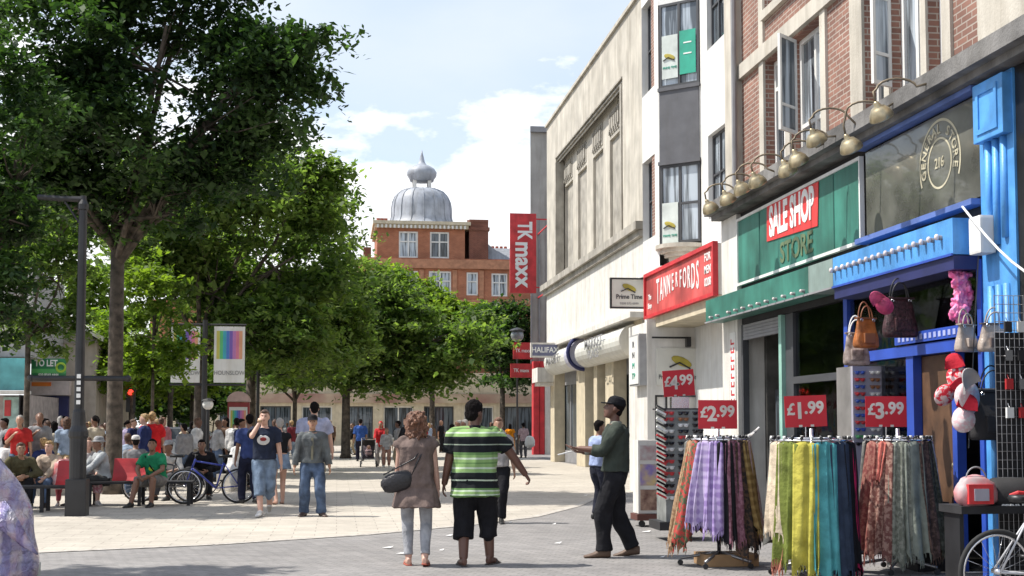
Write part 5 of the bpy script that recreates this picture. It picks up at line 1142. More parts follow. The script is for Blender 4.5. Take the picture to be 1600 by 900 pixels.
for r_ in range(15):
    for k in range(3):
        cn = rng.choice(['black', 'black', 'red', 'brown', 'white']) if k else rng.choice(['red', 'white', 'red', 'black'])
        glasses('%s framed sunglasses on the square column stand' % cn, a.x + .09 + k * .2, Y2 - .015, a.z - .05 - r_ * .08, gcol[cn], 'sunglasses on the column stand', 1.15)
# strip of red and white striped goods down its left side
for k in range(22):
    z = a.z + .02 - k * .055; mb = MB(); M_ = Matrix.Translation((a.x - .02, Y2 - .04, z)) @ Matrix.Rotation(R(28), 4, 'Y')
    mb.box(-.07, .07, -.02, .02, -.013, .013, M_); tag(mb.build('hair_clip', gcol['red'] if k % 2 and k > 6 else (white if k % 2 else lensd)), '%s hair clip slanting on the left edge of the column stand' % ('red' if k % 2 and k > 6 else ('white' if k % 2 else 'black')), 'hair clip', 'hair clips on the column stand')
# trolley display
y0 = 18.9; x0 = Dy(997, 700, y0).x; x1 = Dy(1042, 700, y0).x
td = thing('shelf_trolley', 'white framed display trolley with picture panels left of the sunglasses', 'trolley', (x0, y0, 0))
mb = MB(); mb.box(x0, x1, y0, y0 + .35, .2, 1.3); mb.build('case', offwhite, td)
cols_ = [(.5, .5, .5), (.55, .4, .1), (.35, .2, .5), (.3, .17, .12)]
mb = MB(); mb.box(x0 + .03, x1 - .02, y0 - .008, y0 - .001, 1.0, 1.22); mb.build('upper_picture', mat('pic_grey', (.5, .48, .47), .6, col2=(.4, .25, .25), vscale=9), td)
mb = MB(); mb.box(x0 + .03, x1 - .02, y0 - .008, y0 - .001, .62, .94); mb.build('middle_picture', mat('pic_yellow', (.6, .45, .2), .6, col2=(.2, .15, .45), vscale=6), td)
mb = MB(); mb.box(x0 + .03, x1 - .02, y0 - .008, y0 - .001, .25, .56); mb.build('lower_picture', mat('pic_brown', (.45, .3, .22), .6, col2=(.12, .05, .04), vscale=9), td)
mb = MB(); mb.box(x0 - .03, x1 + .05, y0 - .05, y0 + .4, .1, .19); mb.build('tray', mat('dark_red_brown', (.12, .04, .03), .6), td)
for k in (0, 1):
    mb = MB(); mb.tube([(x0 + .05 + k * .3, y0 - .02, .05), (x0 + .05 + k * .3, y0 + .01, .05)], .05, 12); mb.build('castor', black, td)
# bundle of rolled umbrellas/sticks at rail top
for k in range(6):
    mb = MB(); x, y = DY_['A'][0] + .28, DY_['A'][1] + .3; mb.tube([(x - .05 * k, y, 1.25), (x + .26 - .05 * k + .03 * k, y - .1, 1.50 - .02 * k)], .016, 6)
    tag(mb.build('wrapped_bundle', [white, offwhite, midgrey][k % 3]), 'slim white wrapped roll poking out behind the left scarf rail', 'wrapped roll', 'wrapped rolls behind the left rail')

# ------------------------------------------------------------------ bags and hats outside the general store
def lump(name, lab, cat, px, py, Y, wpx, hpx, m, seed, depth=None, noise_=.25, group=None, squash=1.0, parts=()):
    p = Dy(px, py, Y); k = Y / FP; rx, rz = wpx * k / 2, hpx * k / 2; ry = depth or min(rx, rz) * .6
    t = thing(name, lab, cat, (p.x, Y, p.z), 0, group)
    mb = MB(); mb.ball((0, 0, 0), 1, 22, 16)
    vs = []
    for v in mb.v:
        v = Vector(v); q = Vector((math.copysign(abs(v.x) ** .7, v.x), math.copysign(abs(v.y) ** .9, v.y), math.copysign(abs(v.z) ** .7, v.z)))
        n_ = mnoise.noise(v * 1.6 + Vector((seed, 0, 0))) * noise_ + mnoise.noise(v * 4 + Vector((0, seed, 0))) * noise_ * .5
        vs.append((q.x * rx * (1 + n_) * (1 - .25 * max(0, v.z) * squash), q.y * ry * (1 + n_), q.z * rz * (1 + n_ * .5)))
    mb.v = vs; o = rel(t, mb.build('body', m, smooth=True))
    return t, rx, ry, rz
def purse(lab, px, py, Y, wpx, hpx, m, seed, strap=None, rot=0, flap=None):
    p = Dy(px, py, Y); k = Y / FP; rx, rz = wpx * k / 2, hpx * k / 2; ry = rx * .42
    t = thing('handbag', lab, 'handbag', (p.x, Y, p.z), rot, 'bags hanging outside the blue shopfront')
    mb = MB(); rr = []
    for j in range(15):
        f = j / 14; z = rz * (-1 + 2 * f); w_ = rx * (1.0 - .30 * f ** 1.5) * (1 if 0 < j < 14 else .93) * (.94 + .06 * math.sin(math.pi * min(1, f * 2))); d_ = ry * (1.05 - .85 * f ** 1.2) * (1 if j else .85)
        ring = []
        for i in range(36):
            a = 2 * math.pi * i / 36; c_, s_ = math.cos(a), math.sin(a); n_ = mnoise.noise(Vector((c_ * 2 + seed, s_ * 2, f * 3))) * .10 + mnoise.noise(Vector((c_ * 5 + seed, s_ * 5, f * 8))) * .06
            ring.append((w_ * math.copysign(abs(c_) ** .45, c_), d_ * math.copysign(abs(s_) ** .6, s_) * (1 + n_ * 1.6), z + rz * .10 * (c_ * c_ - .5) * f + n_ * rz * .12))
        rr.append(ring)
    mb.rings(rr); rel(t, mb.build('body', m, smooth=True))
    mb = MB(); mb.box(-rx * .82, rx * .82, -ry * .30 - .012, ry * .30 + .012, rz * .90, rz * 1.0); rel(t, mb.build('zip_band', flap or m, bevel=.006))
    for yy in (-.02, .03):
        mb = MB(); h_ = rz * .9 + (.05 if yy > 0 else 0); mb.tube([(rx * .5 * math.cos(a), yy, rz * .85 + h_ * math.sin(a)) for a in [math.pi * q / 12 for q in range(13)]], .008, 6); rel(t, mb.build('handle', strap or m, smooth=True))
    mb = MB(); mb.box(-rx * .45, rx * .45, -ry * .98 - .02, -ry * .6, -rz * .7, -rz * .05); rel(t, mb.build('front_pocket', flap or m, bevel=.01))
    for q in (-1, 1): mb = MB(); mb.torus(.014, .004, 12, 5, Matrix.Translation((q * rx * .5, -ry * .35 - .015, rz * .82))); rel(t, mb.build('ring', chrome))
    return t
def capx(lab, px, py, Y, wpx, m, pk, rx_=0, ry_=0, rz_=0):
    p = Dy(px, py, Y); k = wpx * Y / FP / .25
    t = thing('cap', lab, 'cap', (p.x, Y, p.z), 0, 'caps hanging by the pilaster')
    M_ = Matrix.Rotation(rz_, 4, 'Z') @ Matrix.Rotation(ry_, 4, 'Y') @ Matrix.Rotation(rx_, 4, 'X') @ Matrix.Diagonal((k, k, k, 1))
    mb = MB(); rr = []
    for f in range(9):
        a = f / 8 * math.pi / 2 * .98; rr.append([(.095 * math.cos(a) * math.cos(q) * (1 + .05 * mnoise.noise(Vector((math.cos(q) * 3, a * 3, px)))), .115 * math.cos(a) * math.sin(q), .105 * math.sin(a)) for q in [2 * math.pi * i / 24 for i in range(24)]])
    mb.rings(rr, M_); rel(t, mb.build('crown', m, smooth=True))
    mb = MB(); mb.ball((0, 0, .108), .012, 8, 6, M_); rel(t, mb.build('button', pk, smooth=True))
    mb = MB(); up_ = [(.092 * math.cos(a) * (1 - .10 * q), .085 + .14 * q * math.sin(a) ** .7 if 0 < a < math.pi else .085, -.005 - .03 * (math.cos(a) ** 2) - .012 * q) for q in (0, .5, 1) for a in [math.pi * i / 12 for i in range(13)]]
    n_ = len(up_); vs = up_ + [(x, y, z - .008) for x, y, z in up_]; fs = []
    for j in range(2):
        for i in range(12): b_ = j * 13 + i; fs += [(b_, b_ + 1, b_ + 14, b_ + 13), (n_ + b_, n_ + b_ + 13, n_ + b_ + 14, n_ + b_ + 1)]
    for i in range(12): fs += [(26 + i, 27 + i, n_ + 27 + i, n_ + 26 + i)]
    mb.add(vs, fs, M_); rel(t, mb.build('peak', pk, smooth=True)); return t
def handle(t, w_, z0, h, m, y=-.02, r=.008):
    mb = MB(); mb.tube([(w_ * math.cos(a), y, z0 + h * math.sin(a)) for a in [math.pi * k / 12 for k in range(13)]], r, 6); return rel(t, mb.build('handle', m, smooth=True))
lea = mat('orange_leather', (.42, .13, .025), .4, var=.3, vscale=8, bump=.4)
beige = mat('taupe_leather', (.40, .33, .28), .38, var=.15, vscale=6, bump=.3)
darkstrap = mat('brown_strap', (.22, .08, .03), .5)
purse('orange leather handbag hanging left of the maroon bag', 1353, 520, 13.2, 46, 50, lea, 1, darkstrap, R(12), darkstrap)
purse('white and dark handbag tucked behind the orange one', 1338, 545, 13.5, 44, 54, mat('cream_brown_bag', (.5, .42, .38), .5, col2=(.08, .05, .04), vscale=10), 2, white, R(-10))
purse('large dark maroon handbag hanging under the blue fascia', 1406, 496, 13.4, 60, 66, mat('dark_maroon', (.05, .016, .02), .6, var=.4, vscale=30, bump=.6), 3, black)
capx('raspberry pink cap hanging in front of the maroon bag', 1382, 478, 13.0, 36, mat('raspberry', (.5, .06, .16), .6, var=.25, vscale=12, bump=.4), MC['raspberry'], R(60), R(35), R(140))
p = Dy(1500, 463, 12.3); hg = thing('hanging_garment', 'bright pink ruched garment hanging beside the blue pilaster', 'garment', p)
mb = MB(); rg = random.Random(9)
for k in range(26):
    f = k / 25; z = .24 - .48 * f; a = rg.uniform(0, 6.28); mb.ball((.05 * math.cos(a) + .03 * math.sin(f * 4), .04 * math.sin(a), z), (rg.uniform(.05, .085), rg.uniform(.04, .07), rg.uniform(.03, .06)), 10, 8)
HG = (hg, mb)
mb = MB(); mb.tube([(0, 0, .22), (0, .0, .40)], .006, 5); rel(hg, mb.build('hook', chrome))
purse('taupe leather handbag on the left of the hanging pair', 1510, 528, 11.9, 50, 46, beige, 6, beige, R(25))
purse('taupe leather handbag on the right of the hanging pair', 1556, 527, 11.75, 62, 48, beige, 8, beige, R(-8), mat('dark_taupe', (.12, .09, .08), .5))
redpat = cloth((.60, .02, .04), pat='mottle', col2=(.62, .5, .5)); redc = cloth((.55, .03, .05)); greypk = mat('grey_peak', (.42, .40, .40), .6); pinkw = cloth((.62, .42, .44), pat='mottle', col2=(.62, .58, .58))
capx('red and white patterned cap hanging highest by the blue pilaster', 1496, 590, 11.9, 46, redpat, redc, R(100), R(10), R(150))
capx('red and white patterned cap low in the bunch, tilted to the left', 1478, 618, 11.85, 44, redpat, redc, R(60), R(-30), R(200))
capx('pink and white cap with a pale peak beside the black bag', 1516, 622, 11.6, 62, pinkw, greypk, R(80), R(30), R(200))
capx('white cap with red trim at the bottom of the cap bunch', 1506, 655, 11.55, 50, pinkw, redc, R(110), R(-15), R(165))
purse('large black fabric bag hanging beside the caps', 1552, 648, 11.75, 82, 84, blackm, 14, black, R(-6))
t, rx, ry, rz = lump('holdall', 'pink and grey holdall lying on the black box', 'bag', 1524, 768, 11.2, 70, 54, mat('pink_grey_holdall', (.62, .16, .18), .55, col2=(.4, .38, .38), vscale=5), 15, noise_=.2)
mb = MB(); mb.box(-.12, .12, -ry * 1.0 - .02, -ry * .7, -.11, .07); rel(t, mb.build('end_pocket', redplastic))
mb = MB(); mb.box(-.07, .07, -ry - .035, -ry - .021, -.08, .03); rel(t, mb.build('pocket_patch', mat('grey_patch', (.35, .33, .38), .6)))
for w_ in (.1,): handle(t, .1, rz * .7, .12, midgrey)
Yb = 11.3; a, c = Dy(1486, 786, Yb), Dy(1640, 806, Yb)
sb = thing('sports_bag', 'black sports bag with white emblem and lettering on a stand at the right edge', 'bag', ((a.x + c.x) / 2, Yb, a.z - .3))
a2, c2 = Dy(1545, 745, Yb), Dy(1650, 800, Yb)
mb = MB(); mb.rings([[(x, Yb + ry_ * math.cos(t_), (a2.z + c2.z) / 2 + (a2.z - c2.z) / 2 * s_ * math.sin(t_)) for t_ in [2 * math.pi * k / 16 for k in range(16)]] for x, ry_, s_ in ((a2.x, .08, .7), (a2.x + .04, .14, .95), (c2.x - .05, .14, .95), (c2.x, .08, .7))]); mb.build('body', blackm, sb, smooth=True)
text('SPRINT', .085, txtw, PY(Yb - .14), Dy(1573, 770, Yb).x, Dy(1573, 792, Yb).z, .006, sb, off=.003)
mb = MB(); mb.torus(.03, .009, 14, 6, Matrix.Translation((Dy(1572, 778, Yb).x, Yb - .15, Dy(1572, 777, Yb).z))); mb.build('ring_emblem', txtw, sb)
mb = MB(); mb.tube([Dy(1578, 775, Yb - .15), Dy(1590, 770, Yb - .17), Dy(1625, 773, Yb - .15)], .02, 8); mb.build('red_strap', redplastic, sb)
bs_ = thing('black_stand', 'low black slatted stand under the sports bags', 'stand', ((a.x + c.x) / 2, Yb, 0))
mb = MB(); mb.box(a.x, c.x, Yb - .2, Yb + .25, a.z - .09, a.z - .02); mb.build('top', blackm, bs_)
for x in (a.x + .05, c.x - .05): mb = MB(); mb.box(x - .02, x + .02, Yb - .1, Yb + .2, 0, a.z - .091); mb.build('leg', black, bs_)
mb = MB(); mb.box(6.0, 6.36, 12.75, 13.5, 0, .72); tag(mb.build('dark_crate', blackm), 'dark crate standing before the brown door', 'crate')
mb = MB(); mb.box(5.9, 6.3, 12.9, 13.35, .722, .84); tag(mb.build('pale_box', offwhite), 'pale flat box on the dark crate', 'box')
# wire grid panel with goods
gx0, gx1, gY = Dy(1556, 600, 11.35).x, Dy(1640, 600, 11.35).x, 11.35
gz0, gz1 = Dy(1580, 800, gY).z, Dy(1580, 462, gY).z
gp = thing('wire_grid_panel', 'upright chrome wire grid hung with goods at the right edge', 'display grid', (gx0, gY, 0))
mb = MB()
n = 12
for k in range(n): x = gx0 + (gx1 - gx0) * k / (n - 1); mb.tube([(x, gY, 0.02), (x, gY, gz1)], .004, 4)
for k in range(34): z = .05 + (gz1 - .05) * k / 33; mb.tube([(gx0, gY + .006, z), (gx1, gY + .006, z)], .0035, 4)
mb.build('wire_mesh', mat('dull_wire', (.28, .28, .29), .45, metal=.7), gp)
mb = MB(); mb.box(gx0 + .02, gx1, gY + .03, gY + .05, .02, gz1 - .35); mb.build('dark_backing', blackm, gp)  # black sheet added to keep the area behind the mesh dark
for k in range(12):
    mb = MB(); x = gx0 + .08 + .13 * (k % 3); z = gz1 - .25 - .27 * (k // 3); mb.box(x, x + .07, gY - .05, gY - .02, z - .1, z); mb.tube([(x + .035, gY - .03, z), (x + .035, gY, z + .04)], .004, 4)
    cn = ['black', 'silver', 'red', 'white'][(k * 7) % 4]
    tag(mb.build('carded_item', [blackm, chrome, redplastic, white][(k * 7) % 4]), 'small %s carded item hanging on the wire grid' % cn, 'hanging goods', 'goods on the wire grid')
mb = MB(); a = Dy(1520, 600, 12); mb.tube([(6.3, 11.9, 3.2), (6.2, 11.8, 2.6), (6.1, 11.8, 1.3)], .006, 5); tag(mb.build('hanging_chain', black), 'thin black chain hanging before the blue pilaster', 'chain')
# goods hanging inside the blue front
for k in range(7):
    y = 15.2 - k * .4; mb = MB(); z = 2.95 - .1 * (k % 2); cc = [(.08, .1, .04), (.03, .03, .03), (.12, .14, .03), (.2, .05, .08), (.1, .06, .04), (.02, .02, .02), (.2, .2, .2)][k]
    mb.box(6.7, 6.85, y - .12, y + .12, z - .42, z, None); tag(mb.build('hanging_bag', cloth(cc), bevel=.03), '%s bag hanging behind the blue framed window' % ['olive', 'black', 'green', 'wine', 'brown', 'small black', 'grey'][k], 'bag', 'bags inside the blue shop window')

# ------------------------------------------------------------------ plastic wrapped bundle at the left edge
pw = bpy.data.materials.new('checked_plastic'); pw.use_nodes = True
n, l = pw.node_tree.nodes, pw.node_tree.links; bs = n['Principled BSDF']; bs.inputs['Roughness'].default_value = .22; bs.inputs['Coat Weight'].default_value = .6
tcx = n.new('ShaderNodeTexCoord'); sp = n.new('ShaderNodeSeparateXYZ'); l.new(tcx.outputs['Object'], sp.inputs[0])
def _s(sock, k):
    a = n.new('ShaderNodeMath'); a.operation = 'MULTIPLY'; a.inputs[1].default_value = k; l.new(sock, a.inputs[0]); b2 = n.new('ShaderNodeMath'); b2.operation = 'SINE'; l.new(a.outputs[0], b2.inputs[0])
    r2 = n.new('ShaderNodeMapRange'); r2.inputs[1].default_value = -.2; r2.inputs[2].default_value = .6; l.new(b2.outputs[0], r2.inputs[0]); return r2.outputs[0]
m1 = n.new('ShaderNodeMixRGB'); m1.inputs[1].default_value = (.50, .46, .52, 1); m1.inputs[2].default_value = (.12, .13, .42, 1)
ad = n.new('ShaderNodeMath'); ad.operation = 'MULTIPLY_ADD'; l.new(_s(sp.outputs[2], 34), ad.inputs[0]); ad.inputs[1].default_value = .6; l.new(_s(sp.outputs[0], 44), ad.inputs[2]); ad.use_clamp = True
am = n.new('ShaderNodeMath'); am.operation = 'MULTIPLY'; am.inputs[1].default_value = .6; l.new(ad.outputs[0], am.inputs[0]); l.new(am.outputs[0], m1.inputs[0])
zz = n.new('ShaderNodeTexNoise'); zz.inputs['Scale'].default_value = 5; l.new(tcx.outputs['Object'], zz.inputs[0])
rpp = n.new('ShaderNodeValToRGB'); l.new(zz.outputs[0], rpp.inputs[0]); rpp.color_ramp.elements[0].position = .4; rpp.color_ramp.elements[1].position = .65; rpp.color_ramp.elements[0].color = (1, 1, 1, 1); rpp.color_ramp.elements[1].color = (.88, .68, .75, 1)
m2 = n.new('ShaderNodeMixRGB'); m2.blend_type = 'MULTIPLY'; m2.inputs[0].default_value = 1; l.new(m1.outputs[0], m2.inputs[1]); l.new(rpp.outputs[0], m2.inputs[2]); l.new(m2.outputs[0], bs.inputs['Base Color'])
z4 = n.new('ShaderNodeTexNoise'); z4.inputs['Scale'].default_value = 9; z4.inputs['Detail'].default_value = 5; z4.inputs['Distortion'].default_value = 1.2; l.new(tcx.outputs['Object'], z4.inputs[0])
bpn = n.new('ShaderNodeBump'); bpn.inputs['Strength'].default_value = 1; bpn.inputs['Distance'].default_value = .08; l.new(z4.outputs[0], bpn.inputs['Height']); l.new(bpn.outputs[0], bs.inputs['Normal'])
Yw = 12.6; pb = Dy(-55, 800, Yw)
wrap = thing('wrapped_bundle_bag', 'tall heap of blue and purple checked plastic wrapped goods at the left edge', 'wrapped goods', (pb.x, Yw, 0))
mb = MB(); rings_ = []
for j in range(26):
    z = 1.45 * j / 25; tt = j / 25; r_ = .70 * (1 - tt ** 2.2 * .85) * (1 if z > .1 else .95)
    rings_.append([(r_ * math.cos(a) * (1 + .16 * mnoise.noise(Vector((math.cos(a) * 1.6, math.sin(a) * 1.6, z * 2.5)))), r_ * .8 * math.sin(a) * (1 + .16 * mnoise.noise(Vector((math.cos(a) * 2, 4 + math.sin(a) * 2, z * 2.5)))), z) for a in [2 * math.pi * k / 40 for k in range(40)]])
mb.rings(rings_); rel(wrap, mb.build('wrapped_heap', pw, smooth=True))
mb = MB(); mb.rings([[(x + a_ * math.cos(q), -.45 + a_ * .5 * math.sin(q), z + a_ * .8 * math.sin(q)) for q in (0, 1.3, 2.5, 3.8, 5)] for x, z, a_ in ((.42, .75, .12), (.56, .58, .08), (.66, .45, .045), (.76, .36, .01))]); rel(wrap, mb.build('loose_flap', pw, smooth=True))
a = G(50, 905); mb = MB(); mb.box(a.x - .12, a.x + .06, a.y - .1, a.y + .1, 0.004, .16); tag(mb.build('small_carton', mat('pale_green_carton', (.5, .55, .5), .6), bevel=.006), 'small pale carton on the ground beside the wrapped goods', 'box')

# ------------------------------------------------------------------ people
def fuse(mb, name, voxel, smooth_it=3, wr=0.0, wscale=9, seed=0):
    """union of overlapping solids -> one continuous skin"""
    me = bpy.data.meshes.new(name); me.from_pydata([tuple(v) for v in mb.v], [], mb.f)
    bm_ = bmesh.new(); bm_.from_mesh(me); bmesh.ops.recalc_face_normals(bm_, faces=bm_.faces); bm_.to_mesh(me); bm_.free()
    o = bpy.data.objects.new('tmp', me); C.objects.link(o)
    r = o.modifiers.new('r', 'REMESH'); r.mode = 'VOXEL'; r.voxel_size = voxel; r.use_smooth_shade = True
    s = o.modifiers.new('s', 'SMOOTH'); s.factor = .5; s.iterations = smooth_it
    bpy.context.view_layer.update()
    out = bpy.data.meshes.new_from_object(o.evaluated_get(bpy.context.evaluated_depsgraph_get())); out.name = name
    bpy.data.objects.remove(o); bpy.data.meshes.remove(me)
    if wr:
        k = len(out.vertices); co = np.empty(k * 3, np.float32); no = np.empty(k * 3, np.float32)
        out.vertices.foreach_get('co', co); out.vertices.foreach_get('normal', no); co = co.reshape(-1, 3); no = no.reshape(-1, 3)
        d = np.array([mnoise.noise(Vector((c[0] * wscale + seed, c[1] * wscale, c[2] * wscale * .55))) for c in co]) * wr
        co += no * d[:, None]; out.vertices.foreach_set('co', co.reshape(-1)); out.update()
    out.polygons.foreach_set('use_smooth', [True] * len(out.polygons))
    return out
def ik(a, b, l1, l2, hint):
    a, b = Vector(a), Vector(b); d = b - a; L = min(d.length, (l1 + l2) * .999); dn = d.normalized()
    x = (l1 * l1 - l2 * l2 + L * L) / (2 * L); h = math.sqrt(max(0, l1 * l1 - x * x)); hv = Vector(hint); hv = (hv - dn * hv.dot(dn)).normalized()
    return a + dn * x + hv * h, a + dn * L
hgo = bpy.data.objects.new('garment', fuse(HG[1], 'garment', .012, 1, .035, 38, 4)); C.objects.link(hgo); rel(HG[0], hgo); hgo.data.materials.clear(); hgo.data.materials.append(mat('hot_pink', (.72, .09, .30), .55, col2=(.8, .3, .5), vscale=16, bump=.7, bscale=26))
SKIN = {'fair': mat('skin_fair', (.55, .33, .25), .5, var=.06), 'tan': mat('skin_tan', (.36, .2, .13), .5, var=.06), 'deep': mat('skin_deep', (.13, .06, .04), .45, var=.08), 'brown': mat('skin_brown', (.21, .105, .065), .5, var=.08)}
def ring_(c, ax, ay, rx, ry, n=16, sq=.85):
    out = []
    for k in range(n):
        t = 2 * math.pi * k / n; ct, st_ = math.cos(t), math.sin(t)
        out.append(c + ax * (rx * math.copysign(abs(ct) ** sq, ct)) + ay * (ry * math.copysign(abs(st_) ** sq, st_)))
    return out
def skeleton(P):
    g = P.get('girth', 1.0); J = {}
    pel = Vector((0, P.get('py', 0), P.get('pz', .93))); lean = R(P.get('lean', 2)); side = R(P.get('side', 0))
    up = Vector((math.sin(side), math.sin(lean), math.cos(lean) * math.cos(side))).normalized()
    tw = R(P.get('twist', 0)); ax = Vector((math.cos(tw), math.sin(tw), 0)); ax = (ax - up * ax.dot(up)).normalized(); fy = up.cross(ax)
    J.update(pel=pel, up=up, ax=ax, fy=fy); J['chest'] = pel + up * .36; J['neck'] = pel + up * .53
    sw = P.get('sw', .185)
    for s, q in (('L', -1), ('R', 1)):
        J['sh' + s] = pel + up * .475 + ax * sw * q; J['hip' + s] = pel + Vector((.092 * q, 0, -.02))
        f = Vector(P.get('foot' + s, (.11 * q, 0, .08))); kd = Vector(P.get('kneedir' + s, (.12 * q, 1, .1)))
        J['kn' + s], J['an' + s] = ik(J['hip' + s], f, .435, .425, kd)
        h = Vector(P.get('hand' + s, (.27 * q, .04, .80))); ed = Vector(P.get('elbow' + s, (.25 * q, -1, -.3)))
        J['el' + s], J['wr' + s] = ik(J['sh' + s], h, .295, .26, ed)
    hy, hp = R(P.get('hyaw', 0)), R(P.get('hpitch', 0))
    J['head'] = J['neck'] + up * .02 + Vector((0, .025, .135)); J['hM'] = Matrix.Translation(J['head']) @ Matrix.Rotation(hy + tw, 4, 'Z') @ Matrix.Rotation(-hp, 4, 'X')
    return J
def limb(mb, pts, rs, n=12):
    for i in range(len(pts) - 1): mb.tube([pts[i], Vector(pts[i]).lerp(pts[i + 1], .35), pts[i + 1]], [rs[i], rs[i] * .55 + rs[i + 1] * .45 + .004, rs[i + 1]], n)
    for p, r in zip(pts[1:-1], rs[1:-1]): mb.ball(p, r * 1.0, 10, 8)
TOR = [(-.13, .10, .085), (-.06, .160, .105), (0, .168, .118), (.10, .150, .108), (.20, .143, .105), (.32, .165, .118), (.41, .185, .118), (.47, .165, .095), (.52, .085, .07)]
def hand(mb, el, wr, s, curl=.5, spread=.012, palm=None, fr=.0088):
    d = (Vector(wr) - Vector(el)).normalized(); q = 1 if s == 'R' else -1
    pn = Vector(palm) if palm else Vector((-q, 0, 0)); pn = (pn - d * pn.dot(d)).normalized(); wv = d.cross(pn) * q
    base = wr + d * .01; rr = []
    for k, (w_, t_) in enumerate(((.026, .017), (.036, .017), (.041, .015), (.040, .012))): rr.append([base + d * (.028 * k) + wv * (w_ * math.cos(a)) + pn * (t_ * math.sin(a)) for a in [2 * math.pi * i / 10 for i in range(10)]])
    mb.rings(rr); kb = base + d * .082
    for f, (off, L) in enumerate(((.031, .070), (.011, .079), (-.010, .074), (-.030, .058))):
        p = kb + wv * off; pts = [p - d * .02, p]; a = curl * .35
        for seg, fl in ((.42, 1), (.32, 1.2), (.26, 1.0)):
            a += curl * .55 * fl; dirn = (d * math.cos(a) + pn * math.sin(a) + wv * (off * spread * 20)).normalized(); p = p + dirn * L * seg; pts.append(p)
        mb.tube(pts, [fr * 1.05, fr, fr * .96, fr * .9, fr * .75], 7)
    tb = base + d * .02 + wv * .03; t1 = tb + (d * .7 + wv * .7 + pn * .25).normalized() * .038; t2 = t1 + (d * .9 + wv * .15 + pn * .5 * (curl + .3)).normalized() * .032; t3 = t2 + (d * .9 + pn * .6 * (curl + .2)).normalized() * .022
    mb.tube([base + d * .01 + wv * .01, tb, t1, t2, t3], [fr * 1.3, fr * 1.35, fr * 1.15, fr * 1.05, fr * .8], 7)
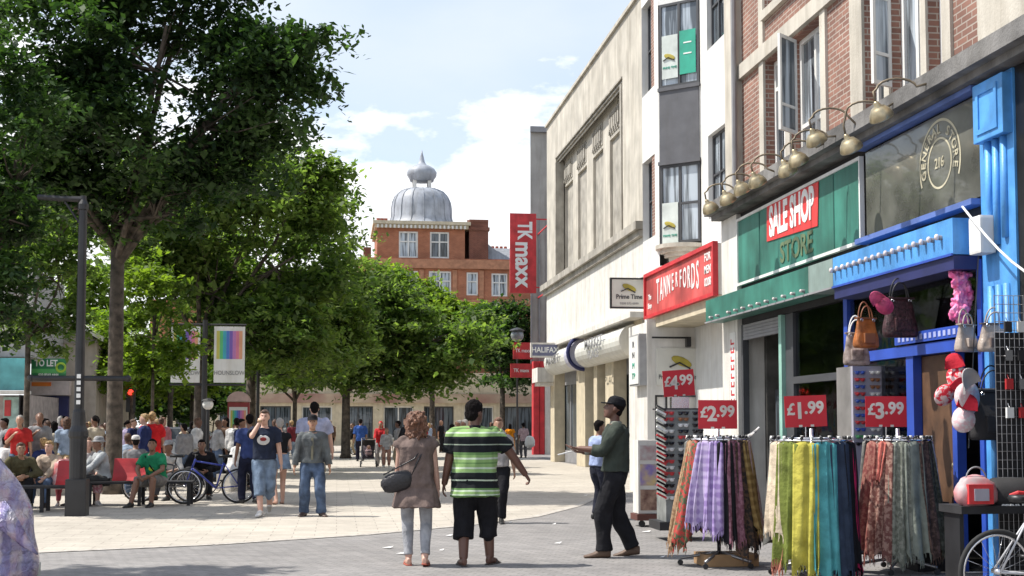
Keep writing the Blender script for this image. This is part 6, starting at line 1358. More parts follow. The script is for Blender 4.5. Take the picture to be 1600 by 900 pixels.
def build_person(P, hi=0):
    """returns list of (part name, mesh, material) in a 1.75 m frame"""
    J = skeleton(P); g = P.get('girth', 1.0); ag = P.get('armg', 1 + (g - 1) * .6); lg = P.get('legg', 1 + (g - 1) * .5); out = []
    vx = {0: .020, 1: .013, 2: .0085}[hi]; up, ax, fy = J['up'], J['ax'], J['fy']; fr = {0: .012, 1: .0105, 2: .0092}[hi]
    # ---- body skin
    mb = MB()
    mb.rings([ring_(J['pel'] + up * t, ax, fy, rx * g * .97, ry * g * .95) for t, rx, ry in TOR])
    mb.tube([J['neck'] - up * .06, J['neck'] + up * .02 + fy * .01, J['head'] - Vector((0, .01, .04))], [.066, .054, .052], 14)
    for s, q in (('L', -1), ('R', 1)):
        mb.ball(J['sh' + s] + up * -.014 - ax * q * .015, .058 * ag, 10, 8); mb.tube([J['neck'] - up * .035, J['sh' + s] - up * .002], [.05, .045 * ag], 10)
        limb(mb, [J['sh' + s], J['el' + s], J['wr' + s] + (J['wr' + s] - J['el' + s]).normalized() * .015], [.052 * ag, .041 * ag, .028 * ag])
        limb(mb, [J['hip' + s], J['kn' + s], J['an' + s]], [.090 * lg, .060 * lg, .041 * lg])
        k_, a_ = J['kn' + s], J['an' + s]; c = k_.lerp(a_, .3); cd = Vector((0, -.018, 0)); mb.ball(c + cd, (.050 * lg, .050 * lg, .11 * lg), 10, 8)
        # foot
        fd = Vector(P.get('toe' + s, (.12 * q, 1, 0))).normalized(); fa = Vector((fd.y, -fd.x, 0)); ht = a_.z; pt = P.get('footpitch' + s, 0)
        rr = []
        for t, w_, h0, h1 in ((-.06, .026, -.075, .00), (-.03, .034, -.08, .025), (.04, .036, -.08, .015), (.11, .044, -.08, -.03), (.16, .042, -.08, -.048), (.20, .028, -.078, -.058)):
            cc = a_ + fd * t; sh_ = Vector((0, 0, -pt * t)); rr.append([cc + fa * (w_ * math.cos(a)) + Vector((0, 0, (h0 + h1) / 2 + (h1 - h0) / 2 * math.sin(a))) + sh_ for a in [2 * math.pi * i / 10 for i in range(10)]])
        mb.rings(rr)
        hand(mb, J['el' + s], J['wr' + s], s, P.get('curl' + s, .55), palm=P.get('palm' + s), fr=fr)
    H = J['hM']
    mb.ball((0, 0, 0), 1, 18, 12, H @ Matrix.Translation((0, -.012, .02)) @ Matrix.Diagonal((.077, .094, .098, 1)))
    mb.rings([[Vector((0, .008 + dy, z)) + Vector((w_ * math.cos(a), d_ * math.sin(a), 0)) for a in [2 * math.pi * i / 12 for i in range(12)]] for z, w_, d_, dy in ((-.115, .028, .032, .045), (-.10, .045, .05, .028), (-.06, .06, .07, .012), (-.01, .068, .08, .004), (.03, .070, .084, 0))], H)
    mb.add([(-.010, .085, .025), (.010, .085, .025), (-.017, .085, -.028), (.017, .085, -.028), (0, .118, -.020), (0, .098, .028), (0, .06, 0)], [(0, 5, 4, 2), (5, 1, 3, 4), (2, 4, 3), (0, 2, 6), (1, 6, 3), (0, 6, 5), (1, 5, 6), (2, 3, 6)], H)   # nose
    mb.ball((0, .084, -.052), (.024, .012, .011), 8, 6, H); mb.ball((0, .082, .040), (.052, .014, .009), 10, 6, H)
    for q in (-1, 1): mb.ball((q * .077, -.008, -.004), (.011, .020, .030), 8, 6, H)
    out.append(('body', fuse(mb, 'body', vx, 2 if hi else 3), SKIN[P.get('skin', 'fair')]))
    # ---- clothes
    def legs(ln, loose, m, flare=0, name='trousers'):
        mb = MB(); mb.rings([ring_(J['pel'] + up * t, ax, fy, rx * g + .009 * min(loose, 1), ry * g + .009 * min(loose, 1)) for t, rx, ry in ((-.14, .10, .09), (-.06, .158, .108), (0, .164, .116), (.06, .150, .106))])
        for s in 'LR':
            h, k, a = J['hip' + s], J['kn' + s], J['an' + s]; pts = [h, h.lerp(k, min(1, ln))]; rs = [.100 * lg + .010 * loose, .071 * lg + .02 * loose + .03 * (1 - min(1, ln))]
            if ln > 1:
                cc_ = k.lerp(a, .3) + Vector((0, -.018, 0)); q_ = .056 * lg + .008 * loose
                if ln > 1.3: mb.ball(cc_, (q_, q_, .12 * lg), 10, 8)
                pts.append(k.lerp(a, ln - 1)); rs = [rs[0], .071 * lg + .016 * loose, .051 * lg + .016 * loose + flare]
            limb(mb, pts, rs, 14)
            e = pts[-1]; dn = (pts[-1] - pts[-2]).normalized(); mb.tube([e - dn * .05, e + dn * .012], [rs[-1] + .004, rs[-1] + .006], 14)
        out.append((name, fuse(mb, name, vx * .95, 2, .020 if loose > .5 else .006, 10, 3), m))
    def shirt(hem, sleeve, loose, m, name='shirt', flare=0, collar=.515, cuff=None):
        mb = MB(); rr = []; e = .012 * loose + .006
        lo = [(hem, .166 + flare, .112 + flare)] if hem < -.08 else []
        for t, rx, ry in lo + [q for q in TOR if q[0] > hem and q[0] > -.1]:
            x_ = max(rx, .158 if t < .3 and loose > .8 else rx)
            rr.append(ring_(J['pel'] + up * min(t, collar), ax, fy, x_ * g + e + (flare * max(0, (.12 - t)) / max(.01, .12 - hem)) * (t > hem), ry * g + e + .01 * (t < .25)))
        mb.rings(rr)
        for s, q in (('L', -1), ('R', 1)):
            sh_, el, wr = J['sh' + s], J['el' + s], J['wr' + s]; mb.ball(sh_ + up * -.020 - ax * q * .018, .055 * ag + e, 12, 8); mb.tube([J['neck'] - up * .045, sh_ - up * .012 - ax * q * .01], [.055 + e * .5, .048 * ag + e * .6], 12)
            if sleeve <= 0: continue
            if sleeve <= 1: pts = [sh_ - up * .01, sh_.lerp(el, sleeve)]; rs = [.052 * ag + e, .050 * ag + e + .012 * loose]
            else: pts = [sh_ - up * .01, el, el.lerp(wr, sleeve - 1)]; rs = [.052 * ag + e, .046 * ag + e, .034 * ag + e + .004]
            limb(mb, pts, rs, 14)
        out.append((name, fuse(mb, name, vx * .95, 1, .016 * loose, 11, 7), m))
        return rr
    bt = P.get('bottom')
    if bt: legs(bt[0], bt[1], bt[2], bt[3] if len(bt) > 3 else 0, bt[4] if len(bt) > 4 else 'trousers')
    if P.get('skirt'):
        z0, fl, m = P['skirt']; mb = MB(); mb.rings([ring_(J['pel'] + up * t, ax, fy, .165 * g + .015 + fl * (.06 - t), .115 * g + .02 + fl * (.06 - t)) for t in (z0, z0 * .5, 0, .08)]); out.append(('skirt', fuse(mb, 'skirt', vx, 1, .012, 12), m))
    tp = P.get('top')
    if tp: shirt(tp[0], tp[1], tp[2], tp[3], tp[4] if len(tp) > 4 else 'shirt', tp[5] if len(tp) > 5 else 0)
    if P.get('collar'):
        mb = MB(); c = J['neck'] - up * .015; mb.rings([ring_(c + up * z, ax, fy, r_, r_ * .92) for z, r_ in ((-.02, .085), (.0, .078), (.03, .068), (.035, .062))]); out.append(('collar', fuse(mb, 'collar', vx * .8, 1), P['collar']))
    # shoes
    if P.get('shoes'):
        mb = MB(); th = P.get('sole', .006)
        for s, q in (('L', -1), ('R', 1)):
            a_ = J['an' + s]; fd = Vector(P.get('toe' + s, (.12 * q, 1, 0))).normalized(); fa = Vector((fd.y, -fd.x, 0)); pt = P.get('footpitch' + s, 0); low = P.get('sandal'); rr = []
            for t, w_, h0, h1 in ((-.075, .030, -.08, .01), (-.04, .042, -.082, .03), (.04, .044, -.082, .024), (.11, .052, -.082, -.018), (.17, .050, -.082, -.038), (.22, .034, -.08, -.05)):
                if low: h1 = -.066
                rr.append([a_ + fd * t + fa * (w_ * math.cos(a)) + Vector((0, 0, (h0 + h1) / 2 + (h1 - h0) / 2 * math.sin(a) - pt * t)) for a in [2 * math.pi * i / 12 for i in range(12)]])
            mb.rings(rr)
            if low: mb.rings([[a_ + fd * t + fa * (.047 * math.cos(a)) + Vector((0, 0, -.062 + .048 * math.sin(a) - pt * t)) for a in [2 * math.pi * i / 12 for i in range(12)]] for t in (.08, .12)])
        out.append(('shoes', fuse(mb, 'shoes', vx * .8, 1), P['shoes']))
    # hair
    hs, hm = P.get('hair', ('short', None)); mb = MB()
    if hm:
        if hs == 'short': mb.ball((0, 0, 0), 1, 16, 12, H @ Matrix.Translation((0, -.026, .042)) @ Matrix.Diagonal((.083, .092, .088, 1))); mb.ball((0, -.055, -.02), (.066, .05, .06), 12, 8, H); mb.ball((0, .04, .088), (.055, .045, .03), 10, 6, H); w_ = .006
        elif hs == 'afro': mb.ball((0, 0, 0), 1, 18, 12, H @ Matrix.Translation((0, -.022, .05)) @ Matrix.Diagonal((.092, .102, .098, 1))); mb.ball((0, -.055, -.005), (.082, .066, .085), 14, 10, H); w_ = .010
        elif hs == 'long': mb.ball((0, 0, 0), 1, 16, 12, H @ Matrix.Translation((0, -.026, .035)) @ Matrix.Diagonal((.086, .097, .095, 1))); mb.rings([[Vector((w2 * math.cos(a), -.055 + d2 * math.sin(a), z)) for a in [2 * math.pi * i / 14 for i in range(14)]] for z, w2, d2 in ((.03, .085, .06), (-.08, .088, .055), (-.18, .09, .045), (-.26, .06, .03))], H); w_ = .014
        elif hs == 'pony': mb.ball((0, 0, 0), 1, 16, 12, H @ Matrix.Translation((0, -.026, .04)) @ Matrix.Diagonal((.082, .092, .088, 1))); mb.tube([H @ Vector((0, -.1, .06)), H @ Vector((0, -.15, .02)), H @ Vector((0, -.14, -.12))], [.03, .035, .01], 10); w_ = .008
        elif hs == 'wild':
            mb.ball((0, 0, 0), 1, 18, 12, H @ Matrix.Translation((0, -.03, .028)) @ Matrix.Diagonal((.118, .115, .105, 1))); rg = random.Random(4)
            mb.rings([[Vector((w2 * math.cos(a), -.05 + d2 * math.sin(a), z)) for a in [2 * math.pi * i / 14 for i in range(14)]] for z, w2, d2 in ((.03, .11, .08), (-.08, .125, .075), (-.15, .115, .06), (-.19, .07, .04))], H)
            for _ in range(150): a = rg.uniform(0, 6.28); z = rg.uniform(-.20, .12); r_ = .118 * math.sqrt(max(.25, 1 - ((z + .05) / .20) ** 2)); mb.ball((r_ * math.cos(a), -.035 + min(.03, r_ * math.sin(a)), z), rg.uniform(.010, .022), 7, 5, H)
            w_ = .030
        out.append(('hair', fuse(mb, 'hair', vx * (.8 if hi == 2 else 1), 1, w_, 34 if hs != 'wild' else 24, 2), hm))
    if P.get('hat'):
        hk, hm2 = P['hat']; mb = MB()
        mb.rings([[Vector((w2 * math.cos(a), -.02 + d2 * math.sin(a), z)) for a in [2 * math.pi * i / 16 for i in range(16)]] for z, w2, d2 in ((.045, .090, .104), (.075, .092, .106), (.12, .080, .09), (.145, .045, .05))], H)
        if hk == 'cap': mb.rings([[Vector((w2 * math.cos(a), .04 + d2 * max(0, math.sin(a)) + (0 if math.sin(a) > 0 else -.03), z + (-.014 * max(0, math.sin(a))))) for a in [2 * math.pi * i / 16 for i in range(16)]] for z, w2, d2 in ((.042, .078, .115), (.056, .078, .115))], H)
        else: mb.rings([[Vector((w2 * math.cos(a), -.02 + w2 * 1.1 * math.sin(a), z)) for a in [2 * math.pi * i / 16 for i in range(16)]] for z, w2 in ((.035, .135), (.05, .13))], H)
        out.append(('hat', fuse(mb, 'hat', vx * .8, 1), hm2))
    if hi:
        for q in (-1, 1):
            mb = MB(); mb.ball((q * .030, .079, .012), (.0125, .008, .0065), 8, 6, H); out.append(('eye', mb.mesh('eye', True), mat('eye_dark', (.04, .03, .03), .2)))
            if hm: mb = MB(); mb.ball((q * .031, .086, .036), (.021, .006, .0045), 8, 5, H); out.append(('eyebrow', mb.mesh('eyebrow', True), hm))
        mb = MB(); mb.ball((0, .0935, -.053), (.021, .005, .0055), 8, 5, H); out.append(('mouth', mb.mesh('mouth', True), mat('lips', (.3, .09, .08), .5)))
    return out, J
def person(label, loc, face, H, P, hi=1, group=None):
    parts, J = build_person(P, hi)
    t = thing('person', label, 'person', (loc[0], loc[1], 0), R(face), group); s = H / 1.75; t.scale = (s, s, s)
    for nm, me, m in parts:
        me.materials.clear(); me.materials.append(m); o = bpy.data.objects.new(nm, me); C.objects.link(o); rel(t, o)
    t['_h'] = 1; del t['_h']
    return t, J
def attach(t, name, m, mb, smooth=True):
    o = mb.build(name, m, smooth=smooth); o.parent = t; o.matrix_parent_inverse = Matrix.Identity(4); return o
def pmat(t): return Matrix.Translation(t.location) @ Matrix.Rotation(t.rotation_euler[2], 4, 'Z') @ Matrix.Diagonal((*t.scale, 1))
def stripes(key, bands, base_noise=True):
    """horizontal stripes by height in the figure's own frame: bands = [(z, colour), ...] rising"""
    m = bpy.data.materials.new(key); m.use_nodes = True; n, l = m.node_tree.nodes, m.node_tree.links; b = n['Principled BSDF']; b.inputs['Roughness'].default_value = .9; b.inputs['Specular IOR Level'].default_value = .2
    t = n.new('ShaderNodeTexCoord'); sp_ = n.new('ShaderNodeSeparateXYZ'); l.new(t.outputs['Object'], sp_.inputs[0])
    z = n.new('ShaderNodeTexNoise'); z.inputs['Scale'].default_value = 3; l.new(t.outputs['Object'], z.inputs[0])
    ma = n.new('ShaderNodeMath'); ma.operation = 'MULTIPLY_ADD'; ma.inputs[1].default_value = .02; l.new(z.outputs[0], ma.inputs[0]); l.new(sp_.outputs[2], ma.inputs[2])
    mr = n.new('ShaderNodeMapRange'); mr.inputs[1].default_value = .7; mr.inputs[2].default_value = 1.7; l.new(ma.outputs[0], mr.inputs[0])
    rp_ = n.new('ShaderNodeValToRGB'); rp_.color_ramp.interpolation = 'CONSTANT'; l.new(mr.outputs[0], rp_.inputs[0]); cr = rp_.color_ramp
    for i, (zz_, c) in enumerate(bands):
        pos = min(1, max(0, zz_ - .7))
        if i == 0: e = cr.elements[0]; e.position = 0; cr.elements.remove(cr.elements[1])
        else: e = cr.elements.new(pos)
        e.color = (*c, 1)
    l.new(rp_.outputs[0], b.inputs['Base Color'])
    return m
hairbrown = mat('hair_brown', (.10, .045, .022), .6, var=.4, vscale=30, bump=.8, bscale=60)
hairauburn = mat('hair_auburn', (.22, .10, .055), .6, var=.5, vscale=22, bump=1, bscale=50, col2=(.07, .03, .018))
hairblack = mat('hair_black', (.010, .008, .008), .95, var=.3, bump=.8, bscale=60, spec=.1)
hairfair = mat('hair_fair', (.38, .24, .10), .6, var=.3, vscale=30, bump=.8, bscale=60)
hairgrey = mat('hair_grey', (.35, .33, .31), .7, var=.2, bump=.8, bscale=60)
blackc, whitec, greyc = cloth((.012, .012, .014)), cloth((.62, .61, .6)), cloth((.3, .3, .31))
denim = mat('denim', (.07, .11, .19), .85, var=.3, vscale=7, bump=.4, bscale=50); denim_l = mat('denim_light', (.16, .22, .31), .85, var=.25, vscale=6, bump=.4, bscale=50)
trainer = mat('trainer_white', (.6, .58, .55), .6, var=.1); shoe_b = mat('shoe_black', (.02, .02, .02), .4); flip = mat('flipflop', (.05, .04, .035), .6)

# woman in brown dress, seen from behind
w1 = G(650, 884)
t, J = person('woman in grey brown sleeveless dress, white leggings and black shoulder bag, seen from behind', w1, -4, 1.68, dict(
    girth=1.06, armg=1.02, sw=.165, skin='fair', hair=('wild', hairauburn), footL=(-.085, .05, .08), footR=(.10, -.10, .10), footpitchR=.1, top=(-.27, .22, 1.5, cloth((.17, .125, .11), .1), 'dress', .075),
    bottom=(1.88, .12, cloth((.36, .365, .385)), 0, 'leggings'), shoes=mat('sandal_red', (.35, .08, .05), .6), sandal=1, handL=(-.23, .16, .86), handR=(.25, .10, .82), legg=.96), 2)
bagm = mat('black_bag_leather', (.02, .018, .02), .38, var=.2, bump=.4)
def shoulder_bag(t, lab, c, wdt, hgt, shp, J, m):
    """bag hanging at the hip from a strap over the shoulder"""
    o = thing('shoulder_bag', lab, 'bag', t.location.copy(), t.rotation_euler[2]); o.scale = t.scale
    c = Vector(c); mb = MB(); rg = []
    for k in range(9):
        a = -1 + k / 4; f = math.sqrt(max(.04, 1 - abs(a) ** 3)); rg.append([c + Vector((a * wdt / 2, 0, a * shp)) + Vector((0, .055 * f * math.cos(q), hgt / 2 * f * math.sin(q) - (0 if abs(a) > .8 else .015))) for q in [2 * math.pi * i / 14 for i in range(14)]])
    mb.rings(rg); attach(o, 'body', m, mb)
    mb = MB(); sh_ = J; mb.tube([c + Vector((wdt * .42, -.02, hgt * .25)), c.lerp(sh_, .5) + Vector((.06, -.10, .0)), sh_ + Vector((0, -.07, -.02)), sh_ + Vector((0, .0, .055)), sh_ + Vector((-.02, .10, -.05))], .011, 6)
    mb.tube([c + Vector((-wdt * .42, -.02, hgt * .25)), c.lerp(sh_, .55) + Vector((.0, -.11, 0)), sh_ + Vector((-.02, -.07, -.02))], .009, 6)
    attach(o, 'strap', m, mb)
shoulder_bag(t, 'black leather shoulder bag at the hip of the woman in the brown dress', (-.21, -.12, .97), .38, .24, .04, J['shR'] - Vector((.04, 0, 0)), bagm)
# man in striped polo
GL, GD, BK, WG = (.22, .35, .13), (.12, .22, .08), (.012, .014, .016), (.46, .54, .42)
polo = stripes('striped_polo', [(.70, GD), (.755, WG), (.77, GL), (.795, WG), (.81, GD), (.83, BK), (.905, WG), (.92, BK), (.99, (.2, .3, .16)), (1.0, GL), (1.03, WG), (1.05, GL), (1.085, GD), (1.10, GL), (1.13, WG), (1.15, GL), (1.18, GD), (1.205, BK), (1.28, (.3, .36, .28)), (1.292, BK), (1.37, GL), (1.40, WG), (1.415, GL), (1.45, GD), (1.46, GL)])
w2 = G(742, 884)
t, J = person('man in green and black striped polo shirt and black three quarter shorts, seen from behind', w2, -6, 1.80, dict(
    girth=1.32, sw=.215, skin='deep', hair=('afro', hairblack), hyaw=-42, footL=(-.12, -.03, .08), toeL=(-.25, 1, 0), footR=(.16, .14, .08), toeR=(.5, 1, 0), top=(-.20, .68, 1.25, polo, 'polo_shirt', .02),
    bottom=(1.48, 1.9, blackc, .012, 'shorts'), shoes=flip, sandal=1, handL=(-.33, .10, .84), handR=(.58, .14, .90), elbowR=(.3, -1, -.2), palmR=(-1, 0, .3), curlR=1.0, collar=blackc, lean=3), 2)
mb = MB()
for s, q in (('L', -1), ('R', 1)):
    sh_, el = J['sh' + s], J['el' + s]; d = (el - sh_).normalized(); c_ = sh_.lerp(el, .68); mb = MB(); mb.tube([c_ - d * .004, c_ + d * .024], .086, 16); attach(t, 'sleeve_band', blackc, mb)
# vendor in profile
w3 = G(962, 870)
vt, J = person('man in dark green jumper, black trousers and cap holding out papers beside the scarf rails', w3, 84, 1.86, dict(
    girth=1.08, skin='deep', hair=('short', hairblack), hat=('cap', blackc), footL=(-.10, .14, .08), footR=(.08, -.20, .09), footpitchR=.12, toeL=(-.1, 1, 0), toeR=(.25, 1, 0), kneedirR=(.1, 1, 0), top=(-.06, 1.45, 1.1, cloth((.045, .055, .045)), 'jumper', .0),
    bottom=(1.97, 1.35, cloth((.014, .013, .017)), .01), shoes=mat('brown_sandals', (.12, .075, .05), .6), handL=(-.10, .40, 1.18), handR=(.06, .34, 1.14), elbowL=(-.4, -.6, -1), elbowR=(.4, -.6, -1), palmL=(0, 0, 1), palmR=(0, .1, 1), curlL=.35, curlR=.5, hpitch=-14, lean=-1, collar=cloth((.25, .26, .22))), 2)
o = thing('held_papers', 'folded white paper held by the man in the dark jumper', 'paper', vt.location.copy(), vt.rotation_euler[2]); o.scale = vt.scale
mb = MB(); M_ = Matrix.Translation((.05, .50, 1.14)) @ Matrix.Rotation(R(-14), 4, 'X'); mb.box(-.04, .05, -.05, .13, -.004, .006, M_); attach(o, 'sheet', white, mb, False)
mb = MB(); mb.ball(J['wrR'] + Vector((0, -.03, 0)), (.04, .04, .036)); attach(vt, 'cuff', cloth((.32, .34, .3)), mb)
# man in navy t-shirt eating
w4 = G(412, 806)
t, J = person('man in navy T-shirt with white badge print and denim shorts, hand at his mouth', w4, 176, 1.80, dict(
    girth=1.06, skin='fair', hair=('short', hairbrown), footL=(-.06, -.26, .14), footR=(.02, .26, .08), footpitchL=-.4, top=(-.06, .72, 1.2, cloth((.018, .024, .045)), 'shirt', 0), bottom=(1.38, 1.5, denim_l, .01, 'shorts'), shoes=trainer,
    handR=(.06, .20, 1.52), elbowR=(.6, .1, -1), palmR=(-.2, -1, 0), curlR=1.1, handL=(-.28, .0, .82)), 1)
mb = MB(); PT_ = Matrix.Translation((0, .0, 0)); cz = 1.245
fy_ = .128 * 1.06 + .02
for (rx, rz, d, m_) in ((.105, .085, 0, whitec), (.062, .038, .006, cloth((.25, .04, .04))), ):
    mb = MB(); mb.ball((0, 0, 0), (rx, .016, rz), 18, 8, Matrix.Translation((-.0, fy_ + d, cz + (.0 if rx > .1 else .01)))); attach(t, 'badge_print', m_, mb)
mb = MB(); mb.box(.02, .09, .20, .235, 1.54, 1.57); o = thing('snack', 'small snack held at the mouth by the man in the navy T-shirt', 'snack', t.location.copy(), t.rotation_euler[2]); o.scale = t.scale; attach(o, 'bread', mat('bread', (.45, .3, .18), .8), mb)
# man in denim jacket
w5 = G(487, 807)
jack = mat('grey_denim_jacket', (.115, .13, .135), .8, var=.4, vscale=4, bump=.5, bscale=30, col2=(.045, .05, .055))
t, J = person('man in grey denim jacket and dark jeans with a flat cap walking towards the camera', w5, 180, 1.70, dict(
    girth=1.05, skin='tan', hair=('short', hairblack), hat=('cap', blackc), footL=(-.17, .05, .08), footR=(.13, -.08, .08), toeL=(-.4, 1, 0), toeR=(.35, 1, 0), top=(-.04, 1.9, 1.15, jack, 'jacket', .01), bottom=(1.98, 1.3, denim, .012, 'jeans'), shoes=mat('brown_shoes', (.08, .05, .04), .5),
    handL=(-.31, .06, .80), handR=(.31, .03, .80), hpitch=-6, collar=cloth((.10, .11, .115))), 1)
for s, c_ in (('placket', (-.012, .012)),):
    mb = MB(); mb.box(-.02, .02, .15, .163, .98, 1.36); attach(t, 'shirt_front', cloth((.20, .19, .14)), mb, False)
for q in (-1, 1): mb = MB(); mb.box(q * .06 - .0, q * .13, .145, .160, 1.22, 1.29); attach(t, 'chest_pocket', jack, mb, False)
# others around them
def P_(px, py, **k): return G(px, py)
p = G(385, 786); p.x, p.y = Dy(390, 700, 25.5).x, 25.5
person('man in dark blue shirt and trousers half hidden behind the man in the navy T-shirt', p, 20, 1.76, dict(skin='brown', hair=('short', hairblack), footL=(-.1, .12, .08), footR=(.1, -.12, .1), top=(-.08, .8, 1.1, cloth((.04, .06, .17))), bottom=(1.97, 1, cloth((.015, .018, .04))), shoes=shoe_b), 0)
p.x, p.y = Dy(437, 700, 25.2).x, 25.2
person('woman in black top and short denim skirt between the two walking men', p, 15, 1.68, dict(sw=.165, skin='fair', hair=('short', hairgrey), footL=(-.09, -.14, .1), footR=(.1, .14, .08), top=(.02, .3, .6, blackc), skirt=(-.22, .22, denim_l), shoes=mat('brown_sandal', (.2, .1, .07), .6), sandal=1, handR=(.2, .3, 1.05), handL=(-.2, .2, 1.0)), 0)
p.x, p.y = Dy(491, 700, 25.4).x, 25.4
person('tall man in pale blue shirt standing behind the man in the denim jacket', p, 8, 2.0, dict(girth=1.2, sw=.21, skin='fair', hair=('short', hairblack), footL=(-.12, 0, .08), footR=(.12, .08, .08), top=(-.1, .75, 1.3, cloth((.36, .38, .52))), bottom=(.9, 1.2, cloth((.3, .28, .22)), 0, 'shorts'), shoes=trainer, handR=(.33, .12, .84)), 0)
# seated people
SIT = dict(pz=.50, py=-.08, lean=14, footL=(-.13, .42, .08), footR=(.15, .46, .08), kneedirL=(-.1, .4, 1), kneedirR=(.1, .4, 1), handL=(-.10, .38, .58), handR=(.10, .40, .56), elbowL=(-1, -.3, -.2), elbowR=(1, -.3, -.2))
def sit(label, px, Y, face, H=1.75, hi=0, **k):
    d = dict(SIT); d.update(k); q = Dy(px, 700, Y); return person(label, (q.x, Y, 0), face, H, d, hi)
greenT = cloth((.02, .22, .10))
t, J = sit('man in green T-shirt and grey shorts with black cross strap, sitting on bench', 243, 25.0, 160, hi=1, lean=20, hyaw=20, hpitch=-12, girth=1.1, skin='brown', hair=('short', hairblack), top=(-.04, .75, 1.1, greenT), bottom=(.95, 1.3, cloth((.2, .19, .18)), 0, 'shorts'), shoes=shoe_b, footR=(.22, .5, .08), footL=(-.12, .36, .08))
mb = MB(); mb.ball(J['chest'] + J['fy'] * .125 - J['up'] * .06, (.075, .02, .08), 12, 8); attach(t, 'yellow_print', cloth((.45, .5, .05)), mb)
mb = MB(); mb.tube([J['shR'] + J['fy'] * .07 - J['ax'] * .06 + J['up'] * .03, J['chest'] + J['fy'] * .155 - J['up'] * .05, J['pel'] + J['fy'] * .15 - J['ax'] * .14 + J['up'] * .1], .014, 6); attach(t, 'cross_strap', blackc, mb)
sit('man in pale grey shirt and grey hat sitting by the red backrest', 156, 25.5, 120, hi=1, lean=10, skin='brown', hat=('brim', greyc), hair=('short', hairgrey), top=(-.05, 1.9, 1.2, cloth((.40, .42, .43))), bottom=(1.9, 1.1, cloth((.05, .05, .05))), shoes=shoe_b)
sit('woman in cream jacket and jeans sitting left of the lamp column', 78, 25.2, 165, hi=1, lean=10, skin='fair', hair=('short', hairfair), top=(-.08, 1.9, 1.2, cloth((.45, .36, .28))), bottom=(1.95, 1, denim), shoes=shoe_b, H=1.66)
sit('person in olive coat hunched on the left bench', 30, 25.0, 200, hi=1, lean=35, skin='tan', hair=('short', hairbrown), top=(-.08, 1.9, 1.6, cloth((.10, .09, .05))), bottom=(1.9, 1.2, blackc), shoes=shoe_b)
sit('child in pink top leaning on the seated woman', 104, 25.6, 185, H=1.15, lean=5, pz=.62, skin='fair', hair=('long', hairfair), top=(-.08, .6, 1, cloth((.6, .25, .28))), bottom=(1.8, 1, cloth((.45, .1, .12))), shoes=trainer)
sit('person in pink patterned skirt just right of the lamp column base', 137, 25.7, 200, lean=12, skin='fair', hair=('long', hairbrown), top=(-.05, .6, 1, cloth((.55, .5, .48))), bottom=(1.6, 1.6, cloth((.5, .2, .25), pat='mottle', col2=(.65, .5, .5))), shoes=trainer)
sit('person in black hooded top sitting behind the blue bicycle', 314, 27.5, 190, hi=1, lean=30, girth=1.15, skin='brown', hair=('short', hairblack), top=(-.08, 1.95, 1.8, blackc), bottom=(1.9, 1.4, blackc), shoes=shoe_b)
sit('person in white shirt bending forward behind the green T-shirt', 275, 27.2, 150, lean=35, skin='brown', hat=('cap', greyc), hair=('short', hairblack), top=(-.05, 1.2, 1.2, cloth((.5, .49, .47))), bottom=(1.9, 1.1, cloth((.08, .08, .09))), shoes=shoe_b)
sit('person in grey T-shirt and white cap on the far side of the red backrest', 212, 27.8, 10, lean=8, skin='brown', hat=('cap', whitec), hair=('short', hairblack), top=(-.05, .9, 1.2, cloth((.2, .2, .21))), bottom=(1.9, 1.1, denim), shoes=shoe_b)
p.x, p.y = Dy(237, 700, 31).x, 31
person('man in bright red T-shirt standing among the crowd behind the tall trunk', p, 5, 1.86, dict(girth=1.12, skin='tan', hair=('short', hairfair), top=(-.1, .8, 1.2, cloth((.62, .02, .025))), bottom=(1.9, 1.2, denim), shoes=shoe_b), 0)
# middle distance
p.x, p.y = Dy(563, 700, 55).x, 55
person('man in blue shirt and dark trousers walking away beside the pushchair', p, 0, 1.82, dict(footL=(-.1, .15, .08), footR=(.1, -.15, .1), skin='brown', hair=('short', hairblack), top=(-.1, 1, 1.3, cloth((.03, .08, .28))), bottom=(1.95, 1.1, cloth((.015, .015, .03))), shoes=shoe_b), 0)
p.x, p.y = Dy(595, 700, 48.5).x, 48.5
person('woman in red headscarf and top pushing the black pushchair', p, 165, 1.70, dict(sw=.17, skin='tan', hair=('long', cloth((.55, .02, .03))), top=(-.2, 1.9, 1.4, cloth((.5, .03, .035))), bottom=(1.95, 1.3, cloth((.3, .28, .28))), shoes=shoe_b, handL=(-.16, .36, .98), handR=(.16, .36, .98)), 0)
p.x, p.y = Dy(604, 700, 47.0).x, 47
person('child in pale grey top beside the pushchair', p, 175, 1.45, dict(sw=.17, skin='tan', hair=('long', hairauburn), top=(-.15, 1.5, 1.3, cloth((.42, .42, .43))), bottom=(1.9, 1, cloth((.35, .2, .16))), shoes=trainer), 0)
p.x, p.y = Dy(797, 700, 62).x, 62
person('woman in orange dress walking away near the red column', p, 0, 1.62, dict(sw=.165, skin='brown', hair=('long', hairblack), top=(-.55, .5, 1.4, cloth((.75, .26, .01)), 'dress', .1), shoes=flip, sandal=1), 0)
p.x, p.y = Dy(818, 700, 60).x, 60
person('person in pink top and grey trousers with carrier bag near the red column', p, 5, 1.66, dict(sw=.17, skin='brown', hair=('afro', hairblack), top=(-.1, .9, 1.2, cloth((.5, .36, .38))), bottom=(1.95, 1, cloth((.10, .095, .10))), shoes=shoe_b), 0)
p.x, p.y = Dy(781, 700, 22.5).x, 22.5
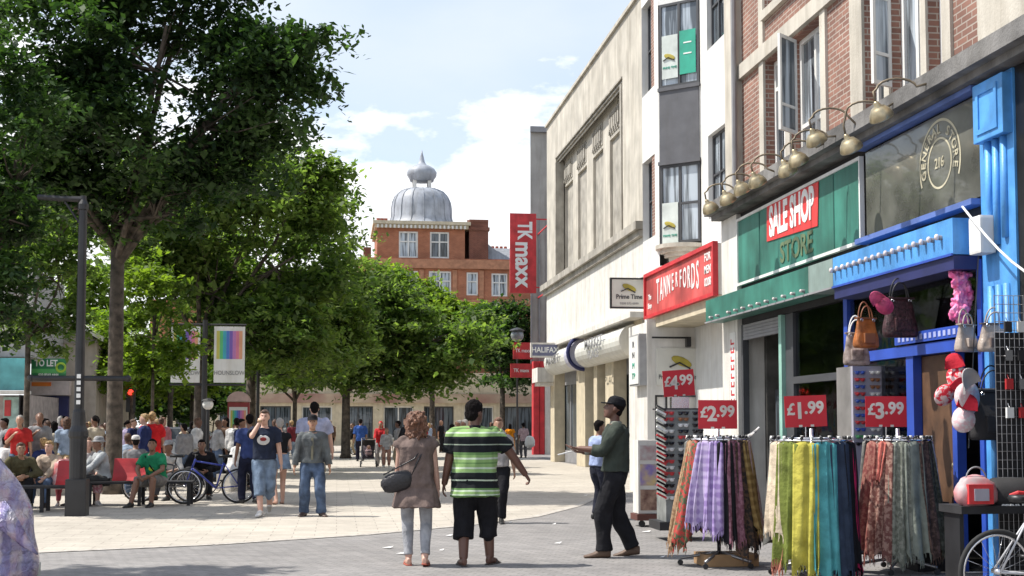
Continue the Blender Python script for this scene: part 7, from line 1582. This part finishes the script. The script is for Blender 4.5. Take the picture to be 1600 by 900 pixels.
person('dark trousered walker mostly hidden behind the man in the striped polo', Vector((Dy(779, 700, 20.0).x, 20.0, 0)), 170, 1.66, dict(sw=.165, skin='tan', hair=('short', hairauburn), footL=(-.05, .12, .08), footR=(.08, -.15, .1), top=(-.06, .9, 1, cloth((.35, .33, .32))), bottom=(1.95, 1, blackc), shoes=shoe_b), 0)
person('man in light blue shirt and dark trousers behind the man in the dark jumper', Vector((Dy(934, 700, 20.5).x, 20.5, 0)), -70, 1.62, dict(skin='brown', hair=('short', hairblack), top=(-.06, .9, 1, cloth((.33, .40, .62))), bottom=(1.95, 1, cloth((.02, .022, .035))), shoes=shoe_b), 0)
# pushchair
def pushchair(px, Y):
    q = Dy(px, 700, Y); t = thing('pushchair', 'black three wheeled pushchair with raised hood facing the camera', 'pushchair', (q.x, Y, 0))
    def B(n_, m, mb): return attach(t, n_, m, mb)
    mb = MB(); mb.rings([[Vector((x, .12 + .34 * math.sin(R(a)), .62 + .38 * math.cos(R(a)) * 1.0)) for a in range(-20, 100, 12)] + [Vector((x, .12 + .31 * math.sin(R(a)), .62 + .35 * math.cos(R(a)))) for a in range(94, -26, -12)] for x in (-.24, -.1, .1, .24)]); B('hood', blackm, mb)
    mb = MB(); mb.rings([[Vector((x, y, z)) for y, z in ((-.25, .38), (.05, .36), (.25, .78), (.31, .78), (.1, .30), (-.25, .32))] for x in (-.2, .2)]); B('seat', cloth((.06, .05, .06)), mb)
    mb = MB(); mb.ball((0, -.02, .55), (.13, .12, .14)); mb.ball((0, -.0, .72), (.08, .08, .09)); o = thing('child_in_pushchair', 'small child in pink sitting in the black pushchair', 'person', (q.x, Y, 0)); attach(o, 'body', cloth((.5, .35, .36)), mb); mb = MB(); mb.ball((0, -.05, .72), (.065, .06, .075)); attach(o, 'face', SKIN['tan'], mb)
    for q_ in (-1, 1):
        mb = MB(); mb.tube([(q_ * .25, -.35, .12), (q_ * .25, .25, .75), (q_ * .25, .45, 1.05)], .013, 6); mb.tube([(q_ * .25, .0, .45), (q_ * .27, .32, .12)], .013, 6); B('side_frame', midgrey, mb)
        for y, r_ in ((-.38, .085), (.32, .11)):
            mb = MB(); mb.tube([(q_ * .29 - .02, y, r_), (q_ * .29 + .02, y, r_)], r_, 16); w_ = B('wheel', tyre, mb)
    mb = MB(); mb.tube([(-.25, .45, 1.05), (.25, .45, 1.05)], .016, 6); B('handle', black, mb)
    mb = MB(); mb.tube([(-.24, -.2, .55), (0, -.32, .57), (.24, -.2, .55)], .02, 6); B('bumper_bar', black, mb)
pushchair(576, 47.6)
# the crowd: a few built figures, copied with their parts
protos = []
for k, (pose, hs) in enumerate([(dict(footL=(-.1, .14, .08), footR=(.1, -.14, .1), handL=(-.26, -.1, .82), handR=(.26, .18, .84)), 'short'), (dict(footL=(-.09, 0, .08), footR=(.12, .05, .08), handL=(-.12, .26, 1.05), handR=(.27, .03, .8)), 'long'), (dict(girth=1.2, sw=.2, footL=(-.13, 0, .08), footR=(.13, .06, .08)), 'short'), (dict(sw=.165, footL=(-.08, -.12, .1), footR=(.09, .14, .08), handR=(.1, .28, 1.3), elbowR=(.6, -.2, -1)), 'pony'), (dict(SIT, lean=18), 'short'), (dict(SIT, lean=6, sw=.165), 'long')]):
    d = dict(skin='fair', hair=(hs, hairblack), top=(-.08, .85 if k % 2 else 1.7, 1.2, whitec), bottom=(1.9, 1.1, denim), shoes=shoe_b); d.update(pose)
    protos.append(build_person(d, 0)[0])
TOPC = [('white', (.62, .61, .6)), ('black', (.012, .012, .014)), ('grey', (.25, .25, .26)), ('pink', (.55, .22, .26)), ('red', (.45, .03, .03)), ('navy', (.02, .03, .10)), ('pale blue', (.32, .40, .52)), ('cream', (.5, .44, .34)), ('maroon', (.14, .02, .03)), ('brown', (.15, .09, .06)), ('lilac', (.38, .32, .46)), ('striped grey', (.35, .35, .36))]
BOTC = [('jeans', denim), ('black trousers', blackc), ('beige trousers', cloth((.35, .29, .2))), ('light jeans', denim_l)]
HAIRC = [('black haired', hairblack), ('brown haired', hairbrown), ('fair haired', hairfair), ('grey haired', hairgrey), ('auburn haired', hairauburn)]
SK = ['fair', 'tan', 'brown', 'deep']
rng = random.Random(11); used = {}
def crowd(px, Y, k, top, bot, hair, skin, face, H, where, pat=None):
    base = protos[k]; hn, hm = HAIRC[hair]; tn, tcol = TOPC[top]; bn, bm_ = BOTC[bot]
    lab = '%s person %s in %s top and %s, %s' % (hn, 'sitting' if k > 3 else 'standing', tn, bn, where)
    if lab in used: return False
    used[lab] = 1; q = Dy(px, 700, Y); t = thing('person', lab, 'person', (q.x, Y, 0), R(face), 'people in the crowded square'); s = H / 1.75; t.scale = (s, s, s)
    ms = {'body': SKIN[SK[skin]], 'trousers': bm_, 'shirt': cloth(tcol), 'shoes': shoe_b, 'hair': hm}
    for nm, me, m in base:
        o = bpy.data.objects.new(nm, me); C.objects.link(o); rel(t, o)
        if not me.materials: me.materials.append(m)
        o.material_slots[0].link = 'OBJECT'; o.material_slots[0].material = ms.get(nm, m)
    return True
zones = [((2, 112), (29, 46), 34, 'by the teal shop'), ((128, 168), (29, 44), 12, 'beside the tall trunk'), ((196, 300), (29, 48), 28, 'behind the green T-shirt'), ((300, 385), (29, 50), 16, 'near the poster kiosk'), ((505, 555), (60, 85), 7, 'at the street end'), ((620, 785), (36, 82), 24, 'before the cream shops'), ((425, 520), (50, 80), 8, 'behind the walking men')]
for (a, b_), (y0, y1), n_, where in zones:
    made = 0; tries = 0
    while made < n_ and tries < 300:
        tries += 1; k = rng.choice([0, 1, 2, 3, 4, 5] if a < 380 else [0, 1, 2, 3])
        if crowd(rng.uniform(a, b_), rng.uniform(y0, y1), k, rng.choice([0, 0, 0, 1, 1, 1, 2, 2, 3, 4, 5, 5, 6, 7, 8, 9, 10, 11]), rng.choice([0, 0, 1, 1, 1, 2, 3]), rng.choice([0, 0, 1, 1, 2, 3, 4]), rng.randrange(4), rng.uniform(0, 360), rng.uniform(1.55, 1.83), where): made += 1
# seats for the seated figures of the crowd are the low stone blocks of the square
blk = 0
for o in [o for o in bpy.data.objects if o.type == 'EMPTY' and o.get('label', '').find(' person sitting in ') > 0]:
    d = Vector((math.sin(o.rotation_euler[2]), -math.cos(o.rotation_euler[2]), 0)); c_ = o.location + d * .1
    mb = MB(); mb.box(-.3, .3, -.22, .22, 0, .39 * o.scale[0]); q = mb.build('stone_seat', stone_d); q.location = c_; q.rotation_euler = o.rotation_euler
    tag(q, 'low stone block seat under a person in the crowd', 'seat', 'stone block seats in the square')
# white carrier bag by the bicycles and a few on the ground
for (px, py, Y, w_, h, lab, m_) in [(371, 742, 26, 24, 38, 'white plastic carrier bag by the bicycle wheel', white), (101, 742, 25.0, 40, 44, 'white and red carrier bag on the left bench', mat('carrier', (.6, .55, .55), .4, col2=(.6, .1, .1), vscale=4)), (828, 690, 59.6, 16, 18, 'white carrier bag carried near the red column', white), (295, 745, 26.8, 34, 30, 'dark rucksack slumped behind the bicycles', blackm)]:
    lump('carrier_bag', lab, 'bag', px, py, Y, w_, h, m_, px, noise_=.3)
for o in bpy.data.objects:
    if o.type == 'MESH' and not o.data.materials: o.data.materials.append(midgrey)
